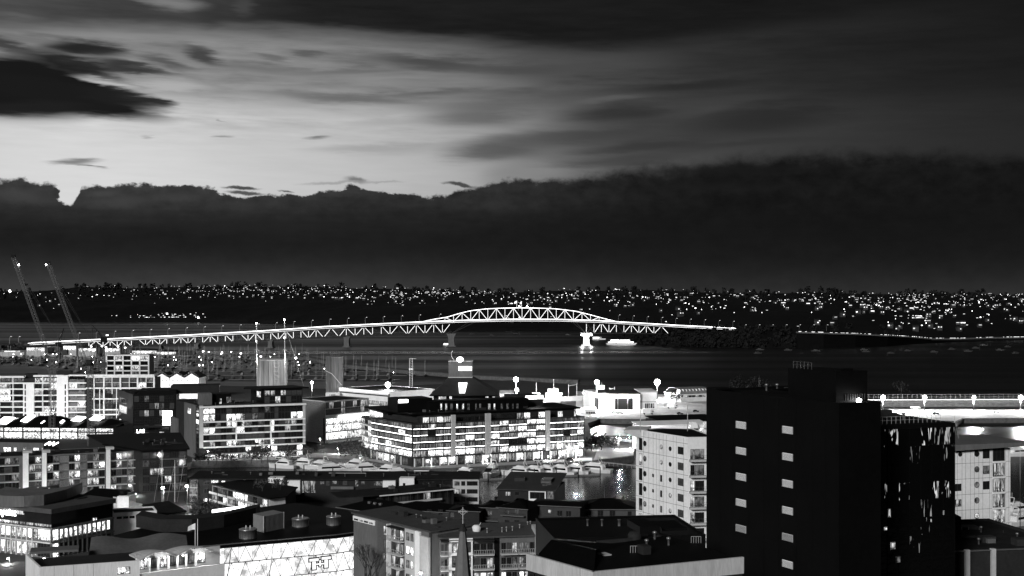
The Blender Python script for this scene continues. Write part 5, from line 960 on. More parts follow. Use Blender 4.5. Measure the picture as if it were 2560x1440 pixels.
for a, b in zip(cp, cp[1:]): mb.hexa([(a[0], a[1], fz[0]), (b[0], b[1], fz[0]), (b[0], b[1] + 14, fz[0]), (a[0], a[1] + 14, fz[0]), (a[0], a[1], fz[0] + 3.2), (b[0], b[1], fz[0] + 3.2), (b[0], b[1] + 14, fz[0] + 3.2), (a[0], a[1] + 14, fz[0] + 3.2)])
mb.build('roof_drum', grey, Qr.root)
for x, y0 in ((25, 1222), (36, 1222), (49, 1220), (95, 1218), (123, 1232)): p = P(x, 1240, 396); mb = MB(); mb.bar(Vector((p.x, p.y, fz[0] + 3)), Vector((p.x, p.y, zpx(y0, 396))), .3); mb.build('roof_post', white, Qr.root)
q = sub(Qr, 52, 398, 95, 396); q.part('plant_room', grey, (0, q.len, 0, 6, fz[0], zpx(1222, 398)))
fz_q = fz[0]
text(Qr.root, Ql, 'orpoint', -3, 1266, 1283, signm, 1.2, .15)
# ---- R: white-walled building bottom left
Rr = bld('white_walled_building', 'low building with a stained white wall and sunken grey roof at the bottom corner', 99, 262, 350, 268.7); zw = zpx(1418, 262); Rl = sub(Rr, 64, 275, 99, 262)
foot = [tuple(Rl.pt(0, 0, 0)[:2]), tuple(Rr.pt(0, 0, 0)[:2]), tuple(Rr.pt(Rr.len, 0, 0)[:2]), tuple(Rr.pt(Rr.len, 16, 0)[:2]), tuple(Rl.pt(0, 4, 0)[:2])]; ce = sum((Vector(p) for p in foot), Vector((0, 0))) / 5
wc = mat('stained_concrete', .84, .85, .2, .7, grain=(1, 1, .12)); MB().prism([tuple(ce + (Vector(p) - ce) * .97) for p in foot], 3, zw - 1.2).build('roof', dgrey, Rr.root); Rr.part('front_wall', wc, (0, Rr.len, 0, .4, 3, zw)); Rl.part('side_wall', wc, (0, Rl.len, 0, .4, 3, zw)); q = sub(Rr, 75, 281, 196, 284); q.part('roof_screen', grey, (0, q.len, 0, 5, zw - 1.2, zpx(1380, 281)))
for x in (135, 184, 233): Rr.part('panel_joint', seam, (Rr.s_(x), Rr.s_(x) + .05, -.015, .01, 3, zw))
pwin(Rr, 293, 1418, 325, 1436, litL, mull=2, fw=.1)
Ra = bld('arcade_building', 'bright white arcade with fan-shaped shell roofs beside the stained white wall', 350, 269, 562, 279); za = zpx(1434, 269); Ra.part('front_wall', white, (0, Ra.len, 0, .5, 3, za)); Ra.part('back_wall', pale, (0, Ra.len, 3, 3.4, 3, za + 3.4))
for i, (x0, x1) in enumerate(((354, 378), (382, 402), (404, 428), (430, 452), (452, 474), (474, 496), (498, 524))): win(Ra, Ra.s_(x0), Ra.s_(x1), za + .2, za + 2.4, pick('SHD', r), name='arcade_window', mull=2, fw=.12, out=-2.9); Ra.part('pier', white, (Ra.s_(x0) - .25, Ra.s_(x0), 1.5, 2.2, za, za + 2.7))
mb = MB()
for c0, c1 in ((350, 440), (440, 535)):
    a, b = Ra.s_(c0), Ra.s_(c1)
    for i in range(10):
        f = lambda u: math.sin(math.pi * u) * 1.5; u0, u1 = i / 10, (i + 1) / 10; s0, s1 = a + (b - a) * u0, a + (b - a) * u1
        mb.hexa([Ra.pt(s0, -.4, za + 2.7 + f(u0)), Ra.pt(s1, -.4, za + 2.7 + f(u1)), Ra.pt(s1, 8, za + 2.4 + f(u1) * .4), Ra.pt(s0, 8, za + 2.4 + f(u0) * .4), Ra.pt(s0, -.4, za + 3.0 + f(u0)), Ra.pt(s1, -.4, za + 3.0 + f(u1)), Ra.pt(s1, 8, za + 2.7 + f(u1) * .4), Ra.pt(s0, 8, za + 2.7 + f(u0) * .4)])
mb.build('shell_roof', pale, Ra.root)
for i, s in enumerate((1.5, 5.5, 9.5, 13.5)): mb = MB(); mb.ball(Ra.pt(s, .9, za + 2.6), .16); mb.build('arcade_lamp', glowm, Ra.root); lamp_light(Ra.root, Ra.pt(s, .7, za + 2.3), 260, .2)
tr = bld('tent_roofed_pavilion', 'pavilion under a wavy grey tent roof with a lit crescent window, behind the white wall', 222, 290, 470, 296, 'pavilion'); zt_ = zpx(1392, 290); tr.part('walls', dgrey, (0, tr.len, .5, 14, 3, zt_)); mb = MB()
for i in range(64):
    f = lambda u: 1.3 + .5 * math.sin(u * 9.5 + .6); u0, u1 = i / 64, (i + 1) / 64; s0, s1 = tr.len * u0, tr.len * u1
    mb.hexa([tr.pt(s0, -1, zt_ + .1), tr.pt(s1, -1, zt_ + .1), tr.pt(s1, 14, zt_ + f(u1)), tr.pt(s0, 14, zt_ + f(u0)), tr.pt(s0, -1, zt_ + .35), tr.pt(s1, -1, zt_ + .35), tr.pt(s1, 14, zt_ + .3 + f(u1)), tr.pt(s0, 14, zt_ + .3 + f(u0))])
mb.build('tent_roof', grey, tr.root); tr.part('strip_window', litL, (tr.len * .02, tr.len * .62, -.35, .4, zt_ - .75, zt_ - .15))

# ---------------------------------------------------------------- S: flats, centre left
r = random.Random(12)
Sf = bld('balcony_flats', 'five storey flats with white fin walls, lit rooms and slatted screens', -40, 482, 349, 504); zs = zpx(1142, 484); block(Sf, 16, 3, zs, grey, black, .3); fz = [zs - .4 - 3.12 * k for k in range(6)]
segs = [(-38, 12, 2), (12, 48, 2), (72, 104, 2), (118, 148, 2), (150, 172, 1), (172, 200, 2), (200, 216, 1), (218, 262, 3), (277, 318, 3), (320, 346, 2)]
for k in range(5):
    for (a, b, n) in segs:
        for p_, q_ in split(a, b, n, .6): win(Sf, Sf.s_(p_), Sf.s_(q_), fz[k + 1] + .45, fz[k] - .25, pick('KKGGKDMLS' if n > 1 else 'GGK', r), mull=1, fw=.06)
        if n > 1 and k: Sf.part('balcony_slab', pale, (Sf.s_(a), Sf.s_(b), -1.2, 0, fz[k] - .12, fz[k] + .12))
        if n == 1: Sf.part('slatted_screen', pale, *[(Sf.s_(a), Sf.s_(b), -.2, -.12, fz[k + 1] + .5 + .4 * i, fz[k + 1] + .6 + .4 * i) for i in range(6)])
for x0, x1, y0 in ((57, 71, 1132), (105, 116, 1131), (265, 275, 1123)): Sf.part('fin_wall', white, (Sf.s_(x0), Sf.s_(x1), -1.9, .2, 3, Sf.z_(x0, y0))); Sf.part('fin_cap', pale, (Sf.s_(x0), Sf.s_(x1 + 9), -2, 2, Sf.z_(x0, y0), Sf.z_(x0, y0) + .9))
S2 = bld('louvred_flats', 'dark louvred apartment block under a very large flat black roof', 349, 500, 468, 505); z2 = zpx(1125, 503); foot = [tuple(S2.pt(0, 0, 0)[:2]), tuple(S2.pt(S2.len, 0, 0)[:2]), tuple(P(446, 0, 560)[:2]), tuple(P(222, 0, 552)[:2]), tuple(P(260, 0, 520)[:2])]; MB().prism(foot, 3, z2).build('walls', dgrey, S2.root); ce = sum((Vector(p) for p in foot), Vector((0, 0))) / 5
MB().prism([tuple(ce + (Vector(p) - ce) * 1.05) for p in foot], z2, z2 + .7).build('roof', black, S2.root)
for k in range(5):
    z = z2 - .3 - 3.2 * (k + 1)
    for i, (a, b) in enumerate(split(356, 466, 6, .8)): win(S2, S2.s_(a), S2.s_(b), z + .4, z + 2.9, pick('KKKGD' if k not in (2, 3) else 'KGML', r), mull=2, fw=.06)
    S2.part('louvre_band', dgrey, *[(S2.s_(356), S2.s_(398), -.3, -.2, z + .4 + .45 * i, z + .55 + .45 * i) for i in range(6)]); S2.part('balcony_slab', grey, (S2.s_(400), S2.s_(467), -1.3, 0, z - .1, z + .15))
q = bld('low_annex', 'small building with four lit windows and slatted skylights behind the balcony flats', -40, 560, 108, 556); block(q, 14, 3, zpx(1106, 558), grey, black, .2); grid(q, [(8, 28), (34, 42), (58, 66), (82, 98), (104, 107)], [(1118, 1131)], 50, 'DKLLL', .1, 1, rnd=r)
mb = MB(); [mb.bar(P(112 + 10 * i, 1112 + i, 540), P(126 + 10 * i, 1104 + i, 552), .25) for i in range(3)]; mb.build('skylight_strip', glowlo, q.root)

# ---------------------------------------------------------------- T: waterfront townhouses
r = random.Random(41)
T1 = bld('townhouse_terrace', 'long dark townhouse terrace with a glazed end bay and white box rooms along the water', 476, 480, 1132, 478); z1 = zpx(1199, 479); T1.part('walls', dgrey, (0, T1.len, 0, 12, 3, z1)); slant(T1, 13, z1, z1 + 1.1, .9, dark)
T1.part('glazed_bay', litD, (0, T1.s_(495), -1.2, .3, 3, z1 - .2)); T1.part('bay_floor', pale, *[(0, T1.s_(495), -1.6, .2, z - .12, z + .12) for z in (zpx(1220, 478), zpx(1238, 478))])
for x0, x1, y0, y1 in ((674, 711, 1192, 1221), (722, 753, 1199, 1234), (959, 990, 1200, 1219), (1000, 1037, 1193, 1216)): T1.ppart('box_room', white, x0, y0, x1, y1, 2.6, 2)
pwin(T1, 697, 1204, 702, 1212, glassk, out=2.65); pwin(T1, 1009, 1205, 1015, 1213, glassk, out=2.65)
for a, b, y0, y1, w in ((510, 524, 1202, 1211, 'K'), (510, 524, 1222, 1233, 'K'), (509, 518, 1246, 1254, 'L'), (528, 546, 1200, 1209, 'M'), (554, 563, 1202, 1208, 'L'), (607, 613, 1200, 1206, 'L'), (755, 790, 1202, 1232, 'S'), (800, 811, 1203, 1211, 'D'), (815, 824, 1202, 1214, 'G'), (831, 842, 1202, 1210, 'M'), (846, 855, 1202, 1213, 'K'), (857, 868, 1202, 1213, 'G'), (888, 896, 1200, 1216, 'M'), (903, 912, 1203, 1211, 'D'), (935, 958, 1203, 1215, 'D'), (1040, 1080, 1202, 1212, 'K'), (1085, 1128, 1202, 1212, 'K'), (640, 672, 1203, 1213, 'D'), (570, 600, 1202, 1212, 'K'), (618, 638, 1202, 1212, 'K')): pwin(T1, a, y0, b, y1, pick(w, r), mull=1)
T1.part('roof_strip', pale, (T1.s_(812), T1.s_(906), 9, 10, zpx(1182, 490) - .3, zpx(1182, 490) + .2)); T1.part('balcony_front', grey, (T1.s_(828), T1.s_(885), -1.2, -1, zpx(1222, 479), zpx(1215, 479)))
TE = bld('pale_townhouse', 'pale grey end townhouse with square windows where the terrace meets the water', 1132, 474, 1197, 474); TE.part('walls', pale, (0, TE.len, 0, 11, 3, zpx(1197, 474))); slant(TE, 12, zpx(1197, 474), zpx(1197, 474) + .8, .7, dark)
for j, y in enumerate((1203, 1223, 1243)):
    for a, b, w in ((1136, 1149, 'DMK'[j]), (1153, 1163, 'K'), (1167, 1194, 'KKK'[j])): pwin(TE, a, y, b, y + 11, pick(w, r), mull=1)
T2 = bld('terraced_flats', 'brightly lit two storey flats under a black roof, running diagonally towards the oval hall', 530, 470, 671, 437); z2 = zpx(1246, 437); T2b = sub(T2, 671, 437, 713, 442); foot = [tuple(T2.pt(0, 0, 0)[:2]), tuple(T2.pt(T2.len, 0, 0)[:2]), tuple(T2b.pt(T2b.len, 0, 0)[:2]), tuple(P(740, 0, 462)[:2]), tuple(P(620, 0, 480)[:2])]
MB().prism(foot, 3, z2 - .2).build('walls', grey, T2.root); ce = sum((Vector(p) for p in foot), Vector((0, 0))) / 5; MB().prism([tuple(ce + (Vector(p) - ce) * 1.06) for p in foot], z2 - .2, z2 + .15).build('roof', black, T2.root); T2b.part('white_panel', white, (.2, T2b.len, -.15, .1, z2 - 2.6, z2 - .4))
for k in range(3):
    z = z2 - .3 - 2.75 * (k + 1)
    for i, (a, b) in enumerate(split(533, 669, 11, .7)): win(T2, T2.s_(a), T2.s_(b), max(z, 3) + .1, z + 2.4, pick('KDLMG' if i not in (5, 6, 10) else 'L', r), mull=1, fw=.06)
    T2.part('balcony_front', pale, (0, T2.len, -1.3, -1.15, z - .1, z + .65)); T2.part('balcony_slab', grey, (0, T2.len, -1.3, 0, z - .25, z - .11))
for i in range(7): T2.part('column', black, (i * T2.len / 6.1, i * T2.len / 6.1 + .2, -1.5, -1.31, 3, z2 - .25))
T3 = bld('terraced_flats', 'low flats with a thin white roof edge and open balconies below the boats', 945, 446, 1134, 462); z3 = zpx(1239, 446); T3.part('walls', dgrey, (0, T3.len, 0, 12, 3, z3)); MB().prism([tuple(T3.pt(-14, 2, 0)[:2]), tuple(T3.pt(0, -1.2, 0)[:2]), tuple(T3.pt(T3.len, -1.2, 0)[:2]), tuple(T3.pt(T3.len, 15, 0)[:2]), tuple(T3.pt(-12, 14, 0)[:2])], z3, z3 + .3).build('roof', dark, T3.root); T3.part('roof_fascia', white, (0, T3.len, -1.35, -1.22, z3 - .15, z3 + .25))
for i, (a, b) in enumerate(split(948, 1132, 10, .8)): win(T3, T3.s_(a), T3.s_(b), z3 - 3, z3 - .5, pick('KKGGMKS', r), mull=1, fw=.06); T3.part('column', dmetal, (T3.s_(a) - .1, T3.s_(a) + .1, -1.2, -1.05, 3, z3 - .01))
T3.part('balcony_front', pale, (0, T3.len * .82, -1.3, -1.2, z3 - 3.4, z3 - 2.7))
def hipped(name, label, pa, da, pb, db, d, yeave, rise, wm, rm, inset=None, cat='house'):
    W = bld(name, label, pa, da, pb, db, cat); ze = zpx(yeave, da); W.part('walls', wm, (0, W.len, 0, d, 3, ze)); i_ = d / 2 if inset is None else inset; l = W.len; mb = MB()
    mb.add([W.pt(-.6, -.6, ze), W.pt(l + .6, -.6, ze), W.pt(l + .6, d + .6, ze), W.pt(-.6, d + .6, ze), W.pt(i_, d / 2, ze + rise), W.pt(l - i_, d / 2, ze + rise)], ((0, 1, 5, 4), (1, 2, 5), (2, 3, 4, 5), (3, 0, 4), (3, 2, 1, 0))); mb.build('roof', rm, W.root); W.part('gutter', grey, (-.6, l + .6, -.72, -.6, ze - .1, ze + .1)); return W, ze
dk2 = mat('dim_render', .05, .85, .2, .3)
W, ze = hipped('dark_hipped_house', 'large dark hip-roofed house between the oval hall and low white-edged flats', 846, 412, 985, 396, 16, 1268, 2.6, dgrey, black)
for i in range(3): W.part('roof_vent', metal, (W.len * (.35 + .1 * i), W.len * (.35 + .1 * i) + 1.0, 4.5, 5.2, ze + 1, ze + 2.2))
def bal(W, x0, x1, z, n=6): W.part('balcony_slab', grey, (W.s_(x0), W.s_(x1), -1.5, 0, z - .2, z)); rail(W, x0, x1, z, 1.0, 1.45, n, dmetal)
W, ze = hipped('hipped_roof_flats', 'dim flats under a black hipped roof, one bright window near its end', 978, 402, 1121, 396, 12, 1273, 2.0, dk2, black); pwin(W, 1013, 1275, 1023, 1285, litL, mull=1); pwin(W, 1041, 1277, 1051, 1288, glassk); pwin(W, 1068, 1274, 1079, 1287, glassk, mull=1); pwin(W, 1096, 1274, 1107, 1287, glassk, mull=1); bal(W, 1064, 1118, W.z_(1090, 1290)); pwin(W, 1068, 1296, 1078, 1304, litM)
W, ze = hipped('flat_fronted_flats', 'darkest dim flats just behind the cross of the spire', 1121, 396, 1198, 394, 11, 1276, 1.2, dgrey, black); pwin(W, 1126, 1281, 1136, 1293, glassk); pwin(W, 1150, 1281, 1160, 1293, glassk); bal(W, 1122, 1170, W.z_(1150, 1302), 5)
W, ze = hipped('stepped_flats', 'narrow stepped dim flats with a few tiny lit lamps', 1198, 400, 1256, 398, 12, 1268, 1.4, dk2, black); pwin(W, 1219, 1276, 1230, 1288, litD, mull=1); pwin(W, 1207, 1288, 1212, 1298, glassk); bal(W, 1214, 1248, W.z_(1230, 1300), 4)
W, ze = hipped('gabled_flats', 'dim gabled flats with a pale gutter line and two stacked balconies', 1246, 392, 1318, 388, 12, 1268, 2.2, dk2, black)
for y in (1273, 1299): pwin(W, 1262, y, 1274, y + 12, glassk, mull=1); pwin(W, 1286, y, 1298, y + 12, glassk, mull=1)
bal(W, 1256, 1314, W.z_(1280, 1287), 8)
W, ze = hipped('cubic_flats', 'dim cube-shaped flats with a broad roofless balcony and one bright lamp', 1324, 396, 1450, 392, 12, 1262, .5, dk2, black, 2); pwin(W, 1370, 1274, 1379, 1283, litS); pwin(W, 1393, 1276, 1406, 1290, glassk, mull=1); pwin(W, 1415, 1277, 1428, 1291, glassk, mull=1); pwin(W, 1341, 1296, 1351, 1307, glassk); bal(W, 1358, 1436, W.z_(1400, 1297), 8); grid(W, split(1362, 1432, 4, 3), [(1302, 1318)], 1400, 'K', 0, 1)
W, ze = hipped('veranda_flats', 'long dim veranda flats under a black roof, nearest the white tower', 1450, 400, 1592, 400, 14, 1273, 2.4, mat('pale_render', .07, .85, .2, .3), black)
for a in (1464, 1494, 1524): pwin(W, a, 1276, a + 14, 1292, glassk, mull=1); pwin(W, a, 1300, a + 14, 1310, glassk)
bal(W, 1456, 1542, W.z_(1500, 1295), 10); pwin(W, 1569, 1278, 1579, 1289, glassk); pwin(W, 1570, 1297, 1577, 1307, litL)
for x in (1538, 1557): p = P(x, 1255, 408); mb = MB(); mb.bar(Vector((p.x, p.y, ze + 1)), Vector((p.x, p.y, zpx(1240, 408))), .25, 8); mb.build('chimney', dgrey, W.root)
land('townhouse_wharf', [P(1236, 0, 440) , P(1394, 0, 440), P(1394, 0, 492), P(1236, 0, 492)], -3, 2.9)
T5 = bld('boat_shed_house', 'broad-roofed dark house with a white framed window wall at the edge of the water', 1244, 456, 1386, 452); z5_ = zpx(1226, 454); T5.part('walls', dgrey, (0, T5.len, 0, 24, 3, z5_)); slant(T5, 26, z5_, z5_ + 2.6, .8, mat('standing_seam_roof', .045, .55, .25, .3)); T5.part('roof_seam', dmetal, *[(i * T5.len / 9, i * T5.len / 9 + .1, -.5, .5, z5_ + .36, z5_ + .42) for i in range(10)])
T5.part('white_frame', white, (T5.s_(1322), T5.s_(1365), -.4, 0, zpx(1230, 453), zpx(1225, 453)), (T5.s_(1322), T5.s_(1325), -.4, 0, 3, zpx(1230, 453)), (T5.s_(1362), T5.s_(1365), -.4, 0, 3, zpx(1230, 453)), (T5.s_(1325), T5.s_(1362), -.4, 0, zpx(1252, 453), zpx(1247, 453))); pwin(T5, 1325, 1230, 1362, 1247, glassk, mull=2); pwin(T5, 1263, 1229, 1276, 1239, litS, mull=1); pwin(T5, 1368, 1228, 1384, 1252, litD, mull=1); pwin(T5, 1287, 1229, 1298, 1238, glassk)
q = sub(T5, 1286, 466, 1312, 466); q.part('dormer', dmetal, (0, q.len, 0, 4, z5_ + 1, z5_ + 2.8)); T5.part('clerestory', glassg, (T5.s_(1340), T5.s_(1366), 10, 16, z5_ + 1.4, z5_ + 2.6))

# ---------------------------------------------------------------- lamps
def street_lamp(px, py, D, label, watts=0, r=.3, group='street lamps on the waterfront', zb=3.0, arm=1.2):
    p = P(px, py, D); t = thing('street_lamp', (p.x, p.y, zb), label, 'street lamp', group); mb = MB(); mb.bar((p.x, p.y + arm, zb), (p.x, p.y + arm, p.z + .4), .11, 6, .07); mb.bar((p.x, p.y + arm, p.z + .4), (p.x, p.y, p.z + .3), .06); mb.build('pole', metal, t)
    mb = MB(); mb.ball(p, r); mb.build('lamp_globe', glowlo if r >= .7 else glowm, t); mb = MB(); mb.lathe((p.x, p.y, p.z + r * .6), [(r * 1.2, 0), (r * .9, r * .4), (.05, r * .7)], 8); mb.build('lamp_cap', dmetal, t)
    if watts: lamp_light(t, (p.x, p.y - .3, p.z - r - .35), watts, .4)
    return t
def mast(px, py, D, label, watts, n=8, r=1.1, zb=3.0, group='high floodlight masts'):
    """high mast with a crown of floodlight heads fanned round it"""
    p = P(px, py, D); t = thing('floodlight_mast', (p.x, p.y, zb), label, 'floodlight mast', group); mb = MB(); mb.bar((p.x, p.y, zb), p, .32, 8, .16); mb.build('pole', metal, t)
    mb = MB(); [mb.bar(p + Vector((math.cos(a) * r, .1, math.sin(a) * r)), p - Vector((math.cos(a) * r, -.1, math.sin(a) * r)), .08) for a in (0, .785, 1.571, 2.356)]; mb.build('lamp_rack', dmetal, t)
    for i in range(n + 1):
        a = 2 * math.pi * i / n; k = 0 if i == n else r; c = p + Vector((math.cos(a) * k, -.3, math.sin(a) * k)); mb = MB(); mb.bar(c, c + Vector((0, -.5, -.12)), r * .3, 10, r * .42); mb.build('floodlight_head', glowm, t)
    lamp_light(t, p + Vector((0, -.5, -2.2)), watts, .8); return t
KW = 1000
MW = 2600
for px, py, D, w, r_, l_ in ((970, 961, 880, 30, 1.5, 'floodlight mast over the roof of the long white shed'), (1290, 948, 900, 30, 1.5, 'floodlight mast above the louvred roof of the glass office, upper of two close lamps'), (1292, 974, 850, 14, 1.1, 'lower floodlight mast just beneath another, behind the glass office roof'), (1492, 955, 856, 45, 1.4, 'tall floodlight mast in front of the white yard shed'), (1643, 955, 950, 70, 1.9, 'biggest brightest floodlight mast in the yard, near the curved hangar'), (780, 956, 960, 16, .9, 'floodlight mast between the two silos'),
                             (2207, 993, 852, 45, 1.3, 'floodlight mast on the lit wharf closest to the black tower'), (2311, 993, 856, 45, 1.2, 'floodlight mast on the lit wharf, second from the black tower'), (2434, 993, 860, 40, 1.0, 'floodlight mast on the lit wharf above the bright water reflection'), (2551, 993, 862, 50, 1.3, 'floodlight mast on the lit wharf at the edge of the view')):
    mast(px, py, D, l_, w * MW, r=r_ * .85)
q = P(1150, 901, 700); f = thing('floodlight', (q.x, q.y, zpx(905, 700)), 'blazing floodlight on top of the hip-roofed tower', 'floodlight'); mb = MB()
for i in range(7): a = math.pi * i / 6; mb.ball(q + Vector((1.3 * math.cos(a), -.4, 1.0 * math.sin(a) + .3)), .7)
mb.ball(q, 1.2); mb.build('lens', glowlo, f); mb = MB(); mb.box(q.x - .3, q.x + .3, q.y, q.y + .5, zpx(905, 700), q.z + .5); mb.build('bracket', dmetal, f); lamp_light(f, q + Vector((0, -3, 2)), 1500, .6)
# lamps of the streets and quays
for px, py, D, w, r_, l_ in ((25, 1058, 735, 15, .3, 'added unseen lamp lighting the white-framed apartments by the first skylight'), (120, 1058, 735, 15, .3, 'added unseen lamp before the apartments, between the crane masts and skylights'), (210, 1060, 735, 15, .3, 'added unseen lamp before the apartments near the second crane mast'), (290, 1052, 735, 12, .4, 'paired street lamp at the corner of the dark glass office'), (308, 1053, 730, 12, .4, 'twin of the lamp at the corner of the dark glass office'), (460, 1122, 560, 5, .6, 'lamp shining under the end of the big flat roof'),  # first three are added out of sight to light the white apartments
                             (407, 1219, 452, 3.5, .55, 'street lamp with a wide glowing head beside the louvred flats'), (467, 1215, 468, 3.5, .55, 'wide glowing street lamp against the glazed bay of the townhouses'), (478, 978, 930, 26, .3, 'street lamp beside the third gabled shed'), (405, 978, 925, 26, .3, 'street lamp below the gabled boat sheds'), (520, 1128, 594, 1.6, .25, 'quay lamp among the trees before the banded apartments, first'), (640, 1128, 596, 1.6, .25, 'quay lamp near the middle of the banded apartments'), (672, 1116, 598, 2, .25, 'taller quay lamp standing by the lit ground floor of the banded apartments'), (800, 1097, 640, 4, .3, 'lamp post at the slatted corner of the blown out lobby'),
                             (845, 1120, 625, 3, .3, 'small quay lamp among trees beside the terrace wing'), (900, 1145, 600, 2.5, .3, 'low quay lamp in the trees left of the glass office'), (1070, 1150, 580, 1.6, .25, 'quay lamp close to the corner of the glass office'), (1217, 1150, 590, 1.6, .25, 'quay lamp under the middle concrete fin'), (1370, 1140, 600, 2.5, .25, 'quay lamp below the last concrete fin'), (1484, 1110, 640, 3, .3, 'lamp in the promontory trees'), (1548, 1097, 640, 9, .9, 'bright promontory lamp with its glare on the water'), (1442, 1116, 608, 15, .9, 'lamp added at the far end of the glass office quay for its reflection'), (1575, 1120, 640, 5, .35, 'promontory lamp near the white tower'),  # quay-end lamp by the glass office is added for its water reflection
                             (1458, 982, 866, 6, .5, 'wall lamp at the near corner of the yard shed'), (1545, 990, 862, 10, .7, 'first of two wall lamps over the dark shed door'), (1570, 990, 862, 10, .7, 'second of two wall lamps over the dark shed door'), (1622, 1071, 630, 8, .5, 'lamp at the bright marquee behind the white tower'), (1694, 983, 880, 5, .4, 'curved lamp post before the arched hangar'), (1662, 980, 890, 5, .4, 'lamp post between the trucks and arched hangar'),
                             (330, 1312, 420, 4, .3, 'street lamp lighting the lane behind the corner office'), (985, 1405, 315, 3, .4, 'lamp glowing at the foot of the bare trees'), (1052, 1432, 292, 2.5, .3, 'lamp at the foot of the white panel wall'), (20, 1396, 368, 2.5, .3, 'lamp at the foot of the corner office'), (110, 1396, 364, 2.5, .3, 'lamp near the entrance corner of the corner office')):
    street_lamp(px, py, D, l_, w * KW, r_)
street_lamp(2456, 1073, 420, 'slim lamp shining alone against the harbour water', 1500, .35, zb=-1); street_lamp(2555, 1104, 330, 'lamp at the tip of the sloping roof edge', 300, .25, zb=10)
for px, l_ in ((1412, 'small lit buoy post in the water'), (1511, 'second lit buoy post nearer the white tower')):
    p = P(px, 1248, 480); b_ = thing('mooring_post', (p.x, p.y, 0), l_, 'post', 'mooring posts'); mb = MB(); mb.bar((p.x, p.y, 0), (p.x, p.y, zpx(1208, 480)), .1, 6); mb.build('post', dmetal, b_); mb = MB(); mb.box(p.x - 1.1, p.x + 1.1, p.y - 1.5, p.y + 1.5, .1, .8); mb.box(p.x - .5, p.x + .5, p.y - .5, p.y + .5, .8, 1.9); mb.build('float', white, b_); lamp_light(b_, (p.x, p.y - 2, 3), 500, .2)

# ---------------------------------------------------------------- yard on the wharf
def shed(name, label, px0, D0_, px1, D1_, ytop, d, m, rm, arched=False, cat='shed'):
    W = bld(name, label, px0, D0_, px1, D1_, cat); z = zpx(ytop, D0_)
    if arched:
        mb = MB(); n = 10
        for i in range(n):
            f = lambda u: (d / 2 - d / 2 * math.cos(math.pi * u), z + 4.2 * math.sin(math.pi * u)); a, b = f(i / n), f((i + 1) / n); mb.hexa([W.pt(0, a[0], a[1]), W.pt(W.len, a[0], a[1]), W.pt(W.len, b[0], b[1]), W.pt(0, b[0], b[1]), W.pt(0, a[0], a[1] + .3), W.pt(W.len, a[0], a[1] + .3), W.pt(W.len, b[0], b[1] + .3), W.pt(0, b[0], b[1] + .3)])
        mb.build('roof', rm, W.root); W.part('ribs', white, *[(i * W.len / 9, i * W.len / 9 + .3, d * .05, d * .25, z + 1.2, z + 3.4) for i in range(10)]); W.part('walls', m, (0, W.len, 0, d, 3, z))
    else: W.part('walls', m, (0, W.len, 0, d, 3, z)); slant(W, d + .5, z, z + 1.2, .5, rm)
    return W
W = shed('yard_shed', 'floodlit white yard shed with one tall dark door', 1497, 868, 1600, 868, 985, 20, white, dark); W.ppart('sliding_door', black, 1537, 995, 1582, 1024, .3); W.ppart('wall_panel', pale, 1500, 1000, 1520, 1023, .2); W2 = sub(W, 1457, 900, 1497, 868); W2.part('side_wing', pale, (0, W2.len, 0, 8, 3, zpx(983, 868))); W2.part('side_door', dgrey, (W2.s_(1488), W2.len - .3, -.2, .1, 3, zpx(996, 868)))
W = shed('yard_office', 'two storey floodlit white yard office with a band of windows', 1600, 872, 1642, 874, 981, 14, white, pale); grid(W, split(1612, 1636, 5), [(1008, 1021)], 1620, 'KKS', .15, 0); W.ppart('sill_band', pale, 1602, 1003, 1640, 1006, .4)
W = shed('arched_hangar', 'hangar with a ribbed arched roof in the dim far end of the yard', 1702, 930, 1776, 940, 986, 22, pale, grey, True); grid(W, split(1712, 1764, 6), [(988, 994)], 1720, 'DKS', .1, 0)
W = shed('yard_store', 'low pale yard store under the twin lamps behind the glass office', 1250, 930, 1284, 930, 984, 12, white, pale); grid(W, split(1254, 1280, 4), [(990, 997)], 1260, 'KS', .1, 0)
W = shed('ticket_kiosk', 'small white ticket kiosk at the edge of the yard quay', 1463, 838, 1490, 838, 1025, 6, white, white, cat='kiosk'); grid(W, split(1465, 1488, 4), [(1029, 1035)], 1470, 'GD', .1, 0)
W = shed('marquee', 'long bright white marquee with rounded bays behind the white tower', 1599, 640, 1768, 650, 1066, 10, white, white, cat='marquee'); grid(W, split(1625, 1760, 10, 2), [(1072, 1082)], 1680, 'SHG', .1, 1)
for x0, x1 in ((1722, 1742), (1756, 1772)):
    a, b = W.s_(x0), W.s_(x1); mb = MB(); n = 10; zc = zpx(1073, 642)
    for i in range(n): t0, t1 = math.pi * i / n, math.pi * (i + 1) / n; q = lambda t, y: W.pt((a + b) / 2 - (b - a) / 2 * math.cos(t), y, zc + 3.2 * math.sin(t)); mb.hexa([W.pt((a + b) / 2, -2, zc), q(t0, -2), q(t1, -2), W.pt((a + b) / 2, -2, zc + .01), W.pt((a + b) / 2, 1, zc), q(t0, 1), q(t1, 1), W.pt((a + b) / 2, 1, zc + .01)])
    mb.build('rounded_bay', white, W.root)
W = shed('quay_warehouse', 'long unlit warehouse between the yard water and the bright marquee', 1640, 730, 1790, 740, 1052, 16, black, black); 
W = shed('wharf_container', 'white site cabin on the lit wharf beside the second floodlight mast', 2281, 880, 2302, 880, 1023, 4, white, white, cat='cabin'); W = shed('wharf_container', 'dark slatted site cabin on the lit wharf beside the first floodlight mast', 2240, 880, 2268, 880, 1026, 4, dgrey, pale, cat='cabin'); grid(W, split(2244, 2264, 5), [(1029, 1034)], 2250, 'D', .1, 0)
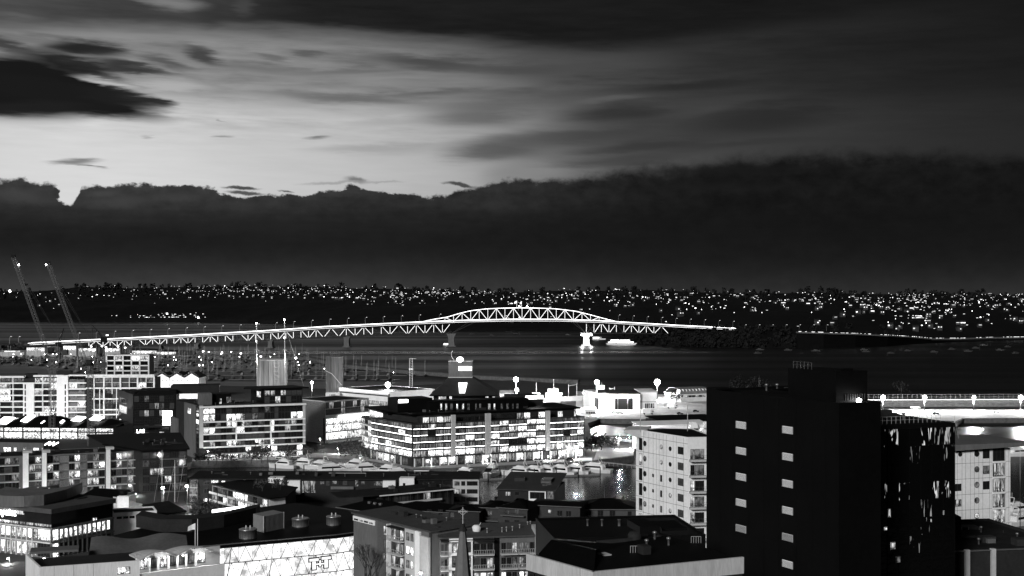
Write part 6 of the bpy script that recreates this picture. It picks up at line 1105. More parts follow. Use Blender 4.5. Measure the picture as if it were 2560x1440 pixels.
mb = MB(); wf = bld('wharf_fence', 'long wire fence along the back of the lit wharf', 2160, 930, 2700, 935, 'fence')
for i in range(46): mb.bar(wf.pt(i * wf.len / 45, 0, 3), wf.pt(i * wf.len / 45, 0, 8.5), .1)
for h_ in (4.5, 6.5, 8.4): mb.bar(wf.pt(0, 0, h_), wf.pt(wf.len, 0, h_), .06)
mb.build('fence_panel', pale, wf.root)
ow = bld('wharf_light_rail', 'thin line of light along the far outer wharf', 2170, 935, 2700, 945, 'light rail', z=3); OW = Wall(2170, 931, 2700, 936, ow.root); OW.part('light_line', glowdim, (0, OW.len, -.2, .2, 4.2, 4.7)); OW.part('rail_posts', metal, *[(i * 6, i * 6 + .15, -.1, .1, 3, 4.2) for i in range(int(OW.len / 6))])
pr = bld('gangway', 'white railed gangway and ramp running down to the water beside the lit wharf', 2225, 640, 2372, 600, 'gangway'); pr.part('ramp', pale, (0, pr.len, -1, 1.5, 3.2, 3.6)); mb = MB()
for i in range(13): mb.bar(pr.pt(i * pr.len / 12, -1, 3.6), pr.pt(i * pr.len / 12, -1, 5), .08)
for h_ in (4.3, 5.0): mb.bar(pr.pt(0, -1, h_), pr.pt(pr.len, -1, h_), .07)
mb.build('handrail', white, pr.root)
land('pier_deck', [P(2120, 0, 700), P(2225, 0, 655), P(2375, 0, 596), P(2375, 0, 610), P(2330, 0, 690), P(2120, 0, 760)], -3, 3.2, gravel)

# ---------------------------------------------------------------- cranes
def lattice(mb, a, b, w, n, r1=.13, r2=.07):
    a, b = Vector(a), Vector(b); d = (b - a).normalized(); u = d.cross(Vector((0, 1, 0))); u = (u if u.length > .1 else Vector((1, 0, 0))).normalized(); v = d.cross(u)
    cs = [(1, 1), (1, -1), (-1, -1), (-1, 1)]; f = lambda p, c: p + (u * c[0] + v * c[1]) * w / 2
    for c in cs: mb.bar(f(a, c), f(b, c), r1)
    for i in range(n):
        p, q = a + (b - a) * i / n, a + (b - a) * (i + 1) / n
        for c, c2 in zip(cs, cs[1:] + cs[:1]): mb.bar(f(p, c), f(q, c2) if i % 2 else f(q, c2), r2); mb.bar(f(p, c), f(p, c2), r2)
def tower_crane(pxm, ybase, ytop, D, foot, tip, label, lampt):
    b, t_ = P(pxm, ybase, D), P(pxm, ytop, D); t = thing('tower_crane', (b.x, b.y, 3), label, 'crane', 'luffing tower cranes'); mb = MB(); lattice(mb, (b.x, D, 3), (t_.x, D, t_.z), 2.3, 26); mb.build('mast', mat('crane_steel', .13, .5, .2, 1), t)
    fx, tx = P(*foot, D), P(*tip, D); mb = MB(); lattice(mb, fx, tx, 1.7, 34, .11, .055); mb.build('jib', t.children[0].data.materials[0], t)
    mb = MB(); mb.box(t_.x - 1.6, t_.x + 1.6, D - 1.6, D + 1.6, t_.z, t_.z + 1); mb.box(t_.x - 1.4, t_.x + 1.2, D - 2.6, D - .8, t_.z + 1, t_.z + 3.4); mb.build('cab', dgrey, t); mb = MB(); mb.box(t_.x + 1.5, t_.x + 8, D - 1.2, D + 1.2, t_.z + .6, t_.z + 1.2); mb.box(t_.x + 5.5, t_.x + 8, D - 1.4, D + 1.4, t_.z - .8, t_.z + 2); mb.build('counterweight', dmetal, t)
    ap = Vector((t_.x + 3.0, D, t_.z + 9)); mb = MB(); mb.bar((t_.x + 1, D - .6, t_.z + 1), ap, .12); mb.bar((t_.x + 6, D + .6, t_.z + 1), ap, .12); mb.build('gantry', dmetal, t); mb = MB(); mb.bar(ap, fx + (tx - fx) * .82, .05); mb.bar(ap, fx + (tx - fx) * .97, .05); mb.build('luffing_rope', dmetal, t)
    mb = MB(); mb.box(tx.x - 1.2, tx.x + .8, D - .5, D + .5, tx.z - .2, tx.z + 1.3); q = fx + (tx - fx) * .72; mb.box(q.x + .8, q.x + 2.2, D - .4, D + .4, q.z - .4, q.z + .5); mb.build('jib_head', black, t)
    mb = MB(); mb.ball(P(*lampt, D - 1.2), .38); mb.build('work_lamp', glowm, t)
tower_crane(130, 1110, 884, 650, (122, 888), (34, 643), 'taller lattice tower crane with the bright lamp on its raised jib', (47, 662)); tower_crane(226, 1100, 915, 658, (214, 905), (121, 660), 'second lattice tower crane, its raised jib slightly shorter', (115, 662))
def small_crane(pts, D, label, lampat=None):
    b = P(*pts[0], D); t = thing('mobile_crane', b, label, 'crane', 'small harbour cranes'); mb = MB(); mb.bar(P(*pts[0], D), P(*pts[1], D), .7, 4, .4); mb.bar(P(pts[0][0] + 5, pts[0][1], D), P(*pts[1], D), .5, 4, .3); mb.build('boom', black, t); mb = MB(); q = P(*pts[1], D); mb.bar(q, P(pts[1][0] + 1, pts[0][1] - 2, D), .12); mb.build('hoist_rope', black, t); mb = MB(); mb.box(b.x - 3, b.x + 5, b.y - 2, b.y + 2, b.z - 4, b.z + 2.5); mb.build('cab', black, t)
    if lampat: mb = MB(); p = P(*lampat, D); mb.box(p.x - 1.5, p.x + 1.5, p.y - .5, p.y + .5, p.z - .7, p.z + .7); mb.build('work_lamp', glowlo, t)
small_crane([(144, 860), (160, 820)], 1750, 'small dark harbour crane with twin booms by the bridge foot'); small_crane([(258, 848), (231, 813)], 1780, 'small dark harbour crane leaning over the bridge approach', (268, 838))

# ---------------------------------------------------------------- tall yacht masts lit from below
for px, y0, y1, D, l_ in ((641, 808, 968, 930, 'tall lit yacht mast before the wide silo, left of its stair tower'), (711, 799, 965, 880, 'tallest lit yacht mast, crossing the bridge in front of the wide silo')):
    p = P(px, y1, D); t = thing('yacht_mast', (p.x, p.y, 0), l_, 'mast', 'tall lit yacht masts'); mb = MB(); mb.bar((p.x + .8, D, 0), (p.x, D, zpx(y0, D)), .28, 6, .16); mb.build('spar', white, t); mb = MB(); [mb.bar((p.x - 2, D, zpx(y, D)), (p.x + 2, D, zpx(y, D)), .1) for y in (845, 875)]; mb.build('spreader', pale, t); mb = MB(); mb.ball((p.x, D - .3, zpx(y0, D)), .5); mb.ball((p.x, D - .6, zpx(y0 + 45, D)), .35); mb.build('mast_lamp', glowm, t); lamp_light(t, (p.x + 1.5, D - 2, zpx(y1 - 70, D)), 9000, .3)
    if px > 700: mb = MB(); mb.bar((p.x + .6, D, zpx(815, D)), P(760, 968, D), .07); mb.build('forestay', pale, t); mb = MB(); mb.ball(P(740, 895, D - .5), .55); mb.build('stay_lamp', glowm, t)
    mb = MB(); mb.hexa([(p.x - 9, D - 2, -.2), (p.x + 8, D - 1.2, -.2), (p.x + 8, D + 1.2, -.2), (p.x - 9, D + 2, -.2), (p.x - 10, D - 2.4, 2), (p.x + 11, D - .4, 2.4), (p.x + 11, D + .4, 2.4), (p.x - 10, D + 2.4, 2)]); mb.build('hull', white, t)

# ---------------------------------------------------------------- marina
rm_ = random.Random(19); bg_ = mat('dull_hull', .06, .6, .3, .5); bl_ = mat('pale_hull', .2, .5, .2, .5)
def hullm(mb, L, B, h, mi=0, bow=.42):
    st = [(-.5, .80, .85), (-.25, .98, .9), (0, 1, .95), (.25, .82, 1.02), (.40, .48, 1.12), (.5, .03, 1.25)]; vs = []
    for x, w, z in st: y = B / 2 * w; vs += [(x * L, -y, h * z), (x * L * .96, -y * .72, -.25), (x * L * .96, y * .72, -.25), (x * L, y, h * z)]
    fs = [(4 * i + j, 4 * i + 4 + j, 4 * i + 5 + j, 4 * i + 1 + j) for i in range(5) for j in range(3)] + [(4 * i, 4 * i + 3, 4 * i + 7, 4 * i + 4) for i in range(5)] + [(0, 1, 2, 3)]
    mb.add(vs, fs, mi)
def sailboat(m, L, mh):
    mb = MB(); hullm(mb, L, L * .3, 1.1); mb.hexa([(-L * .2, -L * .09, .95), (L * .2, -L * .07, 1.0), (L * .2, L * .07, 1.0), (-L * .2, L * .09, .95), (-L * .2, -L * .08, 1.6), (L * .15, -L * .05, 1.5), (L * .15, L * .05, 1.5), (-L * .2, L * .08, 1.6)], 0)
    mb.bar((L * .08, 0, 1), (L * .08, 0, mh), .13, 4, .09, mi=1); mb.bar((L * .08, 0, 2.4), (-L * .32, 0, 2.5), .12, mi=1); mb.bar((L * .08, 0, mh * .6), (L * .08, .9, mh * .6), .05, mi=1); mb.bar((L * .49, 0, 1.4), (L * .08, 0, mh * .96), .035, mi=1); mb.bar((-L * .48, 0, 1.2), (L * .08, 0, mh * .98), .035, mi=1)
    return mb.build('sailboat', [m, metal], loc=(0, 0, 0))
def launch(m, L):
    mb = MB(); hullm(mb, L, L * .33, 1.3); mb.hexa([(-L * .3, -L * .11, 1.1), (L * .18, -L * .09, 1.2), (L * .18, L * .09, 1.2), (-L * .3, L * .11, 1.1), (-L * .28, -L * .1, 2.6), (L * .05, -L * .07, 2.7), (L * .05, L * .07, 2.7), (-L * .28, L * .1, 2.6)]); mb.box(-L * .25, L * .06, -L * .112, L * .112, 1.7, 2.2, 1)
    return mb.build('launch', [m, glassk], loc=(0, 0, 0))
sb = [sailboat(bg_, 10, 14), sailboat(bl_, 11.5, 16), sailboat(bg_, 13, 18)]; lb = [launch(bl_, 10), launch(bg_, 12)]
SBL = ['short dull grey sailboat berthed in the far marina', 'pale hulled sailboat berthed in the far marina', 'longer dull sailboat with a tall mast berthed in the far marina']; LBL = ['pale motor launch berthed in the far marina', 'dull grey motor launch berthed in the far marina']
for o, l_ in zip(sb + lb, SBL + LBL): tag(o, l_, 'boat', 'marina boats: ' + l_)
fresh = {o.name: True for o in sb + lb}
def berth(x, y, kind, rz):
    o = kind
    if fresh[kind.name]: fresh[kind.name] = False
    else: o = kind.copy(); C.objects.link(o)
    o.location = (x, y, 0); o.rotation_euler = (0, 0, rz); return o
for row, (py, x0, x1) in enumerate(((893, -30, 760), (899, -30, 775), (906, -30, 800), (913, -20, 870), (921, 110, 930), (930, 180, 1000), (939, 250, 1080), (949, 370, 1000))):
    D = H * F / (py - HZ); xa, xb = (x0 - 1280) * D / F, (x1 - 1280) * D / F; land('pontoon', [Vector((xa, D - 1.2, 0)), Vector((xb, D - 1.2, 0)), Vector((xb, D + 1.2, 0)), Vector((xa, D + 1.2, 0))], -.3, .5, grey, grey)
    n = 58 if row < 6 else 34
    for i in range(n):
        if rm_.random() < .1: continue
        x = xa + (xb - xa) * (i + rm_.random() * .7) / n; side = rm_.choice((-1, 1)); berth(x, D + side * 8, rm_.choice(sb + sb + lb), math.pi / 2 * side + rm_.uniform(-.05, .05))
dl = None
for i in range(62):
    if i < 40: px, py = rm_.uniform(-10, 760), rm_.choice((890, 896, 903, 911))
    else: px, py = rm_.uniform(130, 1000), rm_.choice((918, 926, 935, 945))
    D = H * F / (py - HZ); x = (px - 1280) * D / F
    if dl is None:
        mb = MB(); mb.bar((0, 0, 0), (0, 0, 5), .1); mb.ball((0, 0, 5.2), .5, 1); dl = tag(mb.build('dock_lamp', [dmetal, glowm], loc=(0, 0, 0)), 'small lamp post on the marina pontoons', 'lamp post', 'lamp posts on the marina pontoons'); o = dl
    else: o = dl.copy(); C.objects.link(o)
    o.location = (x, D, .3); s_ = rm_.choice((.4, .5, .6, 1.0)); o.scale = (s_, s_, 1)
for px, py in ((228, 866), (295, 866), (313, 869), (508, 878), (555, 881), (602, 883), (652, 891), (255, 865), (265, 868)): D = 1640; p = P(px, py, D); street_lamp(px, py, D, 'bright lamp on the bay shore under the bridge approach', 0, 1.3, 'bright lamps on the bay shore', 0)
ml = bpy.data.objects.new('x', None); bpy.data.objects.remove(ml)
# lit sheds on the bay shore
shw = lit('boatyard_glow', 2.5, .35, .55, .05, (.25, .25, .4))
for i, (x0, x1, y0, y1, l_) in enumerate(((0, 60, 876, 880, 'long low lit shed at the edge of the bay under the tree clump'), (66, 112, 868, 878, 'lit clubhouse with white gable next to the dark tree clump'), (118, 140, 866, 877, 'small lit hall between the clubhouse and the first crane'), (158, 190, 864, 876, 'lit yard hall below the start of the bridge trusses'), (196, 240, 870, 879, 'wide lit chandlery beside the second crane jib'), (262, 300, 870, 880, 'lit boat hall with a flat roof before the grid-framed penthouse'), (330, 392, 876, 885, 'brilliantly lit ferry terminal above the gridded penthouse'), (392, 440, 879, 890, 'floodlit marquee at the end of the bay shore'))):
    W = bld('boatyard_hall', l_, x0, 1690, x1, 1690, 'hall', z=1); W.part('walls', pale, (0, W.len, .3, 10, 0, zpx(y0, 1690))); slant(W, 10, zpx(y0, 1690), zpx(y0, 1690) + 1.5, .5, dgrey); k = max(3, int(W.len / 5))
    for j in range(k): win(W, W.len * j / k + .3, W.len * (j + 1) / k - .3, max(zpx(y1, 1690), .5), zpx(y0, 1690) - .6, shw if rm_.random() < (.75 if i < 6 else 1) else glassk, fw=.15)
t = thing('tree_clump', P(30, 884, 1720), 'dark clump of trees on the bay shore at the bridge foot', 'trees'); mb = MB()
for i in range(16): px = rm_.uniform(-30, 78); p = P(px, 880, 1720); clump(p.x, 1720 + rm_.uniform(-15, 15), 6, 7, 9 * (1.1 - abs(px - 40) / 120), 60, rm_, .3)
mb.build('crown', leaf, t); m_ = mb; mb = MB(); [mb.bar((P(px, 880, 1720).x, 1720, 0), (P(px, 880, 1720).x, 1720, 8), .5) for px in (-10, 15, 40, 62)]; mb.build('trunk', bark, t)
# boats moored in the stream and by the headland
ms = []
for i, (px, py) in enumerate(((1180, 836), (1230, 839), (1290, 835), (1345, 842), (1420, 838), (1895, 884), (1970, 876), (2040, 878), (2165, 880), (2228, 884), (2160, 875), (2270, 878), (2335, 881), (2380, 874), (2420, 879), (2440, 871), (2500, 876), (2540, 884), (2460, 864), (2520, 868), (1900, 875))):
    D = H * F / (py - HZ); berth((px - 1280) * D / F, D, lb[1], rm_.uniform(-.4, .4))['label'] = 'dark boat lying at a mooring in the open harbour'
    
for o in list(C.objects):
    if o.get('label') == 'dark boat lying at a mooring in the open harbour': o['group'] = 'dark boats moored in the open harbour'
fb = thing('ferry', G(1552, 862, 0), 'long lit ferry berthed beside the dark headland under the bridge', 'ferry'); D = H * F / (862 - HZ); W = Wall(1518, D, 1588, D, fb); mb = MB(); hl = W.len; mb.hexa([W.pt(0, 0, -.2), W.pt(hl, 0, -.2), W.pt(hl, 8, -.2), W.pt(0, 8, -.2), W.pt(-2, -1, 2.5), W.pt(hl + 3, 0, 2.8), W.pt(hl + 3, 8, 2.8), W.pt(-2, 9, 2.5)]); mb.build('hull', white, fb); W.part('lower_deck', pale, (1, hl - 2, .5, 7.5, 2.5, 5.6)); W.part('upper_deck', pale, (5, hl - 8, 1, 7, 5.6, 8.6)); W.part('deck_lights', glowdim, (2, hl * .3, .3, .49, 3.2, 5)); W.part('deck_lights', glowlo, (hl * .35, hl - 3, .3, .49, 3.4, 4.8)); W.part('deck_lights', glowlo, (6, hl * .42, .8, .99, 6.2, 8)); W.part('deck_lights', glowlo, (hl * .45, hl - 9, .8, .99, 6.2, 7.8))
fb = thing('ferry', G(1497, 849, 0), 'small lit vessel passing just beyond the bright bridge pier', 'ferry'); D = H * F / (849 - HZ); W = Wall(1481, D, 1514, D, fb); W.part('hull', white, (0, W.len, 0, 5, -.2, 2)); W.part('cabin', pale, (1, W.len * .7, .5, 4.5, 2, 5)); W.part('deck_lights', glowlo, (1.2, W.len * .5, .3, .49, 2.6, 4.4))
fb = thing('ferry', G(1116, 864, 0), 'small lit vessel half hidden by the darker bridge pier', 'ferry'); D = H * F / (864 - HZ); W = Wall(1108, D, 1122, D, fb); W.part('hull', white, (0, W.len, 0, 4, -.2, 1.6)); W.part('cabin', glowlo, (1, W.len - 1, .5, 3.5, 1.9, 3.4))

# ---------------------------------------------------------------- motor yachts along the quay
def yacht(L, label, loc, rz, fly=True, m=boatw, group='motor yachts moored by the quay'):
    t = thing('motor_yacht', (0, 0, 0), label, 'yacht', group); mb = MB(); hullm(mb, L, L * .29, 1.7); mb.build('hull', m, t); a = L / 14
    mb = MB(); mb.hexa([(-4.6 * a, -1.7 * a, 1.5), (3.6 * a, -1.3 * a, 1.75), (3.6 * a, 1.3 * a, 1.75), (-4.6 * a, 1.7 * a, 1.5), (-4.4 * a, -1.5 * a, 3.3), (.8 * a, -1.2 * a, 3.4), (.8 * a, 1.2 * a, 3.4), (-4.4 * a, 1.5 * a, 3.3)]); cb = mb.build('cabin', m, t)
    mb = MB()
    for s in (-1, 1): mb.hexa([(-3.8 * a, s * 1.72 * a, 2.2), (2.0 * a, s * 1.50 * a, 2.3), (2.0 * a, s * 1.40 * a, 2.3), (-3.8 * a, s * 1.5 * a, 2.2), (-3.7 * a, s * 1.64 * a, 2.9), (1.3 * a, s * 1.38 * a, 2.95), (1.3 * a, s * 1.25 * a, 2.95), (-3.7 * a, s * 1.4 * a, 2.9)])
    mb.hexa([(2.0 * a, -1.25 * a, 2.75), (3.1 * a, -1.2 * a, 2.1), (3.1 * a, 1.2 * a, 2.1), (2.0 * a, 1.25 * a, 2.75), (1.1 * a, -1.2 * a, 3.4), (3.2 * a, -1.2 * a, 2.2), (3.2 * a, 1.2 * a, 2.2), (1.1 * a, 1.2 * a, 3.4)]); w = mb.build('window', glassk, cb)
    if fly: mb = MB(); mb.hexa([(-4.9 * a, -1.35 * a, 3.36), (1.2 * a, -1.05 * a, 3.44), (1.2 * a, 1.05 * a, 3.44), (-4.9 * a, 1.35 * a, 3.36), (-5.1 * a, -1.4 * a, 3.55), (1.3 * a, -1.0 * a, 3.62), (1.3 * a, 1.0 * a, 3.62), (-5.1 * a, 1.4 * a, 3.55)]); mb.hexa([(-3.4 * a, -1.0 * a, 3.6), (.6 * a, -.85 * a, 3.63), (.6 * a, .85 * a, 3.63), (-3.4 * a, 1.0 * a, 3.6), (-3.2 * a, -.95 * a, 4.0), (-.3 * a, -.7 * a, 4.35), (-.3 * a, .7 * a, 4.35), (-3.2 * a, .95 * a, 4.0)]); mb.build('flybridge', m, t)
    mb = MB(); z = 4.1 if fly else 3.3; [mb.bar((-3.6 * a, s * 1.3 * a, z), (-3.0 * a, s * 1.0 * a, z + 1.7), .13) for s in (-1, 1)]; mb.bar((-3 * a, -1 * a, z + 1.7), (-3 * a, 1 * a, z + 1.7), .16); mb.bar((-3 * a, 0, z + 1.7), (-3 * a, 0, z + 3.4), .06); mb.build('radar_arch', m, t)
    mb = MB(); n = 7
    for s in (-1, 1):
        for i in range(n): x = L * (.1 + .38 * i / n); y = s * L * .145 * (1 - max(0, (x / L - .15)) * 2.2); mb.bar((x, y, 1.8), (x, y, 2.7), .04)
    mb.build('bow_rail', metal, t); t.location = loc; t.rotation_euler = (0, 0, rz); return t
YL = [(705, 1170, 14, 2.8, 'motor yacht nearest the lit lamp walkway, furthest from the glass office'), (752, 1168, 16, 2.9, 'mid-sized motor yacht beside the first yacht, under the banded apartments'), (795, 1174, 18, 2.7, 'long motor yacht moored below the slatted corner building'), (836, 1182, 22, .25, 'largest sleek motor yacht with its bow pointing away from the banded apartments'), (884, 1171, 16, 2.75, 'motor yacht just past the largest sleek one'), (922, 1181, 18, .2, 'motor yacht in front of the quay trees'), (962, 1186, 16, 2.8, 'motor yacht between the quay trees and corner of the glass office'), (1002, 1194, 16, .15, 'motor yacht under the corner of the glass office'), (1155, 1193, 13, 2.9, 'small cruiser alone in the open berth below the glass office'),
      (1292, 1189, 17, 2.75, 'motor yacht first in the tight row near the water reflections'), (1326, 1189, 18, 2.7, 'motor yacht second in the tight row near the reflections'), (1358, 1187, 16, 2.75, 'motor yacht in the middle of the tight row'), (1392, 1186, 18, 2.75, 'motor yacht fourth in the tight row, under the last fin'), (1430, 1184, 17, 2.75, 'motor yacht last but one in the tight row'), (1474, 1180, 21, 2.8, 'long sleek motor yacht closing the tight row by the promontory'), (1475, 1056, 15, 3.1, 'lone motor yacht on the bright water below the yard'), (2548, 1285, 16, .4, 'motor yacht beside the second white tower'), (2556, 1312, 15, .5, 'nearer motor yacht beside the second white tower'), (2552, 1140, 16, .2, 'motor yacht half out of view past the sloping roof edge')]
for px, py, L, rz, l_ in YL: p = G(px, py, 0); yacht(L, l_, p, rz, True).scale = (1, 1, 1.08)
# old trawler and a harbour ferry
p = G(1226, 1192, 0); t = yacht(17, 'old high-bowed fishing boat with a wheelhouse and rail, pointing at the viewer', (0, 0, 0), 0, True, group='working boats by the quay'); t.name = 'fishing_boat'; t['category'] = 'fishing boat'; t.location = p; t.rotation_euler = (0, 0, -1.9); t.scale = (1, 1, 1.2)
p = G(1058, 1196, 0); t = thing('harbour_ferry', p, 'small flat-roofed harbour ferry with a row of lit side windows', 'ferry', 'working boats by the quay'); W = Wall(1026, p.y, 1074, p.y, t); W.part('hull', white, (0, W.len, 0, 4, -.2, 1.3)); W.part('deckhouse', boatw, (1.5, W.len - .4, .4, 3.6, 1.3, 3.6)); W.part('roof', grey, (1, W.len, .1, 3.9, 3.6, 3.8))
for i in range(7): win(W, 1.9 + i * .9, 2.6 + i * .9, 2.0, 3.1, litS if i % 2 else litM, fw=.05, out=-.4)
# finger pontoons and piles
for i, (a, b) in enumerate((((690, 1178), (980, 1190)), ((1280, 1192), (1500, 1186)), ((1100, 1200), (1260, 1196)))):
    A_, B_ = G(a[0], a[1], .6), G(b[0], b[1], .6); d = (B_ - A_).normalized(); n = Vector((-d.y, d.x, 0)) * 1.1; land('pontoon', [A_ - n, B_ - n, B_ + n, A_ + n], -.2, .6, paving, grey)
    for k in range(5): q = A_ + (B_ - A_) * k / 4; pl = MB(); pl.bar((q.x, q.y - 1.3, -1), (q.x, q.y - 1.3, 4), .25, 8); tag(pl.build('mooring_pile', dmetal), 'dark mooring pile at the yacht pontoons', 'pile', 'dark mooring piles at the yacht pontoons')
gw = thing('pontoon_bridge', G(1560, 1160, .5), 'dark footbridge with railings down to the yachts beside the white tower', 'footbridge'); A_, B_ = G(1480, 1160, 1), G(1590, 1172, 3.2); mb = MB(); n = Vector((0, 1.2, 0)); mb.hexa([A_ - n, B_ - n, B_ + n, A_ + n, A_ - n + Vector((0, 0, .3)), B_ - n + Vector((0, 0, .3)), B_ + n + Vector((0, 0, .3)), A_ + n + Vector((0, 0, .3))]); mb.build('deck', dgrey, gw); mb = MB()
for s in (-1, 1):
    for k in range(11): q = A_ + (B_ - A_) * k / 10 + n * s; mb.bar(q, q + Vector((0, 0, 1.4)), .06)
    mb.bar(A_ + n * s + Vector((0, 0, 1.4)), B_ + n * s + Vector((0, 0, 1.4)), .07)
mb.build('railing', pale, gw)

# ---------------------------------------------------------------- low buildings behind the corner office
W = bld('black_roofed_shed', 'small black-roofed shed with a lit eave behind the corner office', 196, 440, 288, 436, 'shed'); z_ = zpx(1250, 438); W.part('walls', dgrey, (0, W.len, 0, 9, 3, z_)); slant(W, 10, z_, z_ + 2.0, .8, black); W.part('eave_light', glowdim, (W.len * .1, W.len - .5, -.9, -.82, z_ - .1, z_ + .25)); grid(W, [(245, 258), (262, 277)], [(1250, 1254)], 260, 'L', .1, 0)
W = bld('white_block', 'white windowless block with a dark funnel-shaped roof unit, beside the black-roofed shed', 293, 425, 322, 425, 'building'); z_ = zpx(1241, 425); W.part('walls', white, (0, W.len, 0, 8, 3, z_)); mb = MB(); c_ = W.pt(W.len * .3, 3, 0); mb.lathe((c_.x, c_.y, z_), [(1.2, 0), (1.9, 1.6), (1.7, 1.6)], 12); mb.build('roof_unit', black, W.root)
W = bld('white_gable_house', 'low white gable-ended house next to the white windowless block', 322, 426, 356, 430, 'house'); z_ = zpx(1262, 428); W.part('walls', white, (0, W.len, 0, 9, 3, z_)); mb = MB(); l = W.len; mb.add([W.pt(-.2, -.3, z_), W.pt(l + .3, -.3, z_ - .6), W.pt(l + .3, 9, z_ - .6), W.pt(-.2, 9, z_), W.pt(-.2, 0, z_ + 2.2), W.pt(-.2, 9, z_ + 2.2)], ((0, 1, 4), (1, 2, 5, 4), (2, 3, 5), (0, 4, 5, 3), (3, 2, 1, 0))); mb.build('roof', pale, W.root)
W = bld('lane_garage', 'long low garage with a white parapet along the lit lane', 282, 400, 392, 405, 'garage'); z_ = zpx(1280, 402); block(W, 9, 3, z_, white, black, .5); grid(W, split(290, 386, 6), [(1288, 1297)], 330, 'KKD', .2, 1)
W = bld('lane_wall', 'long bright white boundary wall along the lane behind the parked cars', 288, 392, 452, 412, 'wall'); W.part('masonry', white, (0, W.len, 0, .4, 3, 5.6)); W.part('coping', pale, (0, W.len, -.08, .48, 5.6, 5.75))
W = bld('lane_wing_house', 'white-walled wedge-roofed house at the end of the lane, before the townhouses', 400, 418, 462, 426, 'house'); z_ = zpx(1287, 420); W.part('walls', white, (0, W.len, 0, 8, 3, z_)); slant(W, 9, z_, z_ + 2.4, .4, dark)
for px, py, D, l_ in ((64, 1228, 478, 'added uplight brightening the foot of the first white fin wall'), (110, 1214, 484, 'added uplight brightening the foot of the second white fin wall'), (345, 1226, 496, 'added uplight where the louvred flats meet the balcony flats')):  # ground lamps added to brighten the fin walls
    p = P(px, py, D); t = thing('added_uplighter', (p.x, p.y - 2.5, 3), l_, 'lamp', 'added uplights at the fin walls'); mb = MB(); mb.lathe((p.x, p.y - 2.5, 3), [(.2, 0), (.25, .5), (.2, .5)], 8); mb.build('housing', dmetal, t); mb = MB(); mb.ball((p.x, p.y - 2.5, 3.6), .2); mb.build('lens', glowm, t); lamp_light(t, (p.x, p.y - 2.7, 4.2), 1500, .2)
# roof clutter: air handlers, vents and pipes standing on the flat roofs
rc = random.Random(55)
def clutter(W, z, s0, s1, y0, y1, n):
    for i in range(n):
        s, y = rc.uniform(s0, s1), rc.uniform(y0, y1); k = rc.random()
        if k < .45: w, d, h = rc.uniform(.8, 2.4), rc.uniform(.8, 1.8), rc.uniform(.5, 1.4); W.part('air_handler', rc.choice((dgrey, dmetal, dgrey, grey)), (s, s + w, y, y + d, z - .2, z + h))
        elif k < .75: q = W.pt(s, y, z); mb = MB(); mb.lathe((q.x, q.y, q.z), [(.15, -.2), (.15, .7), (.28, .75), (.28, .95), (.05, 1.05)], 8); mb.build('roof_vent', metal, W.root)
        else: W.part('duct', dmetal, (s, s + rc.uniform(2, 5), y, y + .35, z - .1, z + .3))
clutter(Gb, zpx(1036.5, 577), 8, 70, 6, 14, 22); clutter(E, zpx(1017, 600), 2, 28, 6, 18, 16); clutter(Sf, zs - .5, 1, Sf.len - 2, 3, 12, 26); clutter(S2, z2 if False else zpx(1125, 503) + .75, 1, 14, 8, 34, 18); clutter(Qr, fz_q, 4, 20, 6, 22, 14); clutter(UL, zu + .45, 3, UL.len - 3, 3, 11, 10); clutter(L_, zl, 1, 10, 4, 14, 8); clutter(Nn, zn - .4, 2, 18, 4, 18, 12); clutter(K, zpx(1008, 165) - .3, 1, 6, 4, 18, 6); clutter(O, zo - .3, 8, 18, 3, 16, 5); clutter(T1, zpx(1199, 479) + .9, 6, T1.len - 6, 3, 10, 22); clutter(T3, z3 + .3, 1, T3.len - 1, 2, 12, 10)

# ---------------------------------------------------------------- cars
def make_car(m, label, group):
    t = thing('parked_car', (0, 0, 0), label, 'car', group); mb = MB()
    lo = [(-2.1, .45), (-2.1, .85), (-1.7, .95), (1.1, .9), (2.05, .72), (2.1, .45)]; n = len(lo); vs = [(x, -.85, z) for x, z in lo] + [(x, .85, z) for x, z in lo]; mb.add(vs, [tuple(range(n)), tuple(range(2 * n - 1, n - 1, -1))] + [(i, (i + 1) % n, n + (i + 1) % n, n + i) for i in range(n)]); b = mb.build('body', m, t)
    mb = MB(); mb.hexa([(-1.8, -.78, .93), (1.0, -.78, .9), (1.0, .78, .9), (-1.8, .78, .93), (-1.3, -.62, 1.45), (.2, -.62, 1.45), (.2, .62, 1.45), (-1.3, .62, 1.45)]); mb.build('cabin_glass', glassk, t); mb = MB(); mb.box(-1.25, .15, -.6, .6, 1.455, 1.49); mb.build('car_roof', m, t)
    for x in (-1.35, 1.3):
        for y in (-.86, .66): mb = MB(); mb.bar((x, y, .33), (x, y + .2, .33), .33, 12); mb.build('wheel', black, t)
    return t
cw, ck = mat('white_car_paint', .7, .25, .03), mat('dark_car_paint', .06, .25, .1); c1 = make_car(cw, 'white car parked in the bright lane behind the corner office', 'cars parked around the waterfront'); p = G(302, 1312); c1.location = p; c1.rotation_euler = (0, 0, .1)
c2 = make_car(ck, 'dark car parked ahead of the white car behind the corner office', 'cars parked around the waterfront'); c2.location = G(288, 1308); c2.rotation_euler = (0, 0, .1)
for i, (px, py) in enumerate(((496, 1150), (528, 1149.5), (585, 1149), (640, 1147.5), (700, 1146.5), (738, 1144), (786, 1128), (858, 1140), (1345, 1155), (1425, 1151))): dup((c1, c2)[i % 3 == 0], G(px, py), .02 * i, ('dark' if i % 3 == 0 else 'pale') + ' car on the quay road ' + ('before the banded apartments, number %s from the flat roof' % ('one', 'two', 'three', 'four', 'five', 'six')[i] if i < 6 else ('by the slatted corner', 'near the terrace wing trees', 'under the third bay of the glass office', 'at the far end of the glass office')[i - 6]), 'cars parked around the waterfront')
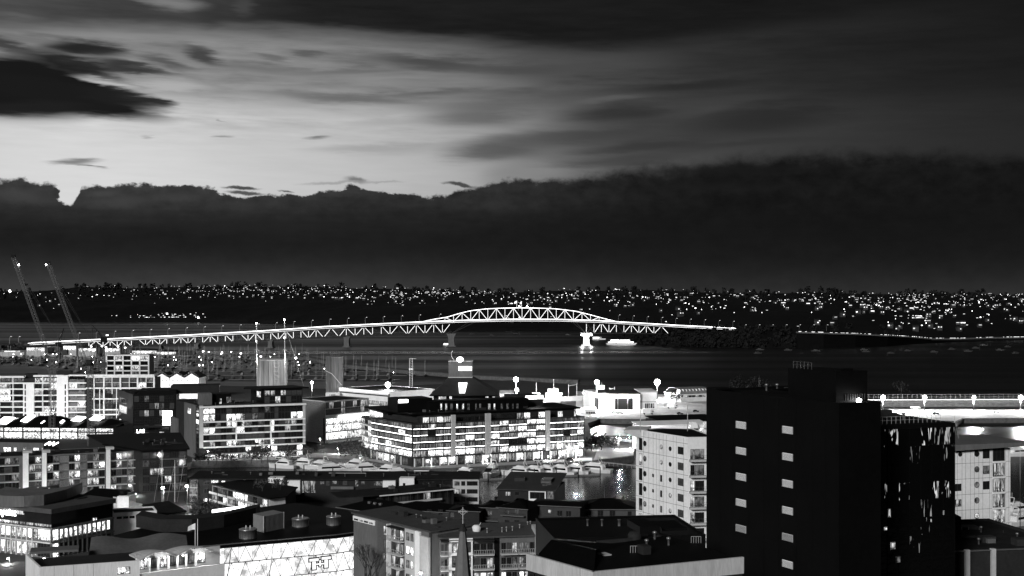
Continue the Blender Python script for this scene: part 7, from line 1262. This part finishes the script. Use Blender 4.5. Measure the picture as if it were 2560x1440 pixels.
for i, (px, py, l_) in enumerate(((1536, 1033, 'low pale car parked below the dark shed door'), (1550, 1034, 'pale car next to another below the dark shed door'), (1700, 1036, 'dark car in the dim half of the yard'), (1740, 1030, 'dark car before the arched hangar'), (2490, 1032, 'pale car on the lit wharf between two masts'), (2340, 1036, 'dark car at the end of the lit wharf'))): dup((c1, c2)[i in (2, 3, 5)], G(px, py), 0, l_, 'cars parked around the waterfront')
def truck(px, py, l_):
    p = G(px, py); t = thing('box_truck', p, l_, 'truck'); mb = MB(); mb.box(p.x - 3.4, p.x + 1.6, p.y - 1.2, p.y + 1.2, 4, 6.8); mb.build('cargo_box', white, t); mb = MB(); mb.box(p.x + 1.75, p.x + 3.5, p.y - 1.1, p.y + 1.1, 3.7, 5.7); mb.build('cab', pale, t); mb = MB(); mb.box(p.x + 2.6, p.x + 3.55, p.y - 1.13, p.y + 1.13, 4.8, 5.5); mb.build('windscreen', glassk, t)
    for x in (-2.4, 2.5):
        for y in (-1.25, 1.0): mb = MB(); mb.bar((p.x + x, p.y + y, 3.5), (p.x + x, p.y + y + .25, 3.5), .5, 12); mb.build('wheel', black, t)
truck(1680, 1021, 'white box truck parked in the yard by the arched hangar'); truck(1620, 1036, 'white box truck at the quay edge under the yard office')
# working vessels moored beyond the yard
for px, D, L, l_ in ((1398, 940, 34, 'large floodlit fishing vessel moored beyond the yard'), (1352, 900, 26, 'smaller floodlit fishing vessel behind the glass office roof'), (1512, 905, 18, 'white ship bridge tower rising behind the yard shed')):
    x = (px - 1280) * D / F; t = thing('fishing_vessel', (x, D, 0), l_, 'ship', 'fishing vessels beyond the yard'); mb = MB(); mb.hexa([(x - L / 2, D - 4, 0), (x + L / 2 - 3, D - 1, 0), (x + L / 2 - 3, D + 1, 0), (x - L / 2, D + 4, 0), (x - L / 2, D - 4, 5), (x + L / 2 + 2, D - .5, 7), (x + L / 2 + 2, D + .5, 7), (x - L / 2, D + 4, 5)]); mb.build('hull', pale, t)
    mb = MB(); mb.box(x - L * .3, x + L * .05, D - 3, D + 3, 5, 9); mb.box(x - L * .25, x - L * .02, D - 2.5, D + 2.5, 9, 12 if L > 20 else 17); mb.build('wheelhouse', white, t); mb = MB()
    for u, h_ in ((-.12, 19), (.2, 15), (.38, 16)): mb.bar((x + L * u, D, 5), (x + L * u, D, h_), .25)
    mb.bar((x + L * .2, D, 14), (x + L * .38, D, 15), .18); mb.build('derrick', pale, t); mb = MB(); [mb.box(x + L * u - .4, x + L * u + .4, D - 3.6, D - 3.1, 8.2, 8.8) for u in (-.25, -.1, .05)]; mb.build('deck_lamp', glowm, t); lamp_light(t, (x, D - 8, 11), 9000, .5)

# ---------------------------------------------------------------- trees
rtr = random.Random(23); darkleaf = mat('night_foliage', .012, .9, .5, 1); barem = mat('bare_twigs', .05, .9, .3, 2)
def tree(px, py, D, h, w, label, zb=3.0, leaves=260, group='trees along the waterfront'):
    p = P(px, py, D); t = thing('leafy_tree', (p.x, p.y, zb), label, 'tree', group); mb = MB(); th = h * .35; mb.bar((p.x, p.y, zb), (p.x + w * .04, p.y, zb + th), h * .03, 7, h * .02)
    for i in range(7): a = rtr.random() * 6.28; e = Vector((p.x + math.cos(a) * w * .4, p.y + math.sin(a) * w * .4, zb + h * rtr.uniform(.55, .95))); mb.bar((p.x + w * .04, p.y, zb + th), e, h * .014, 5, h * .004)
    mb.build('trunk', bark, t); mb = MB()
    for i in range(9):
        a = rtr.random() * 6.28; rr = w * .36 * rtr.random() ** .5; cx, cy, cz = p.x + math.cos(a) * rr, p.y + math.sin(a) * rr, zb + h * rtr.uniform(.32, .72); cr = w * rtr.uniform(.16, .27)
        for _ in range(leaves // 9):
            d = Vector((rtr.gauss(0, 1), rtr.gauss(0, 1), rtr.gauss(0, .8))).normalized() * cr * rtr.random() ** .4; c = Vector((cx, cy, cz + cr * .4)) + d; s_ = w * .045 * rtr.uniform(.6, 1.4); u = Vector((rtr.uniform(-1, 1), rtr.uniform(-1, 1), rtr.uniform(-.5, 1))).normalized(); a1 = u.orthogonal().normalized() * s_; b1 = u.cross(a1).normalized() * s_ * .7; mb.quad(c - a1, c - b1, c + a1, c + b1)
    mb.build('crown', leaf if D < 950 else darkleaf, t)
def bare(px, D, h, label, zb=3.0, seed=1, spread=.55, depth=6):
    rr = random.Random(seed); x = (px - 1280) * D / F; t = thing('bare_tree', (x, D, zb), label, 'tree', 'leafless trees at the bottom edge'); tm, bm = MB(), MB()
    def grow(a, d, l, r, k):
        b = a + d * l; (tm if k > depth - 2 else bm).bar(a, b, r, 4 if k < 4 else 6, r * .68)
        if k == 0: return
        for i in range(2 if k > 1 and rr.random() < .55 else 3):
            n = (d + Vector((rr.uniform(-1, 1), rr.uniform(-1, 1), rr.uniform(-.25, .7))) * spread).normalized(); grow(b, n, l * rr.uniform(.66, .86), r * .64, k - 1)
    grow(Vector((x, D, zb)), Vector((.03, 0, 1)), h * .24, h * .018, depth); tm.build('trunk', bark, t); bm.build('branches', barem, t)
bare(918, 314, 18, 'bare winter tree spreading before the glowing glass hall', seed=5); bare(960, 306, 15, 'smaller bare tree beside the brick bay of the flats', seed=9); bare(1000, 300, 13, 'thin bare tree before the balconies of the flats', seed=12); bare(1048, 296, 11, 'bare tree before the white panel wall', seed=14, depth=5); bare(1215, 288, 12, 'bare tree behind the church spire', seed=17, depth=5)
tree(1290, 1420, 285, 15, 13, 'leafy tree below the balconies next to the pale parapet', 5, 500); tree(1262, 1425, 285, 12, 9, 'smaller leafy tree beside the church spire', 5, 340)
for px, py, D, h, w, l_ in ((500, 1140, 585, 6, 6, 'first small quay tree by the corner of the banded apartments'), (520, 1140, 586, 6, 6, 'second small quay tree, pale in the lamp light'), (541, 1140, 586, 7, 7, 'rounded quay tree before the dark ground floor windows'), (556, 1140, 587, 6, 5, 'narrow quay tree past the rounded one'), (578, 1140, 588, 5, 5, 'low quay tree before the white window frames'), (628, 1136, 588, 8, 8, 'bushy quay tree left of the tall lamp'), (654, 1130, 590, 10, 9, 'tallest quay tree beside the tall lamp'), (668, 1136, 590, 8, 7, 'quay tree in front of the bright shopfront'), (716, 1130, 594, 8, 8, 'spreading quay tree near the end of the banded apartments'), (768, 1125, 600, 7, 7, 'dark round tree at the end of the banded apartments'), (862, 1125, 612, 7.5, 10, 'big dark tree before the blown out lobby'), (890, 1125, 608, 8.5, 11, 'broad dark tree beside the terrace wing'), (912, 1135, 600, 6.5, 8, 'dark tree left of the office corner'), (805, 1120, 625, 6, 6, 'small dark tree under the slatted corner'),
                            (1478, 1110, 635, 7.5, 12, 'largest promontory tree touching the end of the glass office'), (1503, 1120, 640, 7, 13, 'broad tree in the middle of the promontory'), (1535, 1125, 640, 5.5, 9, 'outer promontory tree near the bright lamp'), (1392, 1150, 596, 4, 3, 'small potted tree below the last concrete fin'), (1222, 1160, 586, 4, 3, 'small potted tree below the middle fin'), (520, 1285, 440, 8, 10, 'dark tree at the corner of the townhouses'), (500, 1292, 430, 7, 9, 'dark shrub-like tree in front of the lit lane'), (1855, 985, 1000, 12, 24, 'round dark tree showing above the black tower roof'), (1905, 990, 1010, 8, 20, 'lower dark tree showing above the black tower roof'), (2252, 985, 960, 14, 13, 'dark tree behind the first wharf lamp'), (1690, 1000, 905, 9, 12, 'tree beside the arched hangar'), (655, 1225, 452, 4, 6, 'roof garden bush over the terraced flats'), (700, 1228, 455, 4, 7, 'second roof garden bush over the terraced flats')):
    tree(px, py, D, h, w, l_, 3 if 'roof garden' not in l_ else z2 + .1, 300)
p = P(1898, 990, 980); t = thing('radio_mast', (p.x, p.y, 3), 'faint dark radio mast above the black tower roof', 'mast'); mb = MB(); lattice(mb, (p.x, p.y, 3), (p.x, p.y, zpx(945, 980)), 1.0, 14, .12, .06); mb.build('lattice', dmetal, t); mb = MB(); mb.bar((p.x, p.y, zpx(945, 980)), (p.x, p.y, zpx(938, 980)), .1); mb.build('aerial', dmetal, t)
for px, y0, l_ in ((405, 1125, 'thin bare mast of a berthed yacht before the louvred flats'), (437, 1150, 'second thin yacht mast near the street lamp'), (463, 1128, 'dark mast standing at the end of the big flat roof')):
    p = G(px, 1255); t = thing('yacht_mast', (p.x, p.y, 3), l_, 'mast', 'thin yacht masts by the townhouses'); mb = MB(); mb.bar((p.x, p.y, 3), (p.x, p.y, zpx(y0, p.y)), .1, 6, .06); mb.build('spar', white if px < 460 else black, t); mb = MB(); mb.bar((p.x - 3, p.y, 3), (p.x, p.y, zpx(y0 + 8, p.y)), .03); mb.build('stay', pale, t)
# far hill floodlights
for px, py, D, s_, l_ in ((25, 727, 4700, 4.5, 'dazzling floodlight on the far ridge behind the crane'), (1108, 735, 4600, 4.5, 'dazzling cluster lamp on the far ridge over the start of the bridge arch'), (418, 784, 3900, 2.5, 'bright floodlight on the far shore below the ridge'), (496, 793, 3900, 3.2, 'triple bright floodlight at the end of the far shore'), (2071, 815, 2500, 2.6, 'bright floodlight beyond the headland by the causeway'), (2332, 820, 2600, 2.0, 'floodlight on the far motorway, first past the causeway bend'), (2394, 820, 2600, 2.0, 'floodlight on the far motorway, second past the causeway bend'), (2487, 820, 2600, 2.0, 'floodlight on the far motorway, last past the causeway bend'), (2047, 816, 2500, 1.4, 'weaker floodlight beside the bright one at the causeway')):
    p = P(px, py, D); t = thing('floodlight_mast', (p.x, p.y, p.z - 12), l_, 'floodlight mast', 'floodlights on the far shore'); mb = MB(); mb.bar(p - Vector((0, 0, 16)), p, .4); mb.build('pole', dmetal, t); mb = MB()
    for i in range(9): a = i * .7; mb.ball(p + Vector((math.cos(a) * s_ * (.3 + .08 * i), -1, math.sin(a) * s_ * (.3 + .08 * i))), s_ * .42)
    mb.build('lamp_cluster', glowlo, t)
place_windows()
